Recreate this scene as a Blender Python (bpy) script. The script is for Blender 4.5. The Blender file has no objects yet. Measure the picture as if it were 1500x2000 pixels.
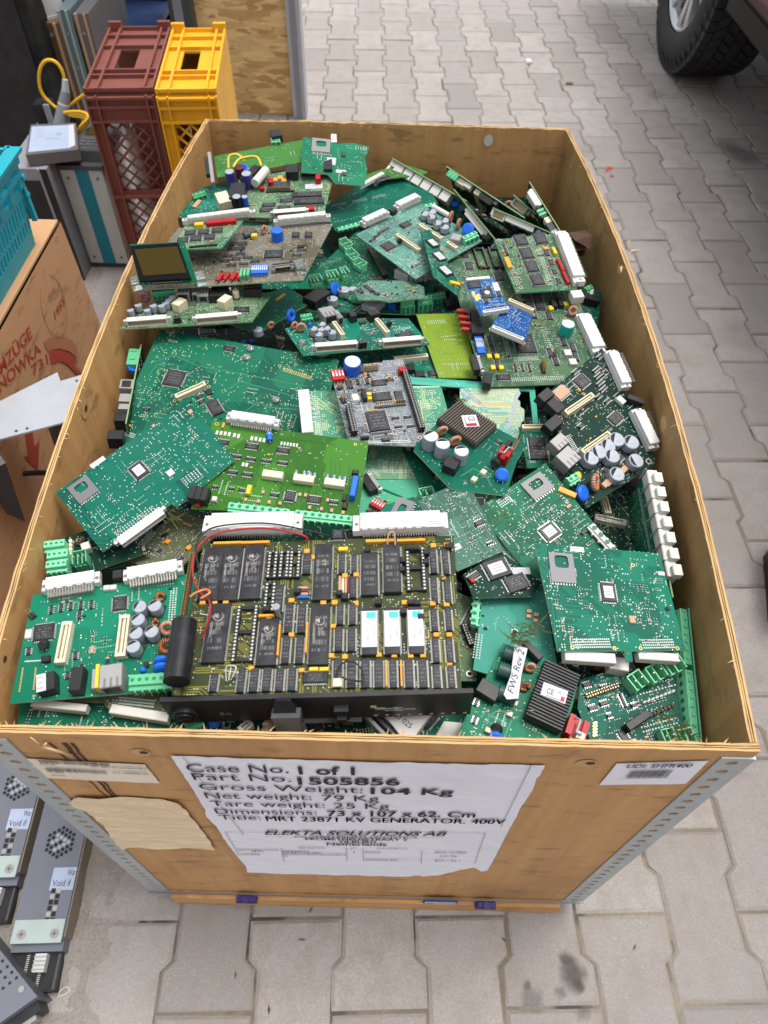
import bpy, math, random
from mathutils import Vector, Matrix, geometry, noise
C = bpy.context.scene.collection
R = math.radians
rnd = random.Random(7)

# ------------------------------------------------------------------ camera, sky, sun, exposure
F, PITCH, ROLL, YAW = 1401.32, .9039, .0278, -.0023
CAM = Vector((.3201, -.2055, 1.2026))
cp, sp, cr, sr, cy, sy = (math.cos(PITCH), math.sin(PITCH), math.cos(ROLL), math.sin(ROLL), math.cos(YAW), math.sin(YAW))

def ray(u, v):
    X = (u - 750) / F; Y = -(v - 1000) / F
    x = cr * X - sr * Y; up = sr * X + cr * Y
    y = cp + up * sp; z = -sp + up * cp
    return Vector((cy * x - sy * y, sy * x + cy * y, z))
def at(u, v, z=0.0):
    d = ray(u, v); return CAM + d * ((z - CAM.z) / d.z)
def on(u, v, n, p):
    d = ray(u, v); return CAM + d * (n.dot(p - CAM) / n.dot(d))
def aty(u, v, y):
    d = ray(u, v); return CAM + d * ((y - CAM.y) / d.y)
def atx(u, v, x):
    d = ray(u, v); return CAM + d * ((x - CAM.x) / d.x)
def pj(P):
    d = P - CAM
    x = cy * d.x + sy * d.y; y = -sy * d.x + cy * d.y
    fw = y * cp - d.z * sp; up = y * sp + d.z * cp
    return Vector((750 + F * (cr * x + sr * up) / fw, 1000 - F * (-sr * x + cr * up) / fw))

cd = bpy.data.cameras.new('camera'); cam = bpy.data.objects.new('camera', cd); C.objects.link(cam)
o0 = ray(750, 1000).normalized(); ox = (ray(751, 1000) - ray(750, 1000)).normalized(); oy = ox.cross(o0)
oy = -oy if oy.z < 0 else oy
cam.matrix_world = Matrix.Translation(CAM) @ Matrix((ox, oy, -o0)).transposed().to_4x4()
cd.sensor_fit = 'VERTICAL'; cd.sensor_height = 36; cd.sensor_width = 27; cd.lens = F / 2000 * 36
cd.clip_start = .02; cd.clip_end = 500
cd.dof.use_dof = True; cd.dof.focus_distance = .80; cd.dof.aperture_fstop = 9.0
S = bpy.context.scene; S.camera = cam
SUN_EL, SUN_AZ = 74, 64           # azimuth counted clockwise from +y
W = bpy.data.worlds.new('World'); S.world = W; W.use_nodes = True
wn = W.node_tree; bg = wn.nodes['Background']
sky = wn.nodes.new('ShaderNodeTexSky'); sky.sky_type = 'NISHITA'; sky.sun_disc = False
sky.sun_elevation = R(SUN_EL); sky.sun_rotation = R(SUN_AZ); sky.air_density = 1.0; sky.dust_density = 4.0; sky.ozone_density = .6
hs = wn.nodes.new('ShaderNodeHueSaturation'); hs.inputs['Saturation'].default_value = .22
wn.links.new(sky.outputs[0], hs.inputs['Color']); wn.links.new(hs.outputs[0], bg.inputs[0]); bg.inputs[1].default_value = .15
sl = bpy.data.lights.new('sun', 'SUN'); sl.energy = 1.0; sl.angle = R(20); sl.color = (1, .96, .9)
so = bpy.data.objects.new('sun', sl); C.objects.link(so)
el, az = R(SUN_EL), R(SUN_AZ)
so.rotation_euler = Vector((math.sin(az) * math.cos(el), math.cos(az) * math.cos(el), math.sin(el))).to_track_quat('Z', 'Y').to_euler()
S.view_settings.view_transform = 'Standard'; S.view_settings.look = 'None'; S.view_settings.exposure = 1.0; S.view_settings.gamma = 1
S.cycles.max_bounces = 6; S.cycles.diffuse_bounces = 3; S.cycles.glossy_bounces = 3; S.cycles.transparent_max_bounces = 6
S.cycles.use_denoising = True

# ------------------------------------------------------------------ materials
class N:
    def __init__(s, m): s.t = m.node_tree; s.b = s.t.nodes['Principled BSDF']
    def n(s, k, **kw):
        x = s.t.nodes.new(k)
        for a, b in kw.items(): setattr(x, a, b)
        return x
    def set(s, sock, val):
        if hasattr(val, 'links') or hasattr(val, 'is_linked'): s.t.links.new(val, sock)
        else: sock.default_value = val
    def m(s, op, a, b=0.0, c=0.0):
        x = s.n('ShaderNodeMath', operation=op)
        for i, q in enumerate((a, b, c)): s.set(x.inputs[i], q)
        return x.outputs[0]
    def mix(s, f, a, b):
        x = s.n('ShaderNodeMix', data_type='RGBA')
        s.set(x.inputs[0], f); s.set(x.inputs[6], a if not isinstance(a, tuple) else (*a, 1)); s.set(x.inputs[7], b if not isinstance(b, tuple) else (*b, 1))
        return x.outputs[2]
    def co(s, k='Object', sc=(1, 1, 1), loc=(0, 0, 0), rot=(0, 0, 0)):
        t = s.n('ShaderNodeTexCoord'); mp = s.n('ShaderNodeMapping')
        mp.inputs['Scale'].default_value = sc; mp.inputs['Location'].default_value = loc; mp.inputs['Rotation'].default_value = rot
        s.t.links.new(t.outputs[k], mp.inputs[0]); return mp.outputs[0]
    def noise(s, v, sc, det=3, rough=.55, out=0):
        x = s.n('ShaderNodeTexNoise'); s.set(x.inputs['Vector'], v); x.inputs['Scale'].default_value = sc
        x.inputs['Detail'].default_value = det; x.inputs['Roughness'].default_value = rough; return x.outputs[out]
    def ramp(s, f, a, b):
        x = s.n('ShaderNodeMapRange', clamp=True); s.set(x.inputs[0], f); x.inputs[1].default_value = a; x.inputs[2].default_value = b; return x.outputs[0]
    def bump(s, h, st, d=.001):
        x = s.n('ShaderNodeBump'); x.inputs['Strength'].default_value = st; x.inputs['Distance'].default_value = d
        s.set(x.inputs['Height'], h); s.t.links.new(x.outputs[0], s.b.inputs['Normal'])
    def col(s, c): s.set(s.b.inputs['Base Color'], c)
MATS = {}
def newmat(name, col=(.5, .5, .5), rough=.5, metal=0.0, **kw):
    m = bpy.data.materials.new(name); m.use_nodes = True
    b = m.node_tree.nodes['Principled BSDF']
    b.inputs['Base Color'].default_value = (*col, 1); b.inputs['Roughness'].default_value = rough; b.inputs['Metallic'].default_value = metal
    for k, v in kw.items(): b.inputs[k].default_value = v
    MATS[name] = m; return m
def worn(name, col, rough=.5, metal=0.0, amt=.25, sc=60, bump=0.0):
    """plain surface with slight uneven dust and tone"""
    m = newmat(name, col, rough, metal, **{'Specular IOR Level': .27}); n = N(m); c = n.co()
    a = n.noise(c, sc, 4); d = n.noise(c, sc * .23, 3)
    f = n.m('MULTIPLY', n.ramp(n.m('ADD', a, d), .8, 1.25), amt)
    n.col(n.mix(f, col, tuple(min(1, x * .45 + .06) for x in col)))
    n.set(n.b.inputs['Roughness'], n.m('ADD', n.m('MULTIPLY', a, .25), max(.02, rough - .12)))
    if bump: n.bump(a, bump)
    return m
for nm, c, r, me in [('black', (.012, .012, .013), .42, 0), ('black_gloss', (.01, .01, .011), .25, 0), ('pin', (.50, .50, .48), .35, .5),
        ('dull_pin', (.33, .31, .28), .45, .8), ('white', (.58, .575, .55), .45, 0), ('offwhite', (.52, .51, .46), .5, 0), ('cream', (.60, .54, .37), .5, 0),
        ('tgreen', (.085, .38, .19), .5, 0), ('tlight', (.17, .55, .31), .5, 0), ('tdark', (.02, .15, .07), .5, 0),
        ('silver', (.30, .33, .37), .4, .15), ('blue', (.012, .11, .52), .35, 0), ('red', (.33, .006, .008), .42, 0), ('yellow', (.62, .43, .03), .45, 0),
        ('orange', (.62, .28, .03), .45, 0), ('copper', (.55, .2, .07), .35, .6), ('gold', (.68, .45, .16), .35, .8), ('metal', (.27, .265, .26), .45, .25),
        ('steel_dark', (.16, .155, .16), .5, .55), ('teal_cap', (.01, .35, .27), .3, 0), ('purple', (.05, .03, .2), .35, 0), ('maroon', (.11, .02, .03), .4, 0),
        ('grey', (.3, .31, .33), .5, 0), ('dark_grey', (.06, .062, .066), .5, 0), ('tan', (.42, .26, .16), .55, 0), ('sticker', (.47, .47, .50), .5, 0),
        ('sticker_blue', (.33, .39, .52), .5, 0), ('heat', (.085, .070, .058), .5, .2), ('heat_black', (.02, .02, .022), .45, 0), ('solder', (.46, .49, .47), .4, .1),
        ('silk', (.36, .44, .38), .6, 0), ('ink', (.015, .015, .02), .7, 0), ('chip_ink', (.3, .3, .31), .6, 0), ('cyan', (.05, .4, .6), .5, 0), ('wire_red', (.35, .01, .02), .4, 0),
        ('moss', (.09, .10, .02), .9, 0), ('brown', (.06, .025, .015), .8, 0), ('edge', (.2, .3, .13), .6, 0), ('edge_pale', (.35, .5, .33), .6, 0)]:
    worn(nm, c, r, me, .22 if nm not in ('sticker', 'solder', 'silk', 'ink', 'red', 'blue', 'yellow') else .06)
newmat('clear', (.8, .88, .85), .08, 0, **{'Transmission Weight': .9, 'IOR': 1.4})
newmat('slot', (.16, .16, .165), .5); newmat('screen_black', (.006, .006, .007), .4, 0, **{'Specular IOR Level': .08}); newmat('lcd', (.045, .030, .003), .25, 0, **{'Specular IOR Level': .15})
def chipmat():
    m = newmat('chip', (.016, .016, .018), .45); n = N(m); g = n.n('ShaderNodeTexCoord'); sx = n.n('ShaderNodeSeparateXYZ')
    n.t.links.new(g.outputs['Generated'], sx.inputs[0])
    x, y = sx.outputs[0], sx.outputs[1]
    oi = n.n('ShaderNodeObjectInfo')
    cb = n.n('ShaderNodeCombineXYZ'); n.set(cb.inputs[0], n.m('MULTIPLY', x, 26)); n.set(cb.inputs[1], n.m('FLOOR', n.m('MULTIPLY', y, 7))); n.set(cb.inputs[2], n.m('MULTIPLY', oi.outputs['Random'], 90))
    t = n.noise(cb.outputs[0], 1, 1)
    row = n.m('LESS_THAN', n.m('ABSOLUTE', n.m('SUBTRACT', n.m('FRACT', n.m('MULTIPLY', y, 7)), .5)), .28)
    win = n.m('MULTIPLY', n.m('LESS_THAN', n.m('ABSOLUTE', n.m('SUBTRACT', x, .5)), .3), n.m('LESS_THAN', n.m('ABSOLUTE', n.m('SUBTRACT', y, .5)), .29))
    k = n.m('MULTIPLY', n.m('MULTIPLY', n.ramp(t, .48, .56), row), n.m('MULTIPLY', win, .30))
    d = n.noise(n.co(), 90, 3)
    base = n.mix(n.m('MULTIPLY', n.ramp(d, .4, .75), .6), (.012, .012, .014), (.045, .045, .047))
    n.col(n.mix(k, base, (.33, .33, .33))); n.set(n.b.inputs['Roughness'], n.m('ADD', n.m('MULTIPLY', d, .25), .3))
chipmat(); MATS['chip'].node_tree.nodes['Principled BSDF'].inputs['Specular IOR Level'].default_value = .3
def pcb(name, base, trace, pad=(.5, .55, .45), pour=.5, lines=.7, dots=.5, rough=.45, dust=.03):
    m = newmat('pcb_' + name, base, rough); n = N(m); c = n.co()
    oi = n.n('ShaderNodeObjectInfo')
    va = n.n('ShaderNodeVectorMath', operation='ADD'); n.t.links.new(c, va.inputs[0])
    cb = n.n('ShaderNodeCombineXYZ'); n.set(cb.inputs[0], n.m('MULTIPLY', oi.outputs['Random'], 3.1)); n.set(cb.inputs[1], n.m('MULTIPLY', oi.outputs['Random'], 7.7))
    n.t.links.new(cb.outputs[0], va.inputs[1]); c = va.outputs[0]
    sx = n.n('ShaderNodeSeparateXYZ'); n.t.links.new(c, sx.inputs[0]); x, y = sx.outputs[0], sx.outputs[1]
    vo = n.n('ShaderNodeTexVoronoi', distance='CHEBYCHEV'); n.t.links.new(c, vo.inputs['Vector']); vo.inputs['Scale'].default_value = 48
    sc = n.n('ShaderNodeSeparateColor'); n.t.links.new(vo.outputs['Color'], sc.inputs[0]); r, g, b = sc.outputs
    vo2 = n.n('ShaderNodeTexVoronoi', distance='CHEBYCHEV'); n.t.links.new(c, vo2.inputs['Vector']); vo2.inputs['Scale'].default_value = 21; vo2.inputs['Randomness'].default_value = .8
    sc2 = n.n('ShaderNodeSeparateColor'); n.t.links.new(vo2.outputs['Color'], sc2.inputs[0])
    pourm = n.m('MULTIPLY', n.m('GREATER_THAN', sc2.outputs[0], .55), pour)
    dg = n.m('ADD', x, y); pick = n.m('GREATER_THAN', r, .62); pk2 = n.m('GREATER_THAN', r, .3)
    mx = n.n('ShaderNodeMix', data_type='FLOAT'); n.set(mx.inputs[0], pick); n.set(mx.inputs[2], y); n.set(mx.inputs[3], dg)
    mx2 = n.n('ShaderNodeMix', data_type='FLOAT'); n.set(mx2.inputs[0], pk2); n.set(mx2.inputs[2], x); n.set(mx2.inputs[3], mx.outputs[0])
    d = mx2.outputs[0]
    li = n.m('FLOOR', n.m('MULTIPLY', d, 470))
    wnz = n.n('ShaderNodeTexWhiteNoise', noise_dimensions='2D'); cb2 = n.n('ShaderNodeCombineXYZ'); n.set(cb2.inputs[0], li); n.set(cb2.inputs[1], n.m('FLOOR', n.m('MULTIPLY', g, 50))); n.t.links.new(cb2.outputs[0], wnz.inputs[0])
    ln = n.m('LESS_THAN', n.m('ABSOLUTE', n.m('SUBTRACT', n.m('FRACT', n.m('MULTIPLY', d, 470)), .5)), .27)
    ln = n.m('MULTIPLY', n.m('MULTIPLY', ln, n.m('GREATER_THAN', wnz.outputs[0], .45)), n.m('GREATER_THAN', g, .42))
    ln = n.m('MULTIPLY', ln, lines)
    gx, gy = n.m('MULTIPLY', x, 400), n.m('MULTIPLY', y, 400)
    w3 = n.n('ShaderNodeTexWhiteNoise', noise_dimensions='2D'); cb3 = n.n('ShaderNodeCombineXYZ'); n.set(cb3.inputs[0], n.m('FLOOR', gx)); n.set(cb3.inputs[1], n.m('FLOOR', gy)); n.t.links.new(cb3.outputs[0], w3.inputs[0])
    fx = n.m('SUBTRACT', n.m('FRACT', gx), .5); fy = n.m('SUBTRACT', n.m('FRACT', gy), .5)
    rr = n.m('ADD', n.m('MULTIPLY', fx, fx), n.m('MULTIPLY', fy, fy))
    dt = n.m('MULTIPLY', n.m('LESS_THAN', rr, .055), n.m('GREATER_THAN', w3.outputs[0], n.m('SUBTRACT', 1.0, n.m('MULTIPLY', n.m('GREATER_THAN', b, .35), .34 * dots))))
    du = n.noise(c, 17, 5, .65)
    a = n.mix(n.m('MAXIMUM', pourm, ln), base, trace)
    a = n.mix(dt, a, pad)
    a = n.mix(n.m('MULTIPLY', n.ramp(du, .42, .75), dust), a, (.36, .36, .32))
    hv = n.n('ShaderNodeHueSaturation'); n.set(hv.inputs['Hue'], n.m('ADD', .482, n.m('MULTIPLY', oi.outputs['Random'], .036))); n.set(hv.inputs['Value'], n.m('ADD', .74, n.m('MULTIPLY', n.m('FRACT', n.m('MULTIPLY', oi.outputs['Random'], 7.3)), .5))); n.set(hv.inputs['Color'], a); a = hv.outputs[0]
    n.col(a); n.set(n.b.inputs['Roughness'], n.m('ADD', n.m('MULTIPLY', du, .5), rough - .25))
    n.b.inputs['Specular IOR Level'].default_value = .09
    n.bump(n.m('ADD', ln, dt), .25, .0003)
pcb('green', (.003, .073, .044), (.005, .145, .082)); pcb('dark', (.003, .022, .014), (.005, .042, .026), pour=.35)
pcb('deep', (.003, .060, .042), (.008, .125, .075), pad=(.5, .5, .25)); pcb('grass', (.018, .13, .014), (.04, .22, .025), pour=.8, lines=.55, dots=.12)
pcb('meadow', (.03, .13, .025), (.05, .2, .04), lines=.2, dots=.1); pcb('plain', (.003, .10, .058), (.005, .15, .085), lines=.45, dots=.14)
pcb('lime', (.12, .23, .016), (.2, .32, .04), lines=.25, dots=.1, pour=.3); pcb('pale', (.065, .27, .16), (.18, .42, .30), pad=(.65, .65, .45), lines=.5)
pcb('trace', (.055, .2, .13), (.32, .40, .2), pad=(.6, .6, .4), lines=1, dots=.6, pour=.2); pcb('bare', (.04, .24, .15), (.075, .33, .23), lines=.1, dots=.12)
pcb('sage', (.045, .105, .055), (.12, .19, .10), pad=(.5, .54, .45), lines=.9, dots=.9); pcb('olive', (.06, .065, .03), (.1, .11, .06), pad=(.4, .38, .3))
pcb('taupe', (.085, .078, .052), (.2, .19, .155), pad=(.45, .42, .36), lines=.9, dots=.8); pcb('steel', (.085, .095, .108), (.25, .27, .30), pad=(.4, .42, .42), lines=1, dots=1)
pcb('blue', (.004, .07, .21), (.02, .15, .34), pad=(.4, .45, .5)); pcb('amber', (.036, .050, .024), (.27, .235, .04), pad=(.55, .55, .42), lines=.7, dots=.6, pour=.06)
pcb('frost', (.15, .33, .28), (.46, .50, .32), pad=(.75, .72, .5), lines=1, dots=.9, pour=.45)
pcb('greyteal', (.05, .13, .11), (.1, .24, .19), lines=.8)

# ------------------------------------------------------------------ mesh builder
class MB:
    def __init__(s): s.v = []; s.f = []; s.m = []; s.ms = []; s.sm = []
    def mi(s, m):
        if m not in s.ms: s.ms.append(m)
        return s.ms.index(m)
    def add(s, vs, fs, m, smooth=False):
        o = len(s.v); k = s.mi(m); s.v.extend([tuple(x) for x in vs])
        for f in fs: s.f.append([i + o for i in f]); s.m.append(k); s.sm.append(smooth)
    def box(s, x, y, z, sx, sy, sz, m, rz=0.0, top=1.0, bottom=True, ch=0.0, mat2=None):
        """box with its base centre at x,y,z; top = scale of the top; ch = chamfer of the top edge"""
        c, q = math.cos(rz), math.sin(rz); P = []
        lv = [(0, 1.0, 0), (sz - ch, top, 0), (sz, top, ch)] if ch > 0 else [(0, 1.0, 0), (sz, top, 0)]
        for h, k, e in lv:
            for a, b in ((-1, -1), (1, -1), (1, 1), (-1, 1)):
                px, py = a * (sx / 2 * k - e), b * (sy / 2 * k - e)
                P.append((x + px * c - py * q, y + px * q + py * c, z + h))
        fs = []
        for l in range(len(lv) - 1):
            for i in range(4): fs.append((l * 4 + i, l * 4 + (i + 1) % 4, l * 4 + 4 + (i + 1) % 4, l * 4 + 4 + i))
        n = len(P)
        if bottom: fs.append((3, 2, 1, 0))
        s.add(P, fs, m); s.add(P[-4:], [(0, 1, 2, 3)], mat2 or m)
    def bx(s, a, b, m):
        s.box((a[0] + b[0]) / 2, (a[1] + b[1]) / 2, min(a[2], b[2]), abs(b[0] - a[0]), abs(b[1] - a[1]), abs(b[2] - a[2]), m)
    def cyl(s, p0, p1, r0, m, n=16, r1=None, cap=None, cap0=True, smooth=True):
        p0, p1 = Vector(p0), Vector(p1); r1 = r0 if r1 is None else r1
        z = (p1 - p0).normalized(); x = z.orthogonal().normalized(); y = z.cross(x); P = []
        for p, r in ((p0, r0), (p1, r1)):
            for i in range(n):
                a = i / n * math.tau; P.append(p + x * math.cos(a) * r + y * math.sin(a) * r)
        s.add(P, [(i, (i + 1) % n, n + (i + 1) % n, n + i) for i in range(n)], m, smooth)
        s.add(P[n:], [tuple(range(n))], cap or m)
        if cap0: s.add(P[:n], [tuple(range(n - 1, -1, -1))], m)
    def tube(s, pts, r, m, n=8, closed=False):
        pts = [Vector(p) for p in pts]; L = len(pts); P = []; fs = []
        up = None
        for i, p in enumerate(pts):
            t = (pts[(i + 1) % L] - pts[i - 1]) if closed or 0 < i < L - 1 else (pts[1] - pts[0] if i == 0 else pts[-1] - pts[-2])
            t.normalize()
            if up is None: up = t.orthogonal().normalized()
            up = (up - t * up.dot(t)).normalized(); w = t.cross(up)
            for k in range(n): a = k / n * math.tau; P.append(p + up * math.cos(a) * r + w * math.sin(a) * r)
        for i in range(L if closed else L - 1):
            for k in range(n):
                j = (i + 1) % L
                fs.append((i * n + k, i * n + (k + 1) % n, j * n + (k + 1) % n, j * n + k))
        if not closed: fs += [tuple(range(n - 1, -1, -1)), tuple((L - 1) * n + k for k in range(n))]
        s.add(P, fs, m, True)
    def prism(s, pts, z0, z1, m, side=None):
        n = len(pts)
        ar = sum(pts[i][0] * pts[(i + 1) % n][1] - pts[(i + 1) % n][0] * pts[i][1] for i in range(n))
        if ar < 0: pts = list(pts)[::-1]
        P = [(p[0], p[1], z0) for p in pts] + [(p[0], p[1], z1) for p in pts]
        s.add(P, [tuple(range(n, 2 * n)), tuple(range(n - 1, -1, -1))], m)
        s.add(P, [(i, (i + 1) % n, n + (i + 1) % n, n + i) for i in range(n)], side or m)
    def plate(s, w, h, z, t, m, hole, hx=0, hy=0):
        """flat plate w x h with a rounded opening hole=(w,h) centred at hx,hy"""
        n = 24; O = []; I = []
        for i in range(n):
            a = i / n * math.tau; c, q = math.cos(a), math.sin(a); k = 1 / max(abs(c), abs(q)); O.append((c * k * w / 2, q * k * h / 2))
            k2 = 1 / (abs(c) ** 5 + abs(q) ** 5) ** .2; I.append((hx + c * k2 * hole[0] / 2, hy + q * k2 * hole[1] / 2))
        P = [(p[0], p[1], z + t) for p in O] + [(p[0], p[1], z + t) for p in I] + [(p[0], p[1], z) for p in O] + [(p[0], p[1], z) for p in I]
        fs = []
        for i in range(n):
            j = (i + 1) % n
            fs += [(i, j, n + j, n + i), (2 * n + i, 2 * n + j, j, i), (n + i, n + j, 3 * n + j, 3 * n + i)]
        s.add(P, fs, m)
    def mesh(s, name):
        me = bpy.data.meshes.new(name); me.from_pydata(s.v, [], s.f); me.update()
        for m in s.ms: me.materials.append(MATS[m])
        me.polygons.foreach_set('material_index', s.m); me.polygons.foreach_set('use_smooth', s.sm)
        return me
    def ob(s, name, parent=None, loc=(0, 0, 0), rot=(0, 0, 0)):
        o = bpy.data.objects.new(name, s.mesh(name)); C.objects.link(o); o.location = loc; o.rotation_euler = rot
        if parent is not None: o.parent = parent
        return o
def tag(o, label, cat, group=None, kind=None):
    o['label'] = label; o['category'] = cat
    if group: o['group'] = group
    if kind: o['kind'] = kind
    return o
def struct(o, label=None, kind='structure'):
    o['kind'] = kind
    if label: o['label'] = label
    return o
def empty(name, loc=(0, 0, 0), rz=0.0):
    o = bpy.data.objects.new(name, None); C.objects.link(o); o.location = loc; o.rotation_euler = (0, 0, rz); o.empty_display_size = .05; return o
TXT = {}
def text_mesh(t, shear=0.0, bold=0.0):
    """text as a flat mesh scaled to the unit box; returns mesh coordinates (verts, faces)"""
    k = (t, shear, bold)
    if k in TXT: return TXT[k]
    cu = bpy.data.curves.new('t', 'FONT'); cu.body = t; cu.shear = shear; cu.offset = bold; cu.resolution_u = 3
    o = bpy.data.objects.new('t', cu); C.objects.link(o); dg = bpy.context.evaluated_depsgraph_get()
    me = bpy.data.meshes.new_from_object(o.evaluated_get(dg)); bpy.data.objects.remove(o)
    vs = [v.co.copy() for v in me.vertices]; fs = [tuple(p.vertices) for p in me.polygons]
    bpy.data.meshes.remove(me); bpy.data.curves.remove(cu)
    x0, x1 = min(v.x for v in vs), max(v.x for v in vs)
    if t != 'H' and 'H' not in TXT: text_mesh('H')
    if t == 'H': TXT['H'] = max(v.y for v in vs)
    TXT[k] = ([((v.x - x0) / (x1 - x0), v.y / TXT['H']) for v in vs], fs); return TXT[k]
def put_text(mb, t, o, ex, ey, m, shear=0.0, bold=0.0):
    """o = baseline start, ex = full width vector, ey = cap-height vector"""
    vs, fs = text_mesh(t, shear, bold); mb.add([o + ex * a + ey * b for a, b in vs], fs, m)
# ------------------------------------------------------------------ circuit boards: a board is a slab on its own tilted plane, its parts are children
GROUP = 'circuit boards heaped in the plywood crate'
CACHE = {}
def cached(key, fn):
    if key not in CACHE: CACHE[key] = fn()
    return CACHE[key]
q = lambda x: round(x * 2500) / 2500
class Bd:
    def __init__(s, label, poly, z, g, mat='green', edge='edge', cat='circuit board', name='circuit_board', group=GROUP, th=.0016):
        cu = sum(p[0] for p in poly) / len(poly); cv = sum(p[1] for p in poly) / len(poly)
        s.o = at(cu, cv, z); s.n = Vector((-g[0], -g[1], 1)).normalized(); s.poly = poly; s.parts = 0
        w = [on(u, v, s.n, s.o) for u, v in poly]
        s.ex = (w[1] - w[0]).normalized(); s.ey = s.n.cross(s.ex)
        mb = MB(); L = [s.l(u, v) for u, v in poly]; s.L = L
        mb.prism(L, -th, 0, 'pcb_' + mat if 'pcb_' + mat in MATS else mat, edge)
        s.ob = mb.ob(name); s.ob.matrix_world = Matrix.Translation(s.o) @ Matrix((s.ex, s.ey, s.n)).transposed().to_4x4()
        tag(s.ob, label, cat, group); s.r = random.Random(hash(label) % 1 or sum(map(ord, label)))
    def l(s, u, v):
        d = on(u, v, s.n, s.o) - s.o; return (d.dot(s.ex), d.dot(s.ey))
    def mpp(s, u, v):
        P = on(u, v, s.n, s.o); a = pj(P)
        return .001 / (pj(P + s.ex * .001) - a).length, .001 / (pj(P + s.ey * .001) - a).length
    def add(s, name, me, x, y, z=0.0, rz=0.0, parent=None):
        o = bpy.data.objects.new(name, me); C.objects.link(o); o.parent = parent or s.ob; o.location = (x, y, z); o.rotation_euler = (0, 0, rz); s.parts += 1; return o
    def line(s, u1, v1, u2, v2):
        a, b = Vector(s.l(u1, v1)), Vector(s.l(u2, v2)); d = b - a
        return (a + b) / 2, d.length, math.atan2(d.y, d.x)
    # --- parts
    def chip(s, u, v, w, h, pins='x', rot=0.0, ht=2.0, body='chip', st=None, name='chip', z=0.0):
        a, b = s.mpp(u, v); w, h, ht = q(w * a), q(h * b), ht / 1000; x, y = s.l(u, v)
        def mk():
            mb = MB(); iw = w - (.0026 if pins in 'yq' and pins else 0); ih = h - (.0026 if pins in 'xq' and pins else 0)
            mb.box(0, 0, .0004, iw, ih, ht, body, ch=min(.0005, ht * .3))
            for ax, on_ in ((0, pins in ('x', 'q')), (1, pins in ('y', 'q'))):
                if not on_: continue
                ln = iw if ax == 0 else ih; k = max(2, min(26, int(ln / .0017)))
                for i in range(k):
                    t = (i + .5) / k * ln * .94 - ln * .47
                    for sd in (-1, 1):
                        e = (ih if ax == 0 else iw) / 2 + .0007
                        if ax == 0: mb.box(t, sd * e, 0, .0008, .0017, max(.0007, ht * .5), 'pin', bottom=False)
                        else: mb.box(sd * e, t, 0, .0017, .0008, max(.0007, ht * .5), 'pin', bottom=False)
            return mb.mesh(name)
        o = s.add(name, cached(('chip', w, h, pins, ht, body, name), mk), x, y, z, R(rot))
        if st:
            k = .72 if st is True else st; mb = MB(); mb.box(0, 0, 0, w * k * .9, h * k * .9, .0001, 'sticker')
            for i in range(3): mb.box(0, (i - 1) * h * k * .22, .00012, w * k * (.5, .62, .35)[i], h * k * .08, .00004, 'chip_ink')
            so_ = mb.ob('sticker', o, (0, 0, ht + .0004))
        return o
    def chips(s, pts, w, h, pins='x', **k):
        for p in pts: s.chip(p[0], p[1], w, h, pins, **k)
    def blk(s, u, v, w, h, ht, m, name, rot=0.0, top=1.0, z=0.0):
        a, b = s.mpp(u, v); w, h = q(w * a), q(h * b); x, y = s.l(u, v)
        def mk():
            mb = MB(); mb.box(0, 0, 0, w, h, ht / 1000, m, top=top, ch=min(.0006, min(w, h) * .12)); return mb.mesh(name)
        return s.add(name, cached(('blk', w, h, ht, m, name, top), mk), x, y, z, R(rot))
    def blks(s, pts, w, h, ht, m, name, **k):
        for p in pts: s.blk(p[0], p[1], w, h, ht, m, name, **k)
    def din(s, u1, v1, u2, v2, side=-1, wd=11.0, ht=10.5, m='white', rows=2, holes=True):
        """long pale edge connector with flange ends, slots and bent pins on one side"""
        c, L, a = s.line(u1, v1, u2, v2); L = q(L); wd /= 1000; ht /= 1000
        def mk():
            mb = MB(); il = L * .84
            mb.box(0, 0, .0005, il, wd, ht, m, ch=.0006); mb.box(0, -side * wd * .3, .0004, L, wd * .45, ht * .62, m, ch=.0005)
            for e in (-1, 1):
                mb.box(e * L * .46, side * wd * .1, .0003, L * .08, wd * .8, ht * .7, m, ch=.0004)
                mb.cyl((e * L * .46, side * wd * .1, ht * .7), (e * L * .46, side * wd * .1, ht * .7 + .0006), .0017, 'steel_dark', 10)
            k = max(5, int(il / .0085))
            for i in range(k): mb.box((i + .5) / k * il - il / 2, side * (wd * .5 + .0002), ht * .55, il / k * .62, .0012, ht * .4, m)
            k = max(6, min(32, int(il / .0026)))
            for i in range(k):
                t = (i + .5) / k * il * .95 - il * .475
                for j in range(rows):
                    y0 = side * wd * .5; y1 = side * (wd * .5 + .003 + j * .0026)
                    mb.add([(t - .0004, y0, ht * (.25 + .3 * j)), (t + .0004, y0, ht * (.25 + .3 * j)), (t + .0004, y1, ht * (.22 + .26 * j)), (t - .0004, y1, ht * (.22 + .26 * j)), (t + .0004, y1 + side * .0008, 0), (t - .0004, y1 + side * .0008, 0)], [(0, 1, 2, 3), (3, 2, 4, 5)], 'dull_pin')
            return mb.mesh('edge_connector')
        return s.add('edge_connector', cached(('din', L, side, wd, ht, m, rows), mk), c.x, c.y, 0, a)
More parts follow.
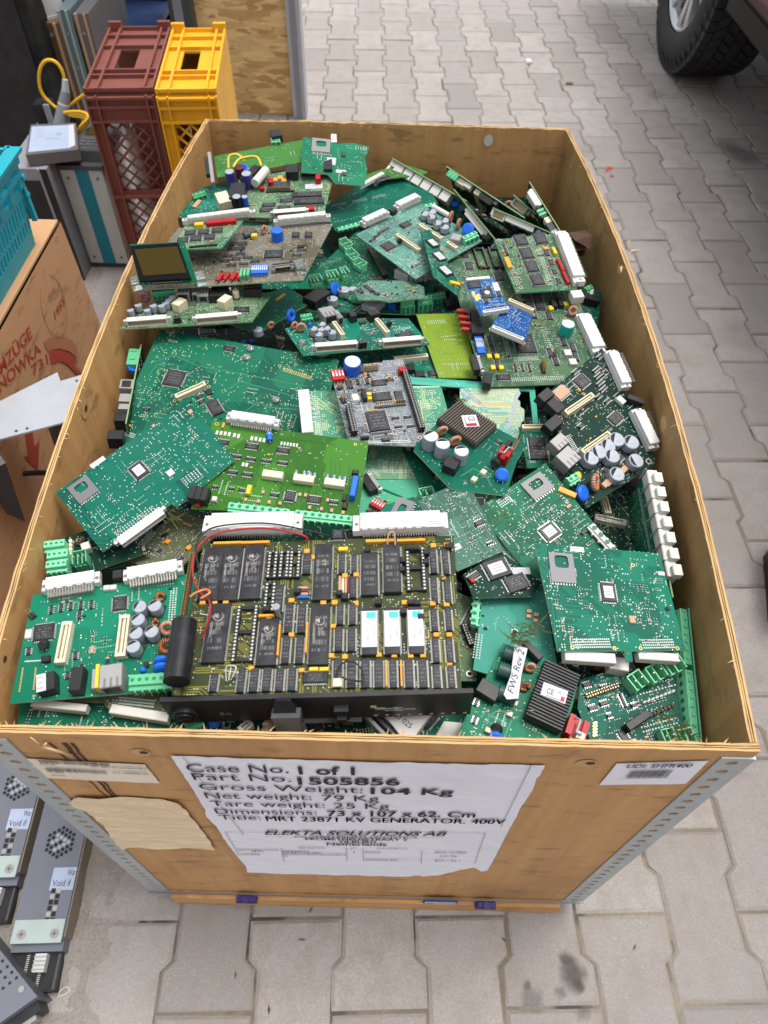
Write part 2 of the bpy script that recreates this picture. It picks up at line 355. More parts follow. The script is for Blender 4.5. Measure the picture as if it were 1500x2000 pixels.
    def idc(s, u1, v1, u2, v2, wd=9.0, ht=9.0, face=-1, m='offwhite'):
        """pale shroud with a pin field, its opening looking out over the board edge"""
        c, L, a = s.line(u1, v1, u2, v2); L = q(L); wd /= 1000; ht /= 1000
        def mk():
            mb = MB(); t = .0011; f = face; yo = f * wd / 2
            mb.bx((-L / 2, -wd / 2, 0), (L / 2, wd / 2, t), m); mb.bx((-L / 2, -wd / 2, ht - t), (L / 2, wd / 2, ht), m)
            for e in (-1, 1):
                mb.bx((e * L / 2, -wd / 2, t), (e * (L / 2 - t * 1.3), wd / 2, ht - t), m); mb.bx((e * L / 2, -f * wd * .1, 0), (e * (L / 2 + .0045), -f * wd * .5, ht * .7), m)
            mb.bx((-L / 2 + t * 1.3, -f * wd * .5, t), (L / 2 - t * 1.3, -f * wd * .12, ht - t), 'cream')
            k = int(L / .0027)
            for j in range(2):
                for i in range(k):
                    x = (i + .5) / k * (L - .004) - L / 2 + .002; zz = ht * (.36 + .3 * j)
                    mb.bx((x - .0004, -f * wd * .12, zz - .0004), (x + .0004, f * wd * .3, zz + .0004), 'gold')
            return mb.mesh('header_connector')
        return s.add('header_connector', cached(('idc', L, wd, ht, face, m), mk), c.x, c.y, 0, a)
    def mez(s, u1, v1, u2, v2, wd=6.0, ht=6.0, m='cream'):
        c, L, a = s.line(u1, v1, u2, v2); L = q(L); wd /= 1000; ht /= 1000
        def mk():
            mb = MB(); t = wd * .22
            for e in (-1, 1): mb.box(0, e * (wd - t) / 2, 0, L, t, ht, m, ch=.0003); mb.box(e * (L - t * 1.6) / 2, 0, 0, t * 1.6, wd - 2 * t, ht, m)
            mb.box(0, 0, 0, L - 3 * t, wd * .22, ht * .8, m)
            k = int(L / .0022)
            for i in range(k):
                for e in (-1, 1): mb.box((i + .5) / k * L - L / 2, e * (wd / 2 + .0004), 0, .0007, .0012, .0008, 'pin', bottom=False)
            mb.box(0, 0, 0, L - 2 * t, wd - 2 * t, ht * .35, 'tan')
            return mb.mesh('board_connector')
        return s.add('board_connector', cached(('mez', L, wd, ht, m), mk), c.x, c.y, 0, a)
    def cap(s, u, v, d, ht=9.0, m='silver', top=None, base=True):
        a, _ = s.mpp(u, v); r = q(d * a / 2); ht /= 1000; x, y = s.l(u, v)
        def mk():
            mb = MB(); z0 = .0012 if base else 0
            if base: mb.box(0, 0, 0, r * 2.1, r * 2.1, .0014, 'black')
            tp = top or m
            mb.cyl((0, 0, z0), (0, 0, ht - .0006), r, m, 18, cap0=False); mb.cyl((0, 0, ht - .0006), (0, 0, ht), r, m, 18, r1=r * .9, cap=tp, cap0=False)
            if m == 'silver':
                k = 9; P = [(math.cos(i / k * 2.2 + 1.2) * r * .86, math.sin(i / k * 2.2 + 1.2) * r * .86, ht + .0001) for i in range(k + 1)]
                mb.add(P, [tuple(range(k + 1))], 'ink'); mb.box(r * .1, -r * .25, ht, r * .9, r * .12, .0001, 'chip_ink'); mb.box(r * .1, -r * .5, ht, r * .7, r * .12, .0001, 'chip_ink')
            return mb.mesh('capacitor')
        return s.add('capacitor', cached(('cap', r, ht, m, top, base), mk), x, y, 0, s.r.uniform(-.5, .5))
    def lcyl(s, u1, v1, u2, v2, d, m, name='capacitor', band=None, lift=None, endm=None):
        c, L, a = s.line(u1, v1, u2, v2); L = q(L); d /= 1000
        def mk():
            mb = MB(); h = lift or d / 2
            mb.cyl((-L / 2, 0, h), (L / 2, 0, h), d / 2, m, 16, cap=endm)
            if band: mb.cyl((-L * .3, 0, h), (-L * .18, 0, h), d / 2 + .0001, band, 16)
            for e in (-1, 1): mb.tube([(e * L / 2, 0, h), (e * (L / 2 + .0015), 0, h), (e * (L / 2 + .002), 0, 0)], .0004, 'pin', 5)
            return mb.mesh(name)
        return s.add(name, cached(('lc', L, d, m, name, band, lift, endm), mk), c.x, c.y, 0, a)
    def tor(s, u, v, d, rot=0.0, m='copper', core='grey', tilt=90):
        a, _ = s.mpp(u, v); r = q(d * a / 2); x, y = s.l(u, v)
        def mk():
            mb = MB(); Rm, rm = r * .64, r * .36; cs = [(math.cos(i / 24 * math.tau) * Rm, math.sin(i / 24 * math.tau) * Rm, 0) for i in range(24)]
            mb.tube(cs, rm * .8, core, 8, True)
            for k in range(17):
                t = k / 20 * math.tau + .3; e = Vector((math.cos(t), math.sin(t), 0)); cc = e * Rm
                mb.tube([cc + e * math.cos(b / 8 * math.tau) * rm * .95 + Vector((0, 0, math.sin(b / 8 * math.tau) * rm * .95)) for b in range(8)], rm * .16, m, 5, True)
            return mb.mesh('toroid_coil')
        o = s.add('toroid_coil', cached(('tor', r, m, core), mk), x, y, r * (.35 if tilt < 30 else .95)); o.rotation_euler = (R(tilt), 0, R(rot)); return o
    def term(s, u1, v1, u2, v2, wd=9.0, ht=11.0, n=6, m='tgreen', front=-1, z=0.0, style='block'):
        c, L, a = s.line(u1, v1, u2, v2); L = q(L); wd /= 1000; ht /= 1000
        def mk():
            mb = MB(); f = front
            if style == 'open':            # header shell with pins, open on one side
                t = .0011
                mb.bx((-L / 2, -wd / 2, 0), (L / 2, wd / 2, t * 1.4), m); mb.bx((-L / 2, f * -wd / 2, t), (L / 2, f * (-wd / 2 + t), ht), m)
                for i in range(n + 1): x = -L / 2 + i * (L - t) / n; mb.bx((x, -wd / 2, t), (x + t, wd / 2, ht * (.95 if i in (0, n) else .8)), m)
                for i in range(n): x = -L / 2 + (i + .55) * L / n; mb.bx((x - .0005, -.0005, t), (x + .0005, .0005, ht * 1.05), 'pin')
                mb.bx((-L / 2, f * wd / 2, t), (L / 2, f * (wd / 2 - t), ht * .55), m)
            else:
                mb.box(0, 0, 0, L, wd, ht * .72, m); mb.box(0, -f * wd * .14, ht * .72, L, wd * .72, ht * .28, m, ch=.0004)
                for i in range(n):
                    x = (i + .5) / n * L - L / 2; w = L / n
                    mb.bx((x - w * .3, f * wd / 2, ht * .12), (x + w * .3, f * (wd / 2 + .0006), ht * .55), 'tdark')
                    mb.cyl((x, -f * wd * .14, ht), (x, -f * wd * .14, ht + .0003), w * .27, 'tdark', 10)
                    mb.bx((x - w * .42, -f * wd / 2, ht * .3), (x - w * .1, -f * (wd / 2 + .0012), ht * .8), m)
                    mb.bx((x + w * .3, f * wd / 2, 0), (x + w * .5, f * (wd / 2 + .0014), ht * .7), m)
            return mb.mesh('terminal_block')
        return s.add('terminal_block', cached(('term', L, wd, ht, n, m, front, style), mk), c.x, c.y, z, a)
    def pins(s, u1, v1, u2, v2, rows=2, base='black', ht=6.0, socket=False, name='pin_header', wd=None):
        c, L, a = s.line(u1, v1, u2, v2); L = q(L); ht /= 1000; wd = wd / 1000 if wd else .0026 * rows
        def mk():
            mb = MB(); k = max(2, min(40, int(L / .0026))); hb = ht if socket else .0022
            mb.box(0, 0, 0, L, wd, hb, base, ch=.0003) if base != 'none' else None
            for i in range(k):
                for j in range(rows):
                    x = (i + .5) / k * L - L / 2; y = (j + .5) / rows * wd - wd / 2
                    if socket: mb.box(x, y, hb, .0011, .0011, .0001, 'dull_pin', bottom=False)
                    else: mb.box(x, y, hb, .0007, .0007, ht - hb, 'gold' if base != 'none' else 'pin', bottom=False)
            return mb.mesh(name)
        return s.add(name, cached(('pins', L, rows, base, ht, socket, name, wd), mk), c.x, c.y, 0, a)
    def sd(s, u, v, w, h, rot=0.0, m='metal', hy=.1):
        a, b = s.mpp(u, v); w, h = q(w * a), q(h * b); x, y = s.l(u, v)
        def mk():
            mb = MB(); mb.plate(w, h, .0012, .0006, m, (w * .56, h * .42), 0, h * hy)
            for e in (-1, 1): mb.bx((e * w / 2, -h / 2, 0), (e * (w / 2 - .0006), h / 2, .0017), m)
            mb.bx((-w / 2, h / 2, 0), (w / 2, h / 2 - .0008, .0012), 'black')
            for i in range(9): mb.box((i + .5) / 9 * w - w / 2, -h / 2 - .0009, 0, .0009, .0026, .0008, 'pin')
            return mb.mesh('memory_card_slot')
        return s.add('memory_card_slot', cached(('sd', w, h, m, hy), mk), x, y, 0, R(rot))
    def st(s, u, v, w, h, rot=0.0, m='sticker', z=.0002, lines=2):
        a, b = s.mpp(u, v); w, h = q(w * a), q(h * b); x, y = s.l(u, v)
        def mk():
            mb = MB(); mb.box(0, 0, 0, w, h, .00012, m)
            for i in range(lines): mb.box(-w * .08, (i - (lines - 1) / 2) * h * .3, .00013, w * (.7, .5)[i % 2], h * .1, .00004, 'chip_ink')
            return mb.mesh('sticker')
        return s.add('sticker', cached(('st', w, h, m, lines), mk), x, y, z, R(rot))
    def rj(s, u, v, w, h, ht=13.0, rot=0.0, port='black', face=-1):
        a, b = s.mpp(u, v); w, h = q(w * a), q(h * b); x, y = s.l(u, v); ht /= 1000
        def mk():
            mb = MB(); mb.box(0, 0, 0, w, h, ht, 'metal', ch=.0006); mb.bx((-w * .36, face * h / 2, ht * .15), (w * .36, face * (h / 2 + .0003), ht * .82), port)
            for i in range(3): mb.bx((-w * .3 + i * w * .28, face * h * .48, ht), (-w * .2 + i * w * .28, face * h * .1, ht + .0003), 'steel_dark')
            return mb.mesh('network_socket')
        return s.add('network_socket', cached(('rj', w, h, ht, port, face), mk), x, y, 0, R(rot))
    def dipsw(s, u, v, w, h, m='blue', rot=0.0, n=6):
        a, b = s.mpp(u, v); w, h = q(w * a), q(h * b); x, y = s.l(u, v)
        def mk():
            mb = MB(); mb.box(0, 0, 0, w, h, .006, m, ch=.0004)
            for i in range(n): xx = (i + .5) / n * w - w / 2; mb.box(xx, h * .08, .006, w / n * .5, h * .5, .0004, 'white'); mb.box(xx, h * .2, .0064, w / n * .4, h * .16, .0008, 'sticker')
            for i in range(n):
                for e in (-1, 1): mb.box((i + .5) / n * w - w / 2, e * h / 2, 0, .0008, .001, .003, 'pin')
            return mb.mesh('switch_block')
        return s.add('switch_block', cached(('sw', w, h, m, n), mk), x, y, 0, R(rot))
    def dsub(s, u1, v1, u2, v2, wd=11.0, ht=11.0, face=-1):
        c, L, a = s.line(u1, v1, u2, v2); L = q(L); wd /= 1000; ht /= 1000
        def mk():
            mb = MB(); f = face
            mb.box(0, -f * wd * .2, 0, L * .9, wd * .6, ht * .9, 'black'); mb.bx((-L / 2, f * wd * .12, 0), (L / 2, f * wd * .2, ht), 'metal')
            P = [(-.3, .2), (.3, .2), (.34, .8), (-.34, .8)]; V = [(p[0] * L, f * wd * .2, p[1] * ht) for p in P] + [(p[0] * L, f * wd * .5, p[1] * ht) for p in P]
            mb.add(V, [(0, 1, 5, 4), (1, 2, 6, 5), (2, 3, 7, 6), (3, 0, 4, 7)], 'metal'); mb.add([(x * .94, y - f * .0004, z) for x, y, z in V[4:]], [(0, 1, 2, 3), (3, 2, 1, 0)], 'black')
            for j in range(2):
                for i in range(5 - j): mb.cyl(((i - 2 + j * .5) * L * .11, f * wd * .45, ht * (.4 + .24 * j)), ((i - 2 + j * .5) * L * .11, f * wd * .52, ht * (.4 + .24 * j)), .0005, 'gold', 6)
            for e in (-1, 1): mb.cyl((e * L * .43, f * wd * .2, ht / 2), (e * L * .43, f * wd * .6, ht / 2), .0022, 'metal', 6, smooth=False)
            return mb.mesh('plug_socket')
        return s.add('plug_socket', cached(('dsub', L, wd, ht, face), mk), c.x, c.y, 0, a)
    def disc(s, u, v, d, m='blue', rot=0.0, tilt=65, th=3.5, name='disc_capacitor'):
        a, _ = s.mpp(u, v); r = q(d * a / 2); x, y = s.l(u, v); th /= 1000
        def mk():
            mb = MB(); mb.cyl((0, 0, -th / 2), (0, 0, th * .2), r, m, 20, r1=r); mb.cyl((0, 0, th * .2), (0, 0, th / 2), r, m, 20, r1=r * .7, cap0=False)
            for e in (-1, 1): mb.tube([(e * r * .4, -r * .8, 0), (e * r * .4, -r * 1.3, 0)], .0004, 'pin', 5)
            return mb.mesh(name)
        o = s.add(name, cached(('disc', r, m, th, name), mk), x, y, r * math.sin(R(tilt)) + th / 2); o.rotation_euler = (R(tilt), 0, R(rot)); return o
    def bump(s, u, v, d):
        a, _ = s.mpp(u, v); r = q(d * a / 2); x, y = s.l(u, v)
        def mk():
            mb = MB(); lv = [(1, 0), (.95, .3), (.75, .55), (.4, .68)]; n = 14
            for i in range(3): mb.cyl((0, 0, lv[i][1] * r), (0, 0, lv[i + 1][1] * r), lv[i][0] * r, 'clear', n, r1=lv[i + 1][0] * r, cap0=(i == 0))
            return mb.mesh('rubber_foot')
        return s.add('rubber_foot', cached(('bump', r), mk), x, y)
    def heat(s, c4, ht=8.0, n=15, m='heat', label=True, axis='x'):
        L = [Vector(s.l(*p)) for p in c4]; c = sum(L, Vector((0, 0))) / 4; e = (L[1] - L[0] + L[2] - L[3]) / 2; f = (L[3] - L[0] + L[2] - L[1]) / 2
        w, h, a = e.length, f.length, math.atan2(e.y, e.x); ht /= 1000; mb = MB()
        mb.box(0, 0, 0, w, h, ht * .62, m)
        for i in range(n):
            if axis == 'x': mb.box(0, (i + .5) / n * h - h / 2, ht * .62, w, h / n * .52, ht * .38, m)
            else: mb.box((i + .5) / n * w - w / 2, 0, ht * .62, w / n * .52, h, ht * .38, m)
        o = s.add('heat_sink', mb.mesh('heat_sink'), c.x, c.y, .0008, a)
        if label: return o, w, h, ht
        return o
    def wire(s, pts, d, m, name='wire'):
        """pts = (u, v, height in mm above the board)"""
        P = []
        for u, v, hh in pts: x, y = s.l(u, v); P.append(Vector((x, y, hh / 1000)))
        Q = []
        for i in range(len(P) - 1):
            p0, p1, p2, p3 = P[max(0, i - 1)], P[i], P[i + 1], P[min(len(P) - 1, i + 2)]
            for k in range(6):
                t = k / 6; Q.append(.5 * ((2 * p1) + (p2 - p0) * t + (2 * p0 - 5 * p1 + 4 * p2 - p3) * t * t + (3 * p1 - p0 - 3 * p2 + p3) * t ** 3))
        Q.append(P[-1]); mb = MB(); mb.tube(Q, d / 2000, m, 7); return s.add(name, mb.mesh(name), 0, 0)
    def track(s, pts, w, m):
        P = [Vector((*s.l(u, v), .00016)) for u, v in pts]; mb = MB(); w /= 2000
        for i in range(len(P) - 1):
            d = (P[i + 1] - P[i]).normalized(); k = Vector((-d.y, d.x, 0)) * w; mb.add([P[i] - k - d * w, P[i] + k - d * w, P[i + 1] + k + d * w, P[i + 1] - k + d * w], [(3, 2, 1, 0)], m)
        return s.add('track', mb.mesh('track'), 0, 0)
    def text(s, t, u0, v0, u1, v1, cap, m='silk', name='lettering', z=.0003, parent=None, **k):
        """baseline pixels, cap height in mm"""
        a, b = Vector(s.l(u0, v0)), Vector(s.l(u1, v1)); d = b - a; nrm = Vector((-d.y, d.x)).normalized() * cap / 1000
        mb = MB(); put_text(mb, t, Vector((a.x, a.y, z)), Vector((d.x, d.y, 0)), Vector((nrm.x, nrm.y, 0)), m, **k); return s.add(name, mb.mesh(name), 0, 0)
    def hole(s, u, v, d, ring='pin'):
        a, _ = s.mpp(u, v); r = d * a / 2; x, y = s.l(u, v); mb = MB()
        mb.cyl((0, 0, 0), (0, 0, .00015), r, ring, 14, cap0=False); mb.cyl((0, 0, .00015), (0, 0, .0002), r * .62, 'ink', 14, cap0=False)
        return s.add('mounting_hole', mb.mesh('mounting_hole'), x, y)
    # --- uncountable small stuff: one mesh
    def smd(s, n=150, style='mix', grids=(), clusters=9, inset=.93, also=()):
        mb = MB(); r = s.r; L = s.L; xs = [p[0] for p in L]; ys = [p[1] for p in L]
        cx, cy_ = sum(xs) / len(xs), sum(ys) / len(ys); P = [((p[0] - cx) * inset + cx, (p[1] - cy_) * inset + cy_) for p in L]
        def ins(x, y):
            k = False
            for i in range(len(P)):
                (x1, y1), (x2, y2) = P[i - 1], P[i]
                if (y1 > y) != (y2 > y) and x < (x2 - x1) * (y - y1) / (y2 - y1) + x1: k = not k
            return k
        def pick():
            for _ in range(60):
                x, y = r.uniform(min(xs), max(xs)), r.uniform(min(ys), max(ys))
                if ins(x, y): return x, y
            return cx, cy_
        def dot(x, y, w, h, m, t=.0003):
            if ins(x, y): mb.box(x, y, 0, w, h, t, m, bottom=False)
        def part(x, y, kind, o):
            if kind == 's': dot(x, y, .0010, .0010, 'solder', .0004)
            elif kind == 'r':
                w, h = (.0018, .0011) if o else (.0011, .0018); m = r.choice(('black', 'tan', 'black', 'ink'))
                dot(x, y, w, h, m, .0006)
                for e in (-1, 1): dot(x + e * .0011 * o, y + e * .0011 * (1 - o), .0005 if o else w, h if o else .0005, 'solder', .00065)
            elif kind == 'k': dot(x, y, .0008, .0008, 'silk', .00008)
            elif kind == 'c': dot(x, y, .003, .0016, r.choice(('tan', 'orange', 'tan', 'black')), .0014)
        mix = {'mix': 'srrrkcs', 'back': 'sssrkkr', 'solder': 'ssssk', 'smt': 'rrrrsck', 'old': 'sscksrc', 'dots': 'ssk'}[style]
        cl = [(pick(), r.uniform(.004, .016)) for _ in range(clusters)]; k = 0
        while k < n:
            mode = r.random(); o = r.randint(0, 1)
            if mode < .5:
                (x, y), w = r.choice(cl); x += r.gauss(0, w); y += r.gauss(0, w); x = round(x / .0011) * .0011; y = round(y / .0011) * .0011; part(x, y, r.choice(mix), o); k += 1
            elif mode < .68:
                x, y = pick(); c = r.randint(3, 6); kd = r.choice(mix); st_ = r.choice((.0024, .0028, .0034))
                for i in range(c): part(x + i * st_ * o, y + i * st_ * (1 - o), kd, 1 - o); k += 1
            elif mode < .74:
                x, y = pick(); c = r.randint(5, 10); kd = r.choice('sk')
                for i in range(c):
                    for e in (0, 1): part(x + i * .002 * o + e * .006 * (1 - o), y + i * .002 * (1 - o) + e * .006 * o, kd, o); k += 1
            else:
                x, y = pick(); part(x, y, r.choice(mix), o); k += 1
        for u1, v1, u2, v2, nc, nr, sp, m in grids:
            a, b = Vector(s.l(u1, v1)), Vector(s.l(u2, v2)); d = b - a; nr_ = Vector((-d.y, d.x)).normalized() * sp / 1000
            for i in range(nc):
                for j in range(nr):
                    p = a + d * (i / max(1, nc - 1)) + nr_ * (j - (nr - 1) / 2); mb.box(p.x, p.y, 0, .0013, .0013, .0004, m, bottom=False)
        o = mb.ob('surface_mount_parts', s.ob); o['kind'] = 'stuff'; return o
# ------------------------------------------------------------------ materials of the place
for nm, c, r, me in [('rubber', (.022, .022, .024), .7, 0), ('alloy', (.5, .51, .53), .25, .9), ('car_paint', (.085, .034, .04), .4, 0), ('glass_dark', (.01, .012, .014), .08, 0), ('brown_plastic', (.18, .052, .038), .5, 0), ('yellow_plastic', (.72, .36, .012), .45, 0),
        ('teal_plastic', (.006, .30, .38), .45, 0), ('sheet_grey', (.42, .44, .48), .4, .15), ('case_grey', (.13, .14, .17), .5, .1), ('zinc', (.40, .43, .44), .38, .35), ('zinc_pale', (.34, .41, .385), .4, .15), ('device_white', (.5, .51, .50), .5, 0), ('device_teal', (.006, .2, .27), .45, 0),
        ('monitor_grey', (.24, .245, .27), .45, 0), ('rust', (.16, .09, .05), .6, .3), ('blue_grey', (.16, .22, .25), .45, .5), ('cabinet_black', (.004, .004, .004), .7, 0), ('paper_tan', (.62, .46, .27), .7, 0), ('paper', (.70, .70, .76), .6, 0), ('paper_old', (.72, .64, .52), .65, 0), ('print_red', (.33, .045, .022), .7, 0), ('print_faint', (.36, .15, .07), .7, 0),
        ('print_black', (.02, .018, .022), .7, 0), ('purple_clip', (.035, .02, .16), .35, 0), ('navy', (.012, .03, .10), .5, 0), ('panel', (.014, .014, .015), .38, .2), ('dark_teal_cap', (.02, .06, .055), .4, 0), ('edge_grass', (.12, .35, .06), .5, 0), ('ply_pale', (.50, .315, .135), .75, 0), ('ply_mid', (.42, .25, .10), .8, 0), ('splinter', (.62, .43, .22), .8, 0), ('yellow_cable', (.75, .42, .01), .4, 0), ('grey_plug', (.2, .21, .23), .5, 0), ('paint_red', (.5, .03, .02), .7, 0), ('leaf', (.06, .08, .015), .8, 0), ('tan_dull', (.2, .17, .13), .5, .1)]:
    worn(nm, c, r, me, .3 if nm not in ('print_black', 'print_red', 'paper') else .08, sc=30)
def wood(name, a, b2, c, sc=(55, 55, 3.2), rough=.62, stain=.5):
    m = newmat(name, a, rough); n = N(m); v = n.co('Object', sc); o = n.co('Object')
    g = n.noise(v, 1, 5, .6); f = n.noise(o, 3.2, 4, .6); s2 = n.noise(n.co('Object', (sc[0] * 5, sc[1] * 5, sc[2] * 1.6)), 1, 3)
    base = n.mix(n.ramp(g, .3, .72), a, b2); base = n.mix(n.m('MULTIPLY', n.ramp(s2, .55, .8), .35), base, c)
    st = n.m('MULTIPLY', n.ramp(f, .5, .72), stain); base = n.mix(st, base, c)
    d = n.noise(n.co('Object', (16, 16, 55)), 1, 4, .7); k = n.m('MULTIPLY', n.ramp(d, .55, .66), .5); base = n.mix(k, base, (.10, .055, .022))
    n.col(base); n.set(n.b.inputs['Roughness'], n.m('ADD', n.m('MULTIPLY', g, .2), rough - .1)); n.bump(n.m('ADD', g, s2), .25, .0008)
wood('ply', (.52, .29, .11), (.41, .21, .07), (.27, .13, .045), stain=.65); wood('ply_front', (.49, .265, .10), (.39, .195, .068), (.25, .12, .042), stain=.7)
wood('ply_right_shaded', (.36, .22, .085), (.27, .15, .05), (.17, .095, .03), sc=(40, 40, 2.2), stain=.6); wood('skid', (.55, .3, .11), (.42, .2, .06), (.28, .13, .04), sc=(3, 60, 60))  # right wall ply: the wall's shade is painted into its darker colour, with stains
wood('carton', (.44, .25, .125), (.42, .235, .115), (.36, .19, .09), sc=(2, 2, 90), rough=.8, stain=.3)
def osb():
    m = newmat('osb', (.5, .3, .1), .7); n = N(m); cols = None; o = n.co('Object'); out = None
    for i, (rz, sc) in enumerate(((.2, (18, 1, 75)), (.9, (22, 1, 80)), (1.7, (20, 1, 70)), (2.5, (16, 1, 66)))):
        mp = n.co('Object', sc, (i * 3.3, 0, i * 1.7), (0, rz, 0))
        vo = n.n('ShaderNodeTexVoronoi'); n.t.links.new(mp, vo.inputs['Vector']); vo.inputs['Scale'].default_value = 1
        s_ = n.n('ShaderNodeSeparateColor'); n.t.links.new(vo.outputs['Color'], s_.inputs[0])
        c = n.mix(s_.outputs[0], (.88, .62, .28), (.46, .26, .085)); out = c if out is None else n.mix(n.m('GREATER_THAN', s_.outputs[1], .5), out, c)
    n.col(n.mix(n.m('MULTIPLY', n.noise(o, 90, 2), .3), out, (.28, .15, .05)))
osb()
def stone(name, a, b2, sand=False):
    m = newmat(name, a, .85); n = N(m); o = n.co()
    f = n.noise(o, 3.1, 6, .65); g = n.noise(o, 250, 4, .75); h = n.noise(o, 17, 6, .7); sp_ = n.noise(o, 520, 1)
    base = n.mix(n.ramp(f, .3, .7), a, b2)
    if not sand:
        at_ = n.n('ShaderNodeAttribute', attribute_name='tone'); base = n.mix(at_.outputs['Fac'], base, tuple(x * .62 for x in a))
    base = n.mix(n.m('MULTIPLY', n.ramp(g, .44, .66), .85 if name == 'cement' else .6), base, tuple(x * .55 for x in a)); base = n.mix(n.m('MULTIPLY', n.ramp(sp_, .62, .72), .35), base, tuple(min(1, x * 1.5) for x in a))
    base = n.mix(n.m('MULTIPLY', n.ramp(h, .46, .70), .7), base, tuple(x * (.62, .58, .54)[i] for i, x in enumerate(a)))
    if name == 'joint_sand':
        sx = n.n('ShaderNodeSeparateXYZ'); n.t.links.new(o, sx.inputs[0]); base = n.mix(n.m('MULTIPLY', n.ramp(n.m('ADD', sx.outputs[1], n.noise(o, 1.3, 3)), 1.0, 1.9), .75), base, (.15, .132, .112)); base = n.mix(n.m('MULTIPLY', n.ramp(n.noise(o, 9, 4), .56, .64), .85), base, (.035, .03, .024))
    if not sand:
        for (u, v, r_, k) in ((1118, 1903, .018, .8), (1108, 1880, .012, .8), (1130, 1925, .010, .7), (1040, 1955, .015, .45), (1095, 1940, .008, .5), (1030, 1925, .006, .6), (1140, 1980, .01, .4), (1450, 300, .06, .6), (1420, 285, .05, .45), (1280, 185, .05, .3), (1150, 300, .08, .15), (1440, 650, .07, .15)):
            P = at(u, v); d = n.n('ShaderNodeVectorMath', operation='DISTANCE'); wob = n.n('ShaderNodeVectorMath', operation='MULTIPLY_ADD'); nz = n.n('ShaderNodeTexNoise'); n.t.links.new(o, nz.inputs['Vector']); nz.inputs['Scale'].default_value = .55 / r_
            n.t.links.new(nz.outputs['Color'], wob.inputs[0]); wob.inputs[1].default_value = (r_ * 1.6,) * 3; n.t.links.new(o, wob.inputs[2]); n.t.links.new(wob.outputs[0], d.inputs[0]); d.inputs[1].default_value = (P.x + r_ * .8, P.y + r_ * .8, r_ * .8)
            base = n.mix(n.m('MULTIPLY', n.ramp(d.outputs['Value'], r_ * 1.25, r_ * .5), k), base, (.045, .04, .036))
    n.col(base); n.bump(n.m('ADD', n.m('MULTIPLY', g, .8), h), .9, .003)
stone('paver', (.375, .345, .322), (.31, .28, .26)); stone('joint_sand', (.30, .25, .195), (.10, .08, .062), True); stone('cement', (.33, .297, .27), (.23, .203, .18), True)

def papermat(name, a, b2, sc, st):
    m = newmat(name, a, .55); n = N(m); o = n.co('Object', (1, 1, .7)); f = n.noise(o, sc, 5, .65); g = n.noise(o, 7, 4); w = n.noise(n.co('Object', (14, 1, 60)), 1, 3)
    n.col(n.mix(n.m('MULTIPLY', n.ramp(g, .5, .75), .4), a, b2)); n.bump(n.m('ADD', f, w), st, .003)
papermat('label_paper', (.70, .70, .77), (.50, .49, .51), 22, .3); papermat('paper_tan_w', (.68, .53, .34), (.54, .39, .22), 34, 1.0)
# ------------------------------------------------------------------ ground: sand bed to the horizon, interlocking pavers, rough cement strip on the left
def flat(name, z, x0, x1, y0, y1, m, label=None):
    mb = MB(); mb.add([(x0, y0, z), (x1, y0, z), (x1, y1, z), (x0, y1, z)], [(0, 1, 2, 3)], m); return struct(mb.ob(name), label)
flat('ground', -.0115, -90, 90, -60, 120, 'joint_sand')
flat('sand_bed', -.0030, -2.6, 4.4, -.7, 6.6, 'joint_sand')
GX, GY, GA, GC, GP = .0689, 3.8454, .036, .1206, .1139
def pavers():
    mb = MB(); tone = []; r = random.Random(3); ca, sa = math.cos(GA), math.sin(GA)
    wa, wb, q4, jog, gap = GC / 2 + .0075, GC / 2 - .0075, GP / 2, .007, .0013
    half = [(wa, -GP), (wa, -q4 - jog), (wb, -q4 + jog), (wb, q4 - jog), (wa, q4 + jog), (wa, GP)]
    out = [(x - gap, max(-GP + gap, min(GP - gap, y))) for x, y in half]; out = out + [(-x, -y) for x, y in out]
    inn = []
    for x, y in out: inn.append((x - math.copysign(.0050, x), max(-GP + gap + .0050, min(GP - gap - .0050, y))))
    n = len(out)
    for i in range(-21, 34):
        for rr in range(-24, 42, 2):
            row = rr + (i % 2) + 1; x0, y0 = i * GC, -row * GP
            X, Y = GX + ca * x0 - sa * y0, GY + sa * x0 + ca * y0
            if not (-2.6 < X < 4.4 and -.75 < Y < 6.6): continue
            tx, ty, dz = r.gauss(0, .006), r.gauss(0, .006), r.gauss(0, .0008); P = []
            for ring, z in ((out, -.012), (out, -.0034), (inn, 0)):
                for x, y in ring: jx, jy = r.gauss(0, .0007), r.gauss(0, .0007); x, y = x + jx, y + jy; P.append((X + ca * x - sa * y, Y + sa * x + ca * y, z + dz + tx * x + ty * y))
            fs = [tuple(range(2 * n, 3 * n))]
            for k in range(n):
                j = (k + 1) % n
                fs += [(k, j, n + j, n + k), (n + k, n + j, 2 * n + j, 2 * n + k)]
            mb.add(P, fs, 'paver'); t = min(1, max(0, r.gauss(.38, .3))); tone.extend([t] * len(P))
    o = mb.ob('paving'); a = o.data.attributes.new('tone', 'FLOAT', 'POINT'); a.data.foreach_set('value', tone); return struct(o)
pavers()
mb = MB(); nx, ny = 150, 330; P = []
for j in range(ny + 1):
    y = -.55 + 2.85 * (j / ny) ** 1.5; xe = -.012 + .014 * math.sin(y * 11 + .6) + .010 * math.sin(y * 29 + 1) + .006 * math.sin(y * 71) + max(0, y - .3) * -.36
    for i in range(nx + 1):
        t = i / nx; x = xe - 2.0 * (1 - t) ** 2.2; ed = min(1, (xe - x) / .13) ** .7; h = noise.fractal((x * 22, y * 22, 1.7), 1.0, 2.0, 5) * .0075 + noise.noise((x * 130, y * 130, 4)) * .0012
        P.append((x, y, -.005 + (.0115 + h) * ed))
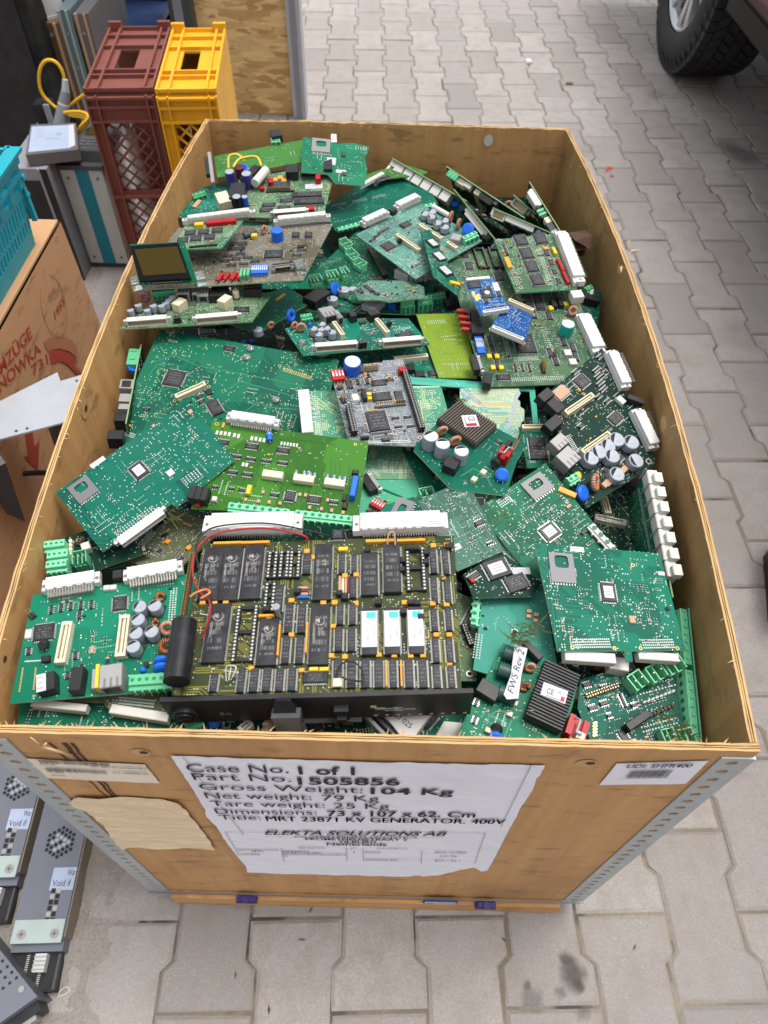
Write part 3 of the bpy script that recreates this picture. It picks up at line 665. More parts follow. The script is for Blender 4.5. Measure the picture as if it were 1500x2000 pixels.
mb.add(P, [(j * (nx + 1) + i, j * (nx + 1) + i + 1, (j + 1) * (nx + 1) + i + 1, (j + 1) * (nx + 1) + i) for j in range(ny) for i in range(nx)], 'cement', True); struct(mb.ob('cement_path'))

# ------------------------------------------------------------------ the plywood crate
CL, CW, CH, CT = 1.071, .62, .651, .0065
crate = empty('plywood_crate', (CW / 2, CL / 2, 0)); tag(crate, 'open topped plywood crate heaped full of green circuit boards', 'crate')
def kid(o): o.parent = crate; o.matrix_parent_inverse = Matrix.Translation((-CW / 2, -CL / 2, 0)); return o
def wall(name, a, b2, nrm, bow, m, mtop=True, seed=1):
    """upright sheet from a to b2 (plan points of the outer face); nrm points out; bow pushes the middle out"""
    a, b2, nrm = Vector(a), Vector(b2), Vector(nrm); mb = MB(); n = 60; r = random.Random(seed); zs = (.048, .2, .35, .5, .6, CH); LV = []
    for off in (0.0, CT):
        P = []
        for z in zs:
            for i in range(n + 1):
                t = i / n; p = a + (b2 - a) * t + nrm * (bow * 4 * t * (1 - t) * math.sin(math.pi / 2 * z / CH) - off)
                P.append((p.x, p.y, z + (r.gauss(0, .0005) if z == CH else 0)))
        LV.append(P)
    k = n + 1
    for s_, P in enumerate(LV):
        fs = []
        for j in range(len(zs) - 1):
            for i in range(n):
                f = (j * k + i, j * k + i + 1, (j + 1) * k + i + 1, (j + 1) * k + i); fs.append(f if s_ == 0 else f[::-1])
        mb.add(P, fs, m)
    top0 = LV[0][-k:]; top1 = LV[1][-k:]; cuts = (0, .3, .42, .58, .7, 1)
    for c in range(5):
        P = []
        for i in range(k):
            u, v = Vector(top0[i]), Vector(top1[i])
            for f in (cuts[c], cuts[c + 1]): w_ = u.lerp(v, f); P.append((w_.x, w_.y, w_.z - (.0012 if c % 2 else 0) + r.gauss(0, .0003)))
        mb.add(P, [(2 * i, 2 * i + 1, 2 * i + 3, 2 * i + 2) for i in range(n)], 'ply_mid' if c % 2 else 'ply_pale')
    for e in (0, n): mb.add([LV[0][e], LV[1][e], LV[1][-k + e], LV[0][-k + e]], [(0, 1, 2, 3)], 'ply_mid')
    return kid(mb.ob(name))
wall('front_panel', (0, 0), (CW, 0), (0, -1), .0, 'ply_front', seed=1); wall('back_panel', (CW, CL), (0, CL), (0, 1), .004, 'ply', seed=2)
wall('side_panel', (0, CL - CT - .0005), (0, CT + .0005), (-1, 0), .029, 'ply', seed=3); wall('side_panel', (CW, CT + .0005), (CW, CL - CT - .0005), (1, 0), .028, 'ply_right_shaded', seed=4)
mb = MB(); mb.bx((.030, -.009, .0), (CW - .030, .02, .0450), 'skid'); mb.bx((.030, .0205, .0), (CW - .030, CL - .012, .0450), 'skid'); kid(mb.ob('base')); mb = MB(); mb.bx((CT + .001, CT + .001, .05), (CW - CT - .001, CL - CT - .001, .06), 'ply'); kid(mb.ob('floor_board'))
# splinters along the sawn rims
mb = MB(); r_ = random.Random(11)
def sliver(p, d, L, w): 
    d = Vector(d).normalized(); s_ = d.orthogonal().normalized() * w; u = d.cross(s_); mb.add([p - s_ / 2, p + s_ / 2, p + u, p + d * L], [(0, 1, 3), (1, 2, 3), (2, 0, 3)], 'splinter')
for i in range(130):
    x = r_.uniform(.01, CW - .01); dens = .5 + .5 * math.sin(x * 40) * math.sin(x * 17 + 2)
    if r_.random() < dens: sliver(Vector((x, CT + .0003, CH - r_.uniform(0, .003))), (r_.uniform(-1, 1), r_.uniform(.4, 1), r_.uniform(-.1, .8)), r_.uniform(.0015, .0065), r_.uniform(.0006, .0014))
for s_, x0 in ((-1, CT), (1, CW - CT)):
    for i in range(40):
        t = r_.uniform(.03, .97); y = t * CL; x = x0 + s_ * .0285 * 4 * t * (1 - t); sliver(Vector((x, y, CH - r_.uniform(0, .003))), (-s_ * r_.uniform(.2, 1), r_.uniform(-1, 1), r_.uniform(-.4, .5)), r_.uniform(.002, .008), r_.uniform(.0006, .0013))
for i in range(50): x = r_.uniform(.02, CW - .02); sliver(Vector((x, CL - CT, CH - r_.uniform(0, .003))), (r_.uniform(-1, 1), -1, r_.uniform(-.6, .3)), r_.uniform(.002, .006), .0009)
for u, v, d in ((1232, 490, (.5, -.6, .5)), (1228, 470, (-.3, -.7, .3)), (1213, 520, (-.2, -1, .1))): sliver(at(u, v, CH - .002), d, .02, .004)
o = kid(mb.ob('wood_splinters')); o['kind'] = 'stuff'
# plugged holes, knots and the cracked strip
def plug(P, nrm, rx, rz, m='ply_pale', hole=True):
    mb = MB(); nrm = Vector(nrm); t = Vector((0, 0, 1)).cross(nrm).normalized(); n = 16
    V = [P + nrm * .0008 + t * math.cos(i / n * math.tau) * rx + Vector((0, 0, math.sin(i / n * math.tau) * rz)) for i in range(n)]; mb.add(V, [tuple(range(n))], m)
    if hole: mb.add([P + nrm * .0012 + t * (rx * .35 + math.cos(i / n * math.tau) * rx * .45) + Vector((0, 0, rz * .1 + math.sin(i / n * math.tau) * rz * .4)) for i in range(n)], [tuple(range(n))], 'brown')
    kid(mb.ob('wood_plug'))
plug(aty(275, 1468, 0), (0, -1, 0), .008, .008); plug(aty(1145, 1489, 0), (0, -1, 0), .009, .008); plug(aty(954, 274, CL - CT), (0, -1, 0), .008, .010, 'offwhite', False)
def inner(u, v, side):
    x = .6
    for _ in range(8):
        P = atx(u, v, x); t = P.y / CL; b_ = .0285 * 4 * t * (1 - t) * math.sin(math.pi / 2 * min(1, P.z / CH)); x = (CW - CT + b_) if side > 0 else (CT - b_)
    return atx(u, v, x)
plug(inner(1210, 526, 1), (-1, 0, 0), .009, .006, 'ply_pale', False); plug(inner(1297, 829, 1), (-1, 0, 0), .010, .009, 'ply_pale', False); plug(inner(1117, 320, 1), (-1, 0, 0), .008, .006, 'ply_pale', False); plug(inner(165, 803, -1), (1, 0, 0), .010, .009, 'ply_mid'); plug(inner(6, 1293, -1), (1, 0, 0), .007, .007, 'ply_mid')
mb = MB(); P0, P1 = aty(125, 1450, 0), aty(240, 1562, 0)
for dx, w_ in ((0, .0022), (.006, .0014), (-.012, .001)):
    V = []
    for i in range(15): t = i / 14; p = P0.lerp(P1, t); p.x = P0.x + dx * (1 - .5 * t) + .0007 * math.sin(i * 2.1); V += [(p.x - w_ * (1 - .5 * t), -.0006, p.z), (p.x + w_ * (1 - .5 * t), -.0006, p.z)]
    mb.add(V, [(2 * i, 2 * i + 1, 2 * i + 3, 2 * i + 2) for i in range(14)], 'brown')
kid(mb.ob('crack'))
# perforated corner angles, bottom wire, clips and tag
for s_ in (-1, 1):
    mb = MB(); wd = .026; xc = CW - wd / 2 if s_ > 0 else wd / 2; k = 29; z0, z1 = .05, .638; ph = (z1 - z0) / k; n = 12
    for i in range(k):
        zc = z0 + (i + .5) * ph; O = []; I = []
        for j in range(n):
            a = j / n * math.tau + math.pi / 4; c, d = math.cos(a), math.sin(a); m_ = 1 / max(abs(c), abs(d)); O.append((xc + c * m_ * wd / 2, -.0015, zc + d * m_ * ph / 2)); I.append((xc - s_ * .001 + c * .0050, -.0015, zc + d * .0050))
        I2 = [(p[0], -.0003, p[2]) for p in I]
        mb.add(O + I + I2, [(j, (j + 1) % n, n + (j + 1) % n, n + j) for j in range(n)] + [(n + j, n + (j + 1) % n, 2 * n + (j + 1) % n, 2 * n + j) for j in range(n)], 'zinc')
    e = xc - s_ * wd / 2; mb.bx((e, -.0015, z0), (e - s_ * .0002, -.0003, z1), 'zinc'); mb.bx((xc - wd / 2, -.0017, z1), (xc + wd / 2, -.0003, z1 + .0012), 'zinc')
    e = CW + .0285 * .1 if s_ > 0 else -.003; P = []
    mb.bx((CW if s_ > 0 else 0, -.0015, z0), ((CW + .0018) if s_ > 0 else -.0018, .0235, z1), 'zinc'); kid(mb.ob('corner_angle'))
zb = aty(620, 1749, -.003).z
mb = MB(); mb.bx((-.002, -.0050, zb - .0012), (CW + .002, -.003, zb + .0008), 'steel_dark'); kid(mb.ob('bottom_strap'))
for u, v in ((477, 1745), (955, 1754)):
    P = aty(u, v, -.007); mb = MB(); mb.box(P.x, -.010, zb - .007, .031, .009, .013, 'purple_clip', top=.8, ch=.001); mb.cyl((P.x, -.012, zb + .006), (P.x, -.012, zb + .009), .005, 'purple_clip', 12); mb.bx((P.x - .012, -.0152, zb - .003), (P.x + .012, -.0143, zb + .001), 'purple_clip'); kid(mb.ob('strap_clip'))
P = aty(866, 1746, -.007); mb = MB(); mb.bx((P.x - .024, -.008, zb - .011), (P.x + .024, -.0066, zb + .010), 'navy'); mb.bx((P.x - .022, -.0086, zb - .010), (P.x + .022, -.008, zb + .003), 'sticker_blue'); put_text(mb, 'EB', Vector((P.x - .018, -.0088, zb - .006)), Vector((.008, 0, 0)), Vector((0, 0, .005)), 'print_black'); kid(mb.ob('tag'))
# paper on the front panel
def fp(u, v, d=.0): P = aty(u, v, -d); return Vector((P.x, -d, P.z))
def paper(name, pts, m, d=.0011, label=None, seed=0, wr=.0012, step=.006, sc=55):
    Q = [fp(u, v) for u, v in pts]; B = []
    for i in range(len(Q)):
        a, c = Q[i], Q[(i + 1) % len(Q)]; k = max(1, int((c - a).length / step))
        for t in range(k): p = a.lerp(c, t / k); B.append(Vector((p.x, p.z)))
    n = len(B); I = []; x0, x1, z0, z1 = min(p.x for p in B), max(p.x for p in B), min(p.y for p in B), max(p.y for p in B); x = x0 + step * .5
    while x < x1:
        z = z0 + step * .5
        while z < z1:
            p = Vector((x, z))
            if min((p - b).length for b in B) > step * .6: I.append(p)
            z += step
        x += step
    V, E_, Fc = geometry.delaunay_2d_cdt(B + I, [(i, (i + 1) % n) for i in range(n)], [], 1, 1e-6)[:3]
    P = []
    for v in V:
        h = noise.noise((v.x * sc, v.y * sc * 1.6, seed)) + .6 * noise.noise((v.x * sc * 2.3, v.y * sc * 2.3, seed + 5)); r_ = 1 - abs(noise.noise((v.x * sc * .5 + v.y * 30, v.y * sc * .6, seed + 9))) * 6
        e = max(0, 1 - min((Vector((v.x, v.y)) - b).length for b in B) / .006)
        P.append((v.x, -d - max(0, .5 + .5 * h) * wr * .5 - max(0, r_) * wr * .5 - e * wr * .8 * max(0, noise.noise((v.x * 40, v.y * 40, 3.3))), v.y))
    mb = MB(); mb.add(P, [tuple(f) for f in Fc], m, True); o = kid(mb.ob(name))
    if label: o['label'] = label
    return o
def lines(parent_name, items, par):
    mb = MB()
    for it in items:
        t, a, b2, cap = it[:4]; k = it[4] if len(it) > 4 else {}; A, B = fp(*a, .0030), fp(*b2, .0030); C_ = fp(a[0] + (cap[0] if isinstance(cap, tuple) else 0), a[1] - (cap[1] if isinstance(cap, tuple) else cap), .0030)
        put_text(mb, t, A, Vector((B.x - A.x, 0, B.z - A.z)), Vector((0, 0, C_.z - A.z)), 'print_black', **k)
    o = mb.ob(parent_name); o.parent = par; return o
z7 = lambda u, v: (320 + u / 1.923, 1460 + v / 1.923)
ship = paper('shipping_label', [(334, 1472), (500, 1478), (700, 1483), (900, 1488), (1064, 1491), (1054, 1512), (1048, 1516), (1040, 1540), (1014, 1578), (1009, 1590), (990, 1625), (975, 1655), (962, 1680), (951, 1698), (940, 1699), (925, 1692), (898, 1697), (860, 1706), (826, 1710), (820, 1708), (800, 1709), (760, 1709), (700, 1707), (640, 1706), (560, 1704), (483, 1701), (481, 1690), (465, 1672), (441, 1640), (423, 1610), (405, 1594), (401, 1585), (402, 1578), (395, 1570), (380, 1542), (352, 1500)], 'label_paper', label='large white shipping label with torn edges and big black print')
b_ = {'bold': .022}; bi = {'bold': .02, 'shear': .35}
lines('print', [('Case No.', z7(92, 91), z7(470, 97), 14.4), ('1 of 1', z7(508, 101), z7(718, 104), 14.4, b_), ('Part No.', z7(114, 122), z7(480, 130), 12.9), ('1505856', z7(505, 139), z7(886, 143), 12.9, b_), ('Gross Weight:', z7(138, 158), z7(748, 172), 11.4), ('104 Kg', z7(776, 175), z7(1086, 180), 11.4, b_),
    ('Net weight:', z7(160, 191), z7(556, 198), 10.6), ('79 Kg', z7(594, 200), z7(808, 204), 10.6), ('Tare weight:', z7(180, 220), z7(606, 228), 9.9), ('25 Kg', z7(638, 229), z7(846, 232), 9.9), ('Dimensions:', z7(197, 248), z7(576, 254), 9.1), ('73 x 107 x 62. Cm', z7(614, 257), z7(1168, 263), 9.5, b_), ('Title:', z7(212, 271), z7(366, 273), 8.7), *[('MRT 23871 KV GENERATOR. 400V', z7(386 + k, 276), z7(1276 + k, 288), 8.7) for k in (0, 1, 2)],
    ('ELEKTA SOLUTIONS AB', z7(378, 327), z7(1060, 333), 7.2, bi), ('c/o VERSTEIJNEN LOGISTICS', z7(490, 339), z7(950, 343), 3.8), ('PROMETHEUSSTRAAT 2', z7(532, 348), z7(914, 351), 3.8, b_), ('TILBURG', z7(655, 358), z7(798, 359), 3.8, b_), ('Netherlands', z7(612, 368), z7(836, 370), 4.6, b_),
    ('ELEKTA SOLUTIONS', z7(280, 387), z7(430, 389), 2.3), ('AB NO.', z7(330, 392), z7(380, 393), 2.3), ('1505856', z7(288, 404), z7(362, 405), 2.3), ('DESCRIPTION', z7(506, 380), z7(606, 381), 2.3), ('SHFR400-KV', z7(446, 392), z7(548, 394), 2.3), ('GENERATOR,400V', z7(446, 398), z7(590, 400), 2.3), ('SVEGEN/THRUSTER/A4228(16-', z7(446, 404), z7(690, 407), 2.3), ('9)', z7(452, 411), z7(466, 411), 2.3), ('QTY', z7(700, 381), z7(722, 381), 2.3), ('1', z7(712, 396), z7(716, 396), 2.3), ('CUSTOMER P.O.', z7(800, 382), z7(916, 384), 2.3), ('9045947', z7(755, 397), z7(815, 398), 2.3), ('ADDITIONAL BOX', z7(756, 425), z7(880, 427), 2.3), ('SERIAL NUMBER', z7(1016, 397), z7(1136, 400), 2.6), ('G101-400', z7(1036, 412), z7(1100, 413), 2.3), ('BOX 1 OF 1', z7(1018, 428), z7(1110, 430), 2.6)], ship)
mb = MB()
def rule(a, b2, w=.0006):
    A, B = fp(*a, .0029), fp(*b2, .0029); d = (B - A).normalized(); n_ = Vector((-d.z, 0, d.x)) * w; mb.add([A - n_, B - n_, B + n_, A + n_], [(0, 1, 2, 3)], 'chip_ink')
for a, c in (((378, 336), (1062, 340)), ((230, 318), (285, 410)), ((1208, 322), (1168, 435)), ((230, 318), (1208, 322)), ((440, 380), (452, 430)), ((685, 378), (688, 428)), ((748, 380), (750, 428)), ((970, 388), (966, 438)), ((748, 418), (966, 424)), ((70, 35), (300, 330)), ((1380, 68), (1265, 300))): rule(z7(*a), z7(*c), .0004)
o = mb.ob('ruled_lines'); o.parent = ship
def bars(mb, a, c, h, n, seed):
    r = random.Random(seed); A, B = fp(*a, .0029), fp(*c, .0029); Hh = A.z - fp(a[0], a[1] + h, .0029).z; x = 0.0
    while x < .98:
        w = r.choice((.005, .008, .013, .018)) * 60 / n
        if x + w > 1: break
        xa, xb = A.x + (B.x - A.x) * x, A.x + (B.x - A.x) * (x + w); za, zb_ = A.z + (B.z - A.z) * x, A.z + (B.z - A.z) * (x + w); mb.add([(xa, -.0029, za - Hh), (xb, -.0029, zb_ - Hh), (xb, -.0029, zb_), (xa, -.0029, za)], [(0, 1, 2, 3)], 'print_black'); x += w + r.choice((.006, .010, .014)) * 60 / n
zR = lambda u, v: (1100 + u / 3.6375, 1450 + v / 3.6375)
udi = paper('barcode_label', [zR(378, 138), zR(1032, 120), zR(868, 284), zR(254, 293)], 'paper', label='white barcode label at the right of the front panel', wr=.0004); udi_t = lines('print', [('UDI: SHFR400', zR(444, 183), zR(906, 178), 6.6, b_)], udi)
mb = MB(); bars(mb, zR(485, 205), zR(785, 199), 15, 60, 4); rule(zR(330, 262), zR(830, 254), .0002); o = mb.ob('barcode'); o.parent = udi
zL = lambda u, v: (u / 4.412, 1460 + v / 4.412)
old = paper('barcode_label', [zL(215, 80), zL(700, 105), zL(1255, 132), zL(1262, 150), zL(1300, 195), zL(1382, 295), zL(820, 272), zL(375, 250)], 'paper_old', label='yellowed label with two barcodes at the left of the front panel', wr=.0006)
lines('print', [('SWITCH LOCATION', zL(300, 102), zL(635, 116), 3.2), ('ELEKTA KVE', zL(1048, 138), zL(1250, 146), 3.4), ('ID096485', zL(350, 150), zL(485, 156), 2.6), ('MRT 23871 KV GENERATOR (Y)', zL(790, 172), zL(1290, 194), 3.4), ('WP13088', zL(410, 216), zL(550, 220), 2.8), ('W.O.  0000000001.00', zL(970, 224), zL(1275, 236), 3.2), ('WP1810', zL(450, 246), zL(565, 250), 2.8)], old)
mb = MB(); bars(mb, zL(318, 106), zL(945, 138), 6.6, 90, 8); bars(mb, zL(385, 178), zL(915, 205), 6.2, 70, 9); o = mb.ob('barcode'); o.parent = old
paper('blank_label', [zL(607, 445), zL(640, 420), zL(680, 404), (250, 1553), (345, 1560), (352, 1563), (372, 1588), (398, 1622), (412, 1640), (421, 1656), (380, 1654), (320, 1652), (250, 1653), (240, 1657), (228, 1646), (200, 1604), (170, 1582), (147, 1572), (143, 1571)], 'paper_tan_w', wr=.0028, sc=42, seed=4, label='blank yellowed and wrinkled label below the barcodes')
mb = MB(); A = fp(82, 1457, .002)
mb.tube([fp(82, 1458, .003), fp(100, 1463, .004), fp(140, 1475, .002)], .0012, 'splinter', 5); mb.tube([fp(82, 1458, .003), fp(90, 1452, .004)], .0008, 'splinter', 5); mb.tube([fp(60, 1440, .002), fp(84, 1459, .003)], .0005, 'splinter', 5); kid(mb.ob('wood_splinter'))
for k, c in (('lime_edge', (.3, .45, .1)), ('sage_line', (.1, .2, .02)), ('line_dark', (.008, .06, .012)), ('line_light', (.02, .19, .115)), ('bezel_black', (.008, .008, .009))): worn(k, c, .5, 0, .1)
class Bl(Bd):
    """a board set by its 3-D edge: p0 corner, ex along the board, ey across it; parts are placed in millimetres"""
    def __init__(s, label, p0, ex, ey, w, h, mat='green', poly=None, edge='edge', cat='circuit board', name='circuit_board', group=GROUP, th=.0016):
        s.ex = Vector(ex).normalized(); e = Vector(ey); s.n = s.ex.cross(e).normalized(); s.ey = s.n.cross(s.ex); s.o = Vector(p0); s.parts = 0
        P = [(a / 1000, b / 1000) for a, b in (poly or [(0, 0), (w, 0), (w, h), (0, h)])]; s.L = P
        mb = MB(); mb.prism(P, -th, 0, 'pcb_' + mat if 'pcb_' + mat in MATS else mat, edge); s.ob = mb.ob(name)
        s.ob.matrix_world = Matrix.Translation(s.o) @ Matrix((s.ex, s.ey, s.n)).transposed().to_4x4()
        tag(s.ob, label, cat, group); s.r = random.Random(sum(map(ord, label)))
    def l(s, u, v): return (u / 1000, v / 1000)
    def mpp(s, u, v): return .001, .001

# ------------------------------------------------------------------ the heap of boards, back to front
# --- back left corner
b = Bd('dark green board under the purple capacitors, against the left plywood wall at the back', [(345, 425), (395, 366), (470, 345), (500, 430)], .603, (.0, .05), 'green')
b.term(378, 392, 402, 384, n=3, wd=9, ht=9); b.blk(385, 400, 18, 8, 3, 'tan', 'relay'); b.smd(60, 'back')
b = Bd('long plain grass green board lying in front of the back plywood wall', [(418, 305), (608, 270), (616, 312), (424, 347)], .637, (.02, .22), 'meadow')
b.smd(70, 'solder', clusters=5); b.blk(541, 272, 20, 14, 12, 'black', 'relay'); b.term(530, 280, 548, 278, n=2, m='tlight', ht=7)
b.blk(414, 335, 7, 60, 9, 'metal', 'bracket', rot=-4); b.blk(407, 330, 10, 34, 7, 'black', 'plug_socket', rot=-4)
b = Bd('small green card with notched right edge and metal card slot, leaning near the back wall', [(592, 268), (652, 274), (655, 281), (690, 279), (721, 286), (718, 300), (712, 303), (717, 332), (712, 363), (655, 358), (640, 340), (588, 336)], .645, (-.1, .3), 'plain', edge='edge_pale')
b.sd(627, 285, 36, 26, m='slot'); b.st(647, 315, 17, 14); b.st(666, 335, 20, 6); b.st(652, 270, 11, 16, rot=4); b.blk(671, 302, 8, 9, 2, 'chip', 'chip'); b.blk(672, 340, 8, 7, 2, 'chip', 'chip')
b.smd(170, 'back', grids=[(695, 289, 715, 291, 5, 3, 2.6, 'solder'), (612, 300, 645, 303, 9, 1, 2, 'solder')])
b = Bd('big plain green board with pale comb of terminals along its front edge', [(628, 412), (715, 348), (822, 338), (856, 398), (657, 452)], .588, (.05, .05), 'plain')
b.term(660, 452, 850, 402, n=22, m='tlight', wd=7, ht=5); b.smd(25, 'solder', clusters=2, grids=[(648, 402, 675, 397, 8, 2, 4, 'solder'), (690, 394, 715, 389, 8, 2, 4, 'solder'), (728, 386, 752, 381, 8, 2, 4, 'solder'), (655, 434, 715, 420, 11, 1, 3, 'solder')])
b.pins(733, 352, 782, 341, rows=2, base='white', ht=5); b.blk(750, 343, 60, 5, 6, 'white', 'edge_connector', rot=11)
b = Bd('grey green board with purple capacitors, yellow wires and two long chips', [(462, 338), (655, 330), (630, 428), (478, 424)], .622, (.03, .1), 'sage')
b.cap(453, 360, 19, 22, 'purple', 'silver', base=False); b.cap(486, 366, 20, 24, 'purple', 'silver', base=False); b.cap(470, 345, 18, 17, 'maroon', base=False)
b.blk(467, 388, 30, 30, 15, 'black', 'transformer'); b.blk(438, 398, 24, 22, 12, 'cream', 'relay', rot=20); b.cap(466, 404, 17, 18, 'black', 'silver'); b.cap(481, 402, 12, 16, 'blue', 'silver')
b.lcyl(500, 372, 522, 346, 14, 'offwhite', lift=.012, endm='metal'); b.disc(476, 340, 26, 'blue', tilt=30); b.blk(492, 352, 16, 30, 14, 'black', 'relay', rot=-30)
b.chip(600, 383, 58, 11, 'x', ht=4); b.chip(604, 397, 58, 11, 'x', ht=4); b.chips([(560, 393), (525, 402), (520, 412), (555, 407)], 26, 9, 'x'); b.st(613, 364, 34, 9)
b.chip(545, 362, 48, 20, 'y', ht=3); b.pins(520, 376, 575, 374, rows=1, ht=9); b.blk(572, 345, 24, 16, 15, 'black', 'relay'); b.blk(603, 338, 28, 13, 14, 'black', 'relay'); b.blk(642, 336, 16, 22, 15, 'black', 'relay')
b.blks([(548, 350), (555, 355), (538, 354)], 10, 6, 4, 'orange', 'capacitor'); b.blk(530, 360, 9, 10, 8, 'red', 'switch'); b.blk(513, 372, 8, 6, 6, 'red', 'switch'); b.blk(622, 356, 10, 9, 10, 'red', 'switch')
b.pins(625, 356, 634, 332, rows=1, ht=12); b.idc(535, 422, 598, 417, ht=8); b.blk(607, 411, 16, 7, 5, 'red', 'resistor_pack'); b.pins(530, 337, 555, 333, rows=2, ht=10)
b.wire([(450, 346, 14), (453, 334, 24), (470, 332, 26), (482, 338, 20)], 4, 'yellow'); b.wire([(460, 350, 20), (474, 338, 24), (505, 334, 24), (514, 345, 18)], 4, 'yellow'); b.smd(130, 'old')
b = Bd('olive streaked board edge sticking out behind the relay board at the back', [(698, 347), (745, 331), (800, 323), (836, 336), (822, 342), (715, 353)], .602, (0, 0), 'meadow'); b.smd(30, 'solder')
b.chips([(740, 352), (752, 348)], 16, 8, 'x'); b.blk(725, 356, 60, 6, 6, 'white', 'edge_connector', rot=13)
# --- back right: boards standing on edge
def slant(label, px0, px1, z0, z1, depth, mat, lean, **k):
    """board whose upper edge runs between two pixels; the board goes down from it, leaning"""
    p0, p1 = at(*px0, z0), at(*px1, z1); ex = (p1 - p0).normalized(); out = Vector((0, 0, 1)).cross(ex).normalized()
    up = Vector((0, 0, 1)) * math.cos(R(lean)) + out * math.sin(R(lean)); L = (p1 - p0).length * 1000
    b = Bl(label, p0 - up * (depth / 1000), ex, up, L, depth, mat, **k); b.W = L; b.H = depth; return b
b = slant('tilted board at the back with six white relays along its top edge', (762, 308), (908, 392), .615, .60, 52, 'sage', -38)
Wd = b.W
for i in range(6): b.blk(Wd * (.12 + .125 * i), 40, Wd * .105, 16, 16, 'offwhite', 'relay')
b.blk(Wd * .03, 34, Wd * .07, 26, 9, 'white', 'edge_connector'); b.disc(Wd * .86, 36, 13, 'blue'); b.tor(Wd * .8, 22, 13); b.disc(Wd * .93, 30, 14, 'blue'); b.blks([(Wd * .2, 20), (Wd * .33, 18), (Wd * .45, 17)], 12, 6, 6, 'tan', 'resistor'); b.blks([(Wd * .27, 25), (Wd * .5, 24), (Wd * .62, 20)], 7, 9, 7, 'black', 'capacitor'); b.smd(90, 'old')
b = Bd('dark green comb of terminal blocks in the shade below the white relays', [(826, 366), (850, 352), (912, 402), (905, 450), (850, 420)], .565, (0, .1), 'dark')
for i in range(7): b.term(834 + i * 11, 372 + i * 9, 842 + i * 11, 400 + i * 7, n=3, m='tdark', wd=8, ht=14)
b = slant('dark tilted board with cream connector and black edge blocks near the back wall', (862, 320), (1014, 420), .625, .60, 85, 'dark', -34)
Wd = b.W; b.mez(Wd * .42, 78, Wd * .42, 20, wd=11, ht=8); b.blk(Wd * .2, 72, 20, 14, 9, 'cream', 'board_connector'); b.blk(Wd * .55, 74, 26, 16, 12, 'black', 'terminal_block'); b.term(Wd * .05, 80, Wd * .17, 80, n=3)
b.blk(Wd * .64, 50, 10, 60, 6, 'steel_dark', 'bracket'); b.blk(Wd * .3, 76, 14, 9, 8, 'offwhite', 'plug_socket'); b.disc(Wd * .84, 66, 12, 'blue'); b.disc(Wd * .92, 56, 12, 'blue'); b.chip(Wd * .3, 40, 26, 20, 'q'); b.smd(110, 'old')
b = slant('narrow board crowded with connectors wedged between the comb of terminals and the cream connector', (884, 368), (972, 475), .612, .60, 50, 'sage', -40)
Wd = b.W; b.din(Wd * .3, 40, Wd * .75, 38, side=-1, m='offwhite'); b.blk(Wd * .2, 32, 14, 12, 12, 'black', 'relay'); b.blk(Wd * .47, 20, 16, 12, 8, 'cream', 'relay'); b.cap(Wd * .62, 14, 9, 11); b.cap(Wd * .9, 36, 9, 11); b.cap(Wd * .93, 24, 9, 11); b.smd(130, 'old')
b = slant('board edge with long white shroud, just behind the card with four square chips', (958, 405), (1090, 462), .615, .60, 45, 'green', -52)
Wd = b.W; b.idc(Wd * .02, 36, Wd * .2, 36, ht=12, wd=13, face=1); b.blk(Wd * .42, 35, Wd * .42, 14, 9, 'white', 'edge_connector'); b.blks([(Wd * .33, 35), (Wd * .45, 35), (Wd * .55, 35)], 7, 8, 10, 'offwhite', 'latch')
for i in range(4): b.cap(Wd * (.7 + .085 * i), 34, 12, 13)
b.smd(60, 'old')
b = slant('small green board with a white header standing by the right plywood wall at the back', (996, 376), (1066, 436), .60, .585, 60, 'green', -45)
Wd = b.W; b.idc(Wd * .05, 48, Wd * .4, 48, ht=12, wd=13, face=1); b.blks([(Wd * .55, 46), (Wd * .7, 48)], 8, 6, 5, 'orange', 'capacitor'); b.smd(60, 'old')
b = slant('thin board standing almost upright at the right with a white connector along its edge', (1020, 338), (1090, 450), .635, .60, 85, 'dark', -12)
Wd = b.W; b.din(Wd * .1, 78, Wd * .38, 78, side=-1, m='offwhite'); b.blk(Wd * .48, 74, 18, 14, 12, 'black', 'terminal_block'); b.blks([(Wd * .44, 80), (Wd * .5, 80)], 5, 4, 13, 'tgreen', 'lamp'); b.blk(Wd * .62, 76, 14, 10, 9, 'cream', 'relay'); b.blk(Wd * .72, 76, 16, 12, 12, 'black', 'relay'); b.cap(Wd * .7, 60, 10, 12); b.blk(Wd * .85, 76, 18, 12, 11, 'grey', 'plug_socket'); b.blk(Wd * .94, 74, 16, 14, 11, 'black', 'relay'); b.smd(100, 'old')
# --- centre back
b = Bd('dark teal board with two rows of open pale green plug sockets', [(604, 540), (700, 448), (848, 520), (800, 600), (690, 590)], .575, (-.02, 0), 'green')
b.term(668, 480, 684, 495, n=2, style='open', m='tlight', ht=14, wd=12); b.term(680, 500, 696, 516, n=2, style='open', m='tlight', ht=14, wd=12); b.term(694, 520, 712, 532, n=2, style='open', m='tlight', ht=14, wd=12)
b.term(605, 560, 628, 556, n=3, style='open', m='tlight', ht=15, wd=14); b.term(638, 552, 660, 548, n=3, style='open', m='tlight', ht=15, wd=14); b.term(666, 545, 680, 542, n=2, style='open', m='tlight', ht=15, wd=14)
b.pins(625, 522, 668, 508, rows=2, base='none', ht=3); b.pins(722, 492, 752, 545, rows=3, socket=True, ht=8); b.pins(706, 500, 722, 528, rows=4, base='none', ht=3)
for i in range(5): b.blk(786 + i * 9, 546 - i * 1, 8, 30, 14, 'white', 'resistor', rot=-8)
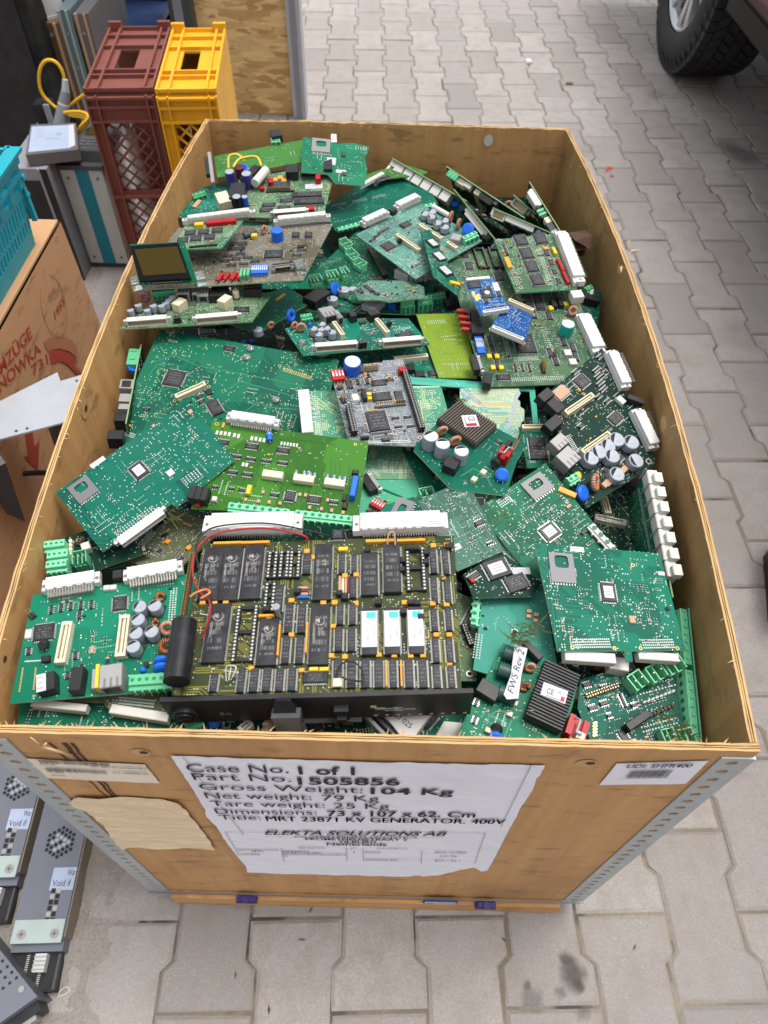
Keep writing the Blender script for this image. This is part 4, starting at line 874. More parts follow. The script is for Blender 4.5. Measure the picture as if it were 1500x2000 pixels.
b.chips([(728, 540), (742, 545), (735, 552)], 10, 12, 'y'); b.smd(150, 'mix', grids=[(740, 575, 775, 572, 8, 2, 3, 'gold')])
b = Bd('rounded teal board with long chip, lying before the open pale green plug sockets', [(690, 566), (720, 548), (800, 548), (828, 560), (830, 582), (760, 590), (740, 586), (700, 586)], .597, (0, -.1), 'greyteal')
b.chip(720, 565, 10, 24, 'y', rot=-18); b.chips([(703, 571), (735, 575)], 9, 11, 'y'); b.smd(120, 'smt', grids=[(745, 575, 778, 571, 8, 2, 3, 'gold')])
b = Bd('teal board with two white connectors at upper left, behind the blue cards', [(695, 458), (820, 396), (942, 470), (812, 545)], .612, (.03, .05), 'greyteal')
b.din(707, 443, 757, 420, side=-1); b.din(772, 412, 818, 390, side=-1); b.blk(767, 418, 10, 9, 8, 'black', 'relay')
b.chip(758, 482, 24, 22, 'q'); b.chip(792, 440, 18, 15, 'x'); b.chips([(728, 470), (736, 462), (744, 455), (753, 450)], 12, 7, 'x'); b.disc(781, 478, 10, 'black', tilt=80)
b.mez(775, 463, 820, 494); b.mez(820, 444, 862, 471); b.mez(874, 478, 892, 490, m='cream')
for u, v in ((829, 428), (842, 434), (854, 446), (843, 424), (868, 454), (868, 441)): b.cap(u, v, 14, 10)
b.tor(880, 432, 17, 30); b.tor(895, 446, 17, 30); b.disc(913, 458, 20, 'blue', rot=-60, tilt=50); b.term(905, 478, 930, 466, n=3, m='tlight'); b.blk(890, 474, 16, 16, 10, 'metal', 'plug_socket', rot=30); b.lcyl(845, 408, 880, 428, 8, 'offwhite', name='fuse')
b.smd(260, 'mix', grids=[(800, 520, 815, 511, 6, 5, 2, 'solder')])
b = Bd('steeply tilted board with three white labelled chips beside the blue cards', [(822, 452), (840, 448), (900, 560), (893, 578), (846, 540)], .618, (-.5, -.05), 'green', edge='black')
b.chip(844, 476, 14, 22, '', st=.8); b.chip(857, 502, 15, 24, '', st=.85); b.chip(869, 530, 15, 26, '', st=.85); b.blk(887, 556, 12, 8, 4, 'yellow', 'capacitor', rot=-30); b.smd(70, 'mix')
# --- right, upper half
b = Bd('teal board corner poking up by the right plywood wall with a black and blue connector', [(1085, 600), (1150, 566), (1178, 572), (1166, 640), (1120, 640)], .575, (-.3, .1), 'deep')
b.pins(1110, 585, 1150, 622, rows=2, base='blue', ht=8); b.blk(1140, 590, 34, 16, 12, 'black', 'relay', rot=-40); b.term(1138, 576, 1150, 570, n=2); b.blk(1150, 580, 20, 6, 8, 'offwhite', 'latch', rot=30); b.smd(30, 'solder')
b = Bd('largest grey green board, with red resistors and blue switch on its left edge', [(868, 487), (1085, 485), (1200, 748), (945, 755)], .598, (-.03, .02), 'sage')
b.din(1134, 622, 1168, 696, side=1, wd=17, ht=12, m='white'); b.chip(1024, 674, 42, 40, 'q', ht=3.5)
b.chips([(907, 498), (916, 521)], 18, 17, 'q'); b.blk(884, 499, 22, 7, 3, 'orange', 'label')
for u in (932, 962):
    for dv in (0,): b.pins(u - 9, 488 + dv, u + 4, 526 + dv, rows=1, base='black', ht=5, socket=True, name='chip_socket'); b.pins(u + 9, 488, u + 22, 526, rows=1, base='black', ht=5, socket=True, name='chip_socket'); b.blk(u + 2, 489, 22, 3, 4, 'black', 'chip_socket'); b.blk(u + 13, 525, 22, 3, 4, 'black', 'chip_socket')
b.chip(975, 542, 20, 18, 'q'); b.chips([(1030, 590), (1052, 592)], 22, 36, 'q'); b.chips([(1085, 580), (1072, 618), (1042, 616)], 14, 16, 'y')
for u, v in ((902, 612), (905, 624), (908, 636), (911, 648)): b.lcyl(u - 10, v - 1, u + 11, v + 1, 6.5, 'red', name='resistor')
b.blk(926, 632, 14, 30, 11, 'black', 'relay', rot=-4); b.blk(930, 655, 24, 18, 12, 'black', 'relay'); b.dipsw(936, 679, 15, 34, 'blue', rot=0, n=6); b.dsub(924, 702, 934, 735, wd=12, ht=11, face=1); b.blk(950, 752, 16, 22, 12, 'black', 'latch', rot=-15)
b.cap(1104, 652, 26, 17, 'teal_cap', 'offwhite', base=False); b.tor(1116, 616, 22, 10, tilt=60); b.blks([(1080, 598), (1093, 596)], 10, 16, 7, 'black', 'capacitor'); b.blks([(1075, 606), (1104, 598), (955, 700), (970, 700), (962, 722), (978, 722)], 9, 8, 5, 'yellow', 'capacitor')
b.chips([(957, 668), (963, 688), (971, 712)], 12, 22, 'y'); b.chip(983, 738, 26, 14, 'x'); b.chips([(1006, 720), (1020, 720), (1034, 720)], 8, 14, 'y'); b.pins(1058, 712, 1062, 730, rows=2, ht=13)
b.chips([(1074, 690), (1100, 668), (1118, 680), (1124, 698), (1085, 706)], 13, 18, 'y'); b.blks([(1108, 692), (1118, 710)], 14, 12, 4, 'offwhite', 'crystal'); b.pins(1080, 690, 1086, 700, rows=1, ht=12)
b.smd(330, 'old', clusters=16, grids=[(985, 655, 995, 700, 14, 3, 2.6, 'solder'), (1060, 640, 1085, 705, 16, 3, 2.6, 'solder'), (1000, 742, 1100, 738, 26, 3, 2.6, 'solder'), (1005, 702, 1050, 700, 14, 3, 2.6, 'solder'), (945, 592, 985, 590, 12, 3, 2.6, 'solder'), (1095, 640, 1103, 622, 8, 2, 2.6, 'solder')])
b = Bd('card with four big square chips, standing on the largest grey green board', [(965, 468), (1083, 456), (1127, 564), (1008, 572)], .625, (.0, .08), 'sage', edge='tgreen', th=.0022)
b.chips([(1017, 471), (1055, 468), (1028, 497), (1038, 523), (1049, 549)], 27, 24, 'q', ht=3); b.chips([(1068, 496), (1076, 514), (1083, 532), (1091, 550)], 13, 14, 'q'); b.chip(987, 489, 9, 22, 'y', rot=0); b.blk(992, 516, 9, 22, 4, 'orange', 'label')
b.blk(1094, 522, 6, 26, 5, 'red', 'resistor_pack'); b.blk(1104, 546, 6, 24, 5, 'red', 'resistor_pack'); b.blk(1082, 494, 6, 14, 5, 'yellow', 'resistor_pack'); b.blk(1066, 487, 9, 5, 3, 'orange', 'capacitor'); b.din(1092, 461, 1130, 560, side=1, wd=16, ht=12)
b.hole(974, 469, 8); b.hole(1017, 562, 7); b.smd(160, 'old', grids=[(1052, 487, 1075, 556, 26, 3, 2.4, 'solder'), (998, 520, 1012, 556, 12, 3, 2.4, 'solder')])
o = b.blk(1128, 572, 22, 16, 11, 'offwhite', 'latch', z=-.012)
b = Bd('blue card with a round white dot, uppermost of the two blue cards', [(906, 548), (962, 543), (995, 607), (939, 617)], .632, (-.05, .12), 'blue')
b.chip(926, 557, 25, 14, '', ht=1.5); b.chip(951, 574, 22, 20, '', ht=1.2); b.chips([(974, 575), (949, 588), (955, 564)], 12, 9, 'y', ht=1.2); b.st(969, 560, 11, 17, lines=1); b.blk(933, 546, 46, 5, 3, 'white', 'board_connector'); b.mez(942, 615, 992, 607, wd=5, m='white')
mb = MB(); mb.cyl((0, 0, 0), (0, 0, .0002), .0036, 'sticker', 20, cap0=False); x, y = b.l(951, 573); b.add('sticker', mb.mesh('sticker'), x, y, .0018); b.blks([(925, 575), (930, 583), (935, 580)], 7, 12, .8, 'gold', 'contact')
b.smd(110, 'smt', grids=[(945, 600, 985, 594, 12, 1, 2, 'solder')])
b = Bd('blue card with white dots and two pale connectors, half under the other blue card', [(993, 585), (1043, 609), (1024, 673), (955, 644)], .622, (-.1, .0), 'blue')
b.mez(992, 591, 1040, 612, wd=6, m='cream'); b.mez(960, 644, 1020, 669, wd=6, m='white'); b.hole(1041, 614, 8, 'gold'); b.hole(959, 643, 8, 'gold'); b.hole(1022, 670, 8, 'gold'); b.smd(150, 'dots')
b = Bd('bright lime green translucent board under the blue switch of the largest board', [(813, 614), (905, 611), (932, 738), (857, 738)], .583, (-.03, -.02), 'lime', edge='lime_edge')
b.smd(14, 'solder', grids=[(835, 630, 868, 628, 9, 3, 3, 'solder'), (862, 658, 890, 656, 8, 1, 3, 'solder'), (868, 664, 886, 663, 6, 1, 3, 'solder'), (864, 712, 915, 711, 14, 1, 3, 'solder')]); b.hole(862, 729, 7)
b.track([(830, 618), (836, 640), (852, 655), (900, 660)], .9, 'sage_line'); b.track([(855, 684), (862, 691), (915, 689)], .8, 'sage_line')
# --- left, upper half
b = Bd('plain green board corner with a yellow printed bar, right of the display board', [(530, 570), (560, 558), (608, 590), (505, 650), (440, 630), (470, 580)], .575, (.05, -.1), 'plain')
b.blk(548, 580, 26, 5, .5, 'orange', 'label', rot=20); b.smd(40, 'solder'); b.cap(505, 655, 18, 10); b.tor(530, 642, 16)
b = Bd('board with nine silver capacitors and two white headers along its front edge, below the display', [(315, 578), (528, 578), (492, 628), (232, 643)], .624, (.0, -.06), 'sage')
b.idc(250, 636, 328, 630, ht=9); b.idc(384, 630, 466, 623, ht=9); b.pins(340, 630, 354, 628, rows=3, ht=8, base='black', socket=True)
for u, v in ((258, 618), (273, 608), (302, 609), (290, 618), (318, 609), (327, 603), (333, 597), (339, 591)): b.cap(u, v, 14, 10)
b.tor(285, 590, 24, 10, core='blue'); b.term(300, 584, 344, 580, n=5, m='tgreen'); b.blk(353, 604, 26, 10, 12, 'cream', 'board_connector', rot=60); b.blk(441, 598, 26, 10, 12, 'cream', 'board_connector', rot=60)
b.rj(362, 580, 24, 20, face=-1); b.rj(385, 580, 10, 20, ht=12); b.rj(400, 582, 20, 18, ht=10); b.blk(430, 582, 34, 20, 11, 'black', 'relay'); b.blk(495, 574, 34, 14, 11, 'black', 'relay'); b.pins(480, 576, 512, 573, rows=2, base='black', ht=12); b.cap(462, 582, 13, 11, 'cream'); b.chip(472, 606, 30, 12, 'x'); b.blk(500, 564, 16, 6, 8, 'red', 'switch'); b.smd(150, 'mix')
b = Bd('large grey brown board with a dark display standing at its left end', [(348, 445), (650, 437), (592, 547), (260, 567)], .646, (.04, .02), 'taupe')
b.din(536, 441, 646, 430, side=-1, wd=9, m='offwhite', ht=12); b.cap(543, 468, 24, 15, 'blue', 'blue', base=False); b.chip(535, 499, 40, 17, 'q', ht=3); b.chips([(462, 487), (466, 478)], 34, 9, 'x'); b.tor(516, 456, 18, 70)
b.dipsw(508, 532, 32, 17, 'blue', n=8); b.dsub(532, 531, 574, 526, face=-1, wd=9, ht=10); b.blks([(472, 541), (479, 540), (486, 539)], 5, 14, 7, 'tgreen', 'lamp')
for u, v in ((430, 546), (443, 544), (457, 544), (469, 542)): b.lcyl(u - 5, v + 7, u + 5, v - 7, 5.5, 'red', name='resistor')
for u, v in ((586, 528), (393, 551), (268, 560)): b.blk(u, v, 18, 16, 11, 'clear', 'spacer', rot=20)
b.chips([(440, 512), (462, 508), (484, 505), (452, 520), (476, 517), (446, 502), (470, 498), (580, 500), (590, 490), (575, 512), (498, 512)], 17, 7, 'x'); b.chips([(578, 462), (603, 462)], 14, 11, 'x', ht=3.5, body='chip'); b.pins(582, 484, 600, 481, rows=2, ht=9)
b.blks([(492, 458), (497, 464)], 11, 6, 5, 'yellow', 'capacitor'); b.lcyl(478, 466, 500, 456, 8, 'dark_grey'); b.smd(300, 'old', clusters=14)
d = b
# display module on that board, tilted up towards the viewer
b2 = Bd('display', [(253, 477), (360, 472), (386, 552), (273, 557)], .676, (-.12, .95), 'plain', th=.002)
b2.ob.name = 'display'; mw = b2.ob.matrix_world.copy()
for k_ in ('label', 'category', 'group'): del b2.ob[k_]
bpy.context.view_layer.update(); b2.ob.parent = d.ob; b2.ob.matrix_parent_inverse = d.ob.matrix_world.inverted()
L4 = [b2.l(*p) for p in ((257, 483), (350, 477), (374, 546), (276, 552))]; mb = MB(); mb.prism(L4, .0, .007, 'screen_black'); b2.add('bezel', mb.mesh('bezel'), 0, 0)
L4 = [b2.l(*p) for p in ((265, 490), (348, 484), (366, 535), (283, 541))]; mb = MB(); mb.prism(L4, .0070, .0073, 'lcd'); b2.add('screen', mb.mesh('screen'), 0, 0)
b2.pins(300, 554, 352, 551, rows=1, ht=4); b2.smd(18, 'dots', clusters=2)
# piggyback card with square chips, part of the same board
b3 = Bd('card', [(364, 438), (474, 431), (432, 484), (330, 488)], .668, (.05, .0), 'sage', edge='tgreen', th=.002); b3.ob.name = 'daughter_card'
for k_ in ('label', 'category', 'group'): del b3.ob[k_]
b3.ob.parent = d.ob; b3.ob.matrix_parent_inverse = d.ob.matrix_world.inverted()
b3.chips([(372, 457), (398, 455), (425, 452), (357, 471), (383, 468), (410, 465)], 25, 11, 'q', ht=2.5); b3.din(358, 438, 500, 420, side=-1, wd=8, ht=10, m='offwhite'); b3.blk(420, 440, 30, 6, 6, 'red', 'resistor_pack', rot=3); b3.blk(448, 437, 28, 6, 6, 'red', 'resistor_pack', rot=3); b3.blk(390, 444, 17, 5, 6, 'yellow', 'resistor_pack'); b3.smd(60, 'old'); b3.pins(370, 484, 425, 479, rows=1, base='black', ht=3)
# --- middle
b = Bd('dark board in the centre gap with green plugs, white block and blue capacitor', [(597, 606), (640, 578), (835, 580), (846, 612), (795, 614)], .572, (0, -.1), 'green')
b.blk(737, 596, 46, 26, 9, 'sticker', 'relay'); b.cap(672, 579, 17, 12); b.cap(650, 597, 15, 12); b.cap(690, 578, 13, 12, 'grey'); b.disc(655, 576, 18, 'blue'); b.cap(766, 601, 14, 9, 'blue', base=False)
b.term(782, 612, 808, 610, n=3, style='block', m='tgreen', ht=20, wd=10); b.term(814, 608, 842, 604, n=3, m='tgreen', ht=20, wd=10); b.blk(620, 592, 38, 26, 14, 'black', 'relay'); b.chip(700, 604, 24, 7, 'x'); b.smd(60, 'mix')
b = Bd('central board with blue and copper coils and two white headers facing the front', [(556, 642), (640, 622), (798, 622), (840, 672), (592, 694)], .603, (-.02, -.08), 'green')
b.idc(616, 685, 697, 679, ht=9); b.idc(747, 676, 822, 670, ht=9); b.pins(701, 679, 715, 677, rows=3, ht=9, base='black', socket=True)
for u, v in ((613, 655), (623, 666), (629, 646), (638, 654), (649, 662), (627, 656)): b.cap(u, v, 15, 11)
b.tor(569, 628, 26, 40, m='blue', core='blue', tilt=70); b.tor(575, 642, 16, 20); b.tor(588, 648, 20, -10); b.bump(590, 670, 16); b.term(588, 632, 610, 628, n=3); b.disc(606, 640, 9, 'blue')
b.rj(641, 625, 28, 20, ht=14); b.rj(660, 628, 10, 18, ht=12); b.mez(652, 636, 670, 662, wd=6, ht=7); b.mez(735, 630, 757, 657, wd=6, ht=7); b.chip(790, 655, 32, 14, 'x'); b.blk(688, 626, 12, 12, 11, 'black', 'relay'); b.st(730, 620, 17, 10); b.blk(729, 624, 20, 12, 12, 'black', 'relay'); b.disc(760, 640, 11, 'black', tilt=80); b.pins(702, 633, 716, 631, rows=2, ht=8)
b.smd(200, 'mix', grids=[(770, 645, 800, 640, 9, 2, 3, 'solder')])
# --- middle, left
b = Bl('narrow port board standing on edge against the left plywood wall, with network and black jacks', at(264, 674, .60) - Vector((0, 0, .066)), (at(226, 862, .605) - at(264, 674, .60)), (.1, 0, 1), 150, 66, 'dark')
Wd = (at(226, 862, .605) - at(264, 674, .60)).length * 1000
b.term(6, 56, 38, 56, n=2, ht=14, wd=14, m='tgreen'); b.disc(38, 56, 12, 'blue'); b.rj(Wd * .44, 56, 17, 18, ht=16, port='black', face=1); b.blk(Wd * .57, 58, 14, 10, 14, 'metal', 'port'); b.blk(Wd * .67, 60, 9, 9, 12, 'metal', 'port'); b.blk(Wd * .78, 58, 12, 14, 14, 'black', 'jack'); b.blk(Wd * .95, 58, 14, 16, 17, 'black', 'jack')
o = b.smd(170, 'smt'); o.scale = (1, 1, -1); o.location = (0, 0, -.0016)
b = Bd('largest bare side up dark teal board, with one square chip and clear rubber feet', [(312, 643), (662, 703), (600, 930), (213, 860)], .588, (-.03, .12), 'deep', edge='edge')
b.chip(341, 740, 40, 36, 'q', ht=2); b.chip(448, 682, 20, 13, 'x', ht=2); b.chip(287, 801, 10, 11, 'x')
for u, v in ((237, 827), (489, 682), (539, 782), (335, 648), (482, 699)): b.bump(u, v, 17)
for L_ in ([(302, 706), (340, 694), (388, 715), (470, 730), (600, 755)], [(290, 735), (306, 712), (340, 712)], [(282, 790), (320, 760), (350, 755)], [(430, 770), (470, 745), (560, 770), (600, 790)], [(470, 810), (505, 785), (520, 795), (580, 800)], [(282, 760), (268, 792)]):
    b.track(L_, 1.0, 'line_light')
b.smd(420, 'solder', clusters=22, grids=[(245, 846, 262, 852, 7, 3, 2.4, 'solder'), (555, 722, 605, 738, 14, 3, 2.2, 'gold'), (380, 815, 420, 830, 12, 2, 2.4, 'gold'), (330, 665, 345, 668, 5, 2, 2.2, 'solder')])
b = Bd('small card with cream connector, half under the left card slot board', [(335, 783), (408, 751), (446, 822), (375, 858)], .608, (.05, .12), 'green')
b.mez(345, 780, 403, 754, wd=7); b.chip(420, 797, 27, 30, 'y'); b.chips([(391, 776), (395, 786)], 12, 10, 'x'); b.blk(408, 767, 12, 11, 2, 'black', 'coil'); b.hole(341, 783, 7, 'gold'); b.hole(408, 755, 7, 'gold'); b.hole(431, 818, 7, 'ink'); b.smd(60, 'mix')
def sdboard(b, sl, ch, stk, pads, lab, extra=()):
    b.sd(*sl); b.chip(ch[0], ch[1], ch[2], ch[3], 'q', ht=1.8, st=.62, rot=ch[4] if len(ch) > 4 else 0)
    if lab: b.st(*lab)
    for e in extra: b.blk(*e)
    b.smd(stk, 'back', clusters=18, grids=pads)
b = Bd('rotated green card slot board with white header, by the left plywood wall', [(108, 962), (367, 782), (459, 898), (372, 970), (345, 991), (335, 983), (200, 1078)], .642, (0, .24), 'green', edge='edge_pale')
sdboard(b, (163, 957, 46, 40, -22 + 22, 'steel_dark', .12), (272, 920, 34, 34), 330, [(228, 1044, 300, 993, 16, 3, 2.6, 'solder'), (362, 940, 388, 922, 6, 4, 2.6, 'solder')], (191, 903, 32, 9), [(333, 924, 14, 12, 1.5, 'offwhite', 'crystal'), (372, 805, 9, 8, 1.5, 'tan', 'capacitor'), (300, 832, 7, 6, 1, 'tan', 'capacitor')])
b.idc(237, 1064, 321, 1003, ht=8, wd=9); b.hole(308, 993, 6); b.hole(226, 1055, 6)
b.blk(371, 965, 20, 10, 7, 'offwhite', 'edge_connector', z=-.009)
b = Bd('olive see through board below the white header of the left card slot board', [(245, 1092), (345, 995), (440, 1030), (330, 1128)], .598, (-.03, -.1), 'olive')
b.chips([(313, 1077), (355, 1093)], 14, 12, 'q'); b.blks([(328, 1060), (369, 1072)], 10, 8, 3, 'orange', 'capacitor'); b.blk(322, 1046, 12, 8, 2, 'black', 'capacitor'); b.hole(257, 1087, 6); b.smd(150, 'smt', grids=[(275, 1064, 300, 1040, 9, 3, 2.6, 'solder')])
b = Bd('shaded board with stacked pale green terminal blocks in the left front corner', [(92, 1062), (190, 1028), (300, 1075), (100, 1145)], .612, (0, .05), 'dark')
b.term(96, 1083, 136, 1078, n=4, m='tlight', wd=11, ht=16); b.term(100, 1100, 140, 1095, n=4, m='tlight', wd=12, ht=13); b.term(100, 1122, 140, 1117, n=4, m='tlight', wd=11, ht=16); b.term(150, 1106, 178, 1100, n=3, style='open', m='tgreen', ht=16, wd=14)
for i in range(4): b.blk(141, 1062 + i * 8, 7, 7, 6, 'cream', 'resistor')
b.blk(172, 1075, 18, 14, 9, 'offwhite', 'edge_connector'); b.pins(152, 1060, 166, 1062, rows=3, ht=8, base='black'); b.smd(60, 'mix')
b = Bd('small rounded teal card with black chips, between the terminal blocks and the olive board', [(178, 1066), (240, 1060), (246, 1096), (240, 1104), (215, 1110), (190, 1106), (182, 1098)], .588, (.05, .1), 'plain', edge='edge_pale')
b.chips([(196, 1086), (221, 1085)], 10, 18, 'y'); b.smd(50, 'back')
# --- middle, centre and right
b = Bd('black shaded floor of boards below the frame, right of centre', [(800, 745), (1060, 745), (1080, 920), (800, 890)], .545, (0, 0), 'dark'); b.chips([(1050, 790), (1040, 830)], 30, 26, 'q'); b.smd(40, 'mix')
b = Bd('shaded green board with a cream connector, in the gap above the grey black board', [(640, 690), (845, 676), (872, 760), (690, 735)], .578, (0, 0), 'green')
b.mez(770, 706, 835, 700, wd=7); b.chips([(735, 708), (850, 730)], 26, 15, 'x'); b.blks([(800, 725), (820, 738)], 18, 12, 8, 'black', 'relay'); b.cap(760, 722, 14, 9); b.cap(776, 728, 14, 9, 'blue', base=False); b.smd(90, 'mix')
b = Bd('shaded green board with black blocks, in the gap left of the blue cards', [(800, 556), (880, 540), (925, 625), (830, 640)], .572, (0, 0), 'plain')
b.blks([(862, 575), (880, 600)], 22, 16, 10, 'black', 'relay'); b.term(835, 592, 868, 586, n=4, m='tgreen', ht=12); b.chip(850, 612, 24, 12, 'x'); b.smd(80, 'mix')
b = Bd('pale green see through board with thin tracks, under the grey black board in the centre', [(596, 764), (862, 756), (893, 872), (606, 860)], .612, (-.03, .05), 'trace', edge='edge_pale')
b.blk(597, 808, 22, 84, 6, 'white', 'edge_connector', rot=3); b.hole(606, 768, 8); b.hole(605, 850, 7); b.smd(90, 'dots', grids=[(615, 775, 625, 850, 20, 3, 2.4, 'solder'), (822, 795, 850, 793, 8, 4, 2.8, 'solder'), (824, 835, 855, 833, 9, 4, 2.8, 'solder'), (828, 768, 848, 766, 6, 3, 2.8, 'solder')])
b = Bd('pale teal board with rows of solder pads, right of the grass green board', [(690, 862), (825, 866), (850, 936), (690, 935)], .592, (0, -.05), 'trace', edge='edge_pale')
b.smd(60, 'dots', grids=[(712, 920, 810, 922, 26, 2, 3, 'solder'), (715, 872, 800, 872, 22, 1, 3, 'solder'), (740, 905, 810, 905, 16, 2, 3, 'solder')])
b = Bd('bare frosted board with notched edges and gold contact strips, left of the green frame strip', [(803, 754), (858, 754), (861, 762), (854, 770), (860, 790), (852, 796), (863, 806), (864, 826), (846, 842), (800, 836)], .6, (-.03, .05), 'frost', edge='edge_pale')
for i in range(4): b.blk(838 + i * 5, 790 - i * 9, 16, 5, .2, 'silver', 'contact', rot=55)
b.smd(60, 'dots')
b = Bd('bare frosted board with notched edges and gold contact strips, right of the finned converter', [(898, 758), (1013, 758), (1016, 768), (1008, 778), (1016, 784), (1016, 794), (1024, 800), (1024, 820), (1018, 826), (1012, 856), (960, 856), (905, 806), (905, 785), (898, 778)], .59, (-.03, .05), 'frost', edge='edge_pale')
for i in range(5): b.blk(994 + i * 4, 830 - i * 14, 24, 5, .2, 'silver', 'contact', rot=60); b.blk(908 + i * 8, 768 + i * 5, 20, 5, .2, 'silver', 'contact', rot=-52)
b.smd(150, 'dots', grids=[(935, 790, 990, 790, 14, 3, 4, 'gold'), (940, 815, 1000, 817, 14, 3, 4, 'gold')])
b = Bd('broken out pale green frame strip below the largest grey green board', [(800, 736), (950, 746), (1044, 752), (1052, 834), (1042, 834), (1034, 764), (950, 760), (800, 750)], .588, (0, 0), 'bare', edge='tlight'); b.smd(8, 'dots')
b = Bd('grey black board with a big square chip, red switch, blue capacitor and two black sockets', [(645, 722), (745, 712), (748, 704), (787, 702), (833, 862), (812, 864), (815, 872), (682, 866)], .632, (-.08, .08), 'steel', edge='edge_pale')
b.dipsw(660, 738, 25, 20, 'red', n=4); b.cap(687, 726, 33, 17, 'blue', 'white', base=False); b.pins(702, 726, 738, 722, rows=2, ht=10, base='dark_grey'); b.pins(680, 800, 692, 852, rows=2, ht=9, socket=True, wd=6.5); b.pins(789, 733, 823, 845, rows=2, ht=9, socket=True, wd=6.5)
b.chip(737, 825, 44, 42, 'q', ht=3.2); b.chip(740, 749, 28, 16, 'x'); b.chip(682, 753, 17, 15, 'y'); b.chips([(699, 748), (717, 746)], 11, 10, 'y'); b.chip(761, 744, 15, 9, 'x'); b.chip(745, 777, 36, 20, 'x', ht=3); b.chip(779, 777, 20, 21, 'y', ht=3); b.chip(694, 778, 17, 16, 'q', body='offwhite'); b.blk(711, 777, 7, 20, 8, 'black', 'relay'); b.blks([(720, 773), (721, 781)], 10, 6, 4, 'yellow', 'capacitor'); b.chip(703, 763, 8, 9, 'x')
b.chips([(772, 818), (796, 816), (778, 835), (802, 834)], 14, 8, 'x'); b.pins(732, 797, 792, 791, rows=1, ht=10, base='dark_grey'); b.pins(667, 778, 673, 788, rows=2, ht=10); b.pins(661, 757, 666, 762, rows=2, ht=9); b.blk(785, 730, 14, 9, 9, 'red', 'switch'); b.chip(753, 860, 16, 6, ''); b.blk(712, 858, 16, 5, 5, 'black', 'plug_socket'); b.hole(773, 738, 8); b.hole(820, 855, 8); b.hole(760, 714, 6); b.hole(783, 712, 6)
b.smd(420, 'smt', clusters=20, grids=[(710, 714, 745, 711, 13, 2, 2.4, 'solder'), (720, 864, 800, 862, 26, 2, 2.4, 'solder')])
b = Bd('second green converter board mostly hidden, with a black finned block on its side', [(783, 872), (812, 862), (910, 960), (880, 1000), (835, 980)], .595, (0, 0), 'plain')
b.heat([(800, 880), (815, 874), (862, 925), (846, 932)], 12, 7, 'heat_black', False, 'y'); b.blk(799, 876, 10, 9, 6, 'tan', 'resistor'); b.tor(860, 935, 22); b.smd(60, 'back')
b = Bd('central converter board with brown finned heat sink and three white topped capacitors', [(888, 792), (1030, 868), (1010, 900), (988, 968), (880, 955), (808, 880), (812, 868)], .628, (-.05, .0), 'plain', edge='edge_pale')
o, w_, h_, t_ = b.heat([(888, 793), (965, 837), (930, 881), (857, 830)], 9.5, 17, 'heat', True, 'y')
mb = MB(); mb.box(0, 0, 0, w_ * .34, h_ * .42, .0002, 'sticker'); mb.box(w_ * .11, 0, .0002, w_ * .08, h_ * .3, .0001, 'red'); put_text(mb, 'CE', Vector((-w_ * .12, -h_ * .04, .0004)), Vector((w_ * .13, 0, 0)), Vector((0, h_ * .18, 0)), 'ink'); mb.box(0, -h_ * .14, .0002, w_ * .24, h_ * .04, .0001, 'chip_ink')
mb.ob('sticker', o, (w_ * .05, h_ * .05, t_ + .0002), (0, 0, R(-40)))
for u, v in ((838, 868), (861, 883), (897, 897)): b.cap(u, v + 4, 28, 17, 'silver', 'white', base=False)
b.tor(862, 850, 24, 60); b.tor(887, 870, 26, 60); b.blk(880, 916, 26, 24, 11, 'black', 'relay', rot=10); b.blk(868, 905, 12, 8, 3, 'black', 'chip')
x, y = b.l(982, 900); mb = MB(); mb.box(0, 0, 0, .012, .014, .010, 'red'); mb.bx((-.006, -.007, .010), (-.003, .007, .016), 'red'); mb.bx((.003, -.007, .010), (.006, .007, .016), 'red'); mb.tube([(-.004, -.006, .018), (0, -.006, .018), (.001, .005, .018), (.006, .005, .018)], .0009, 'silver', 6); b.add('relay', mb.mesh('relay'), x, y, 0, .1)
b.disc(965, 914, 20, 'black', tilt=70, th=5); b.disc(978, 936, 26, 'blue', rot=20, tilt=40, th=5); b.pins(996, 890, 1012, 862, rows=2, ht=7, base='dark_grey'); b.chip(973, 865, 12, 10, 'x'); b.blks([(943, 926), (925, 940)], 10, 9, 5, 'cream', 'resistor'); b.blks([(990, 875)], 8, 16, 8, 'black', 'relay'); b.smd(110, 'back', clusters=6)
for L_ in ([(900, 930), (925, 915), (950, 930), (960, 950)], [(920, 945), (940, 920)]): b.track(L_, 1.2, 'line_light')
b = Bd('small card with large chip and cream connector, left of the dark right board', [(1013, 834), (1065, 836), (1080, 912), (1030, 914)], .60, (-.05, .1), 'green')
b.mez(1018, 839, 1062, 838, wd=6); b.chip(1050, 877, 38, 44, 'y', ht=2.5); b.smd(40, 'mix')
b = Bd('deep shaded board with two long cream connectors below the dark right board', [(1130, 990), (1232, 940), (1255, 1072), (1190, 1085)], .54, (0, 0), 'dark')
b.mez(1178, 975, 1186, 1008, wd=8); b.mez(1160, 1014, 1220, 1027, wd=9, m='offwhite'); b.term(1235, 1056, 1262, 1048, n=3, style='open', m='tdark'); b.blk(1235, 960, 10, 50, 14, 'dark_grey', 'relay', rot=-10); b.smd(90, 'mix')
b = Bl('board standing on edge against the right plywood wall with a stepped row of white connectors', at(1266, 912, .620) - Vector((.006, 0, .062)), (at(1306, 1112, .606) - at(1266, 912, .620)), (.06, 0, 1), 150, 62, 'green')
for i in range(7):
    mb = MB(); mb.box(0, 0, -.008, .0175, .015, .011, 'offwhite', ch=.001); mb.box(.004, .009, -.010, .012, .009, .009, 'offwhite', ch=.001); mb.bx((-.0092, -.009, .004), (-.0082, .010, .0052), 'grey'); b.add('edge_connector', mb.mesh('edge_connector'), .010 + i * .0185, .060)
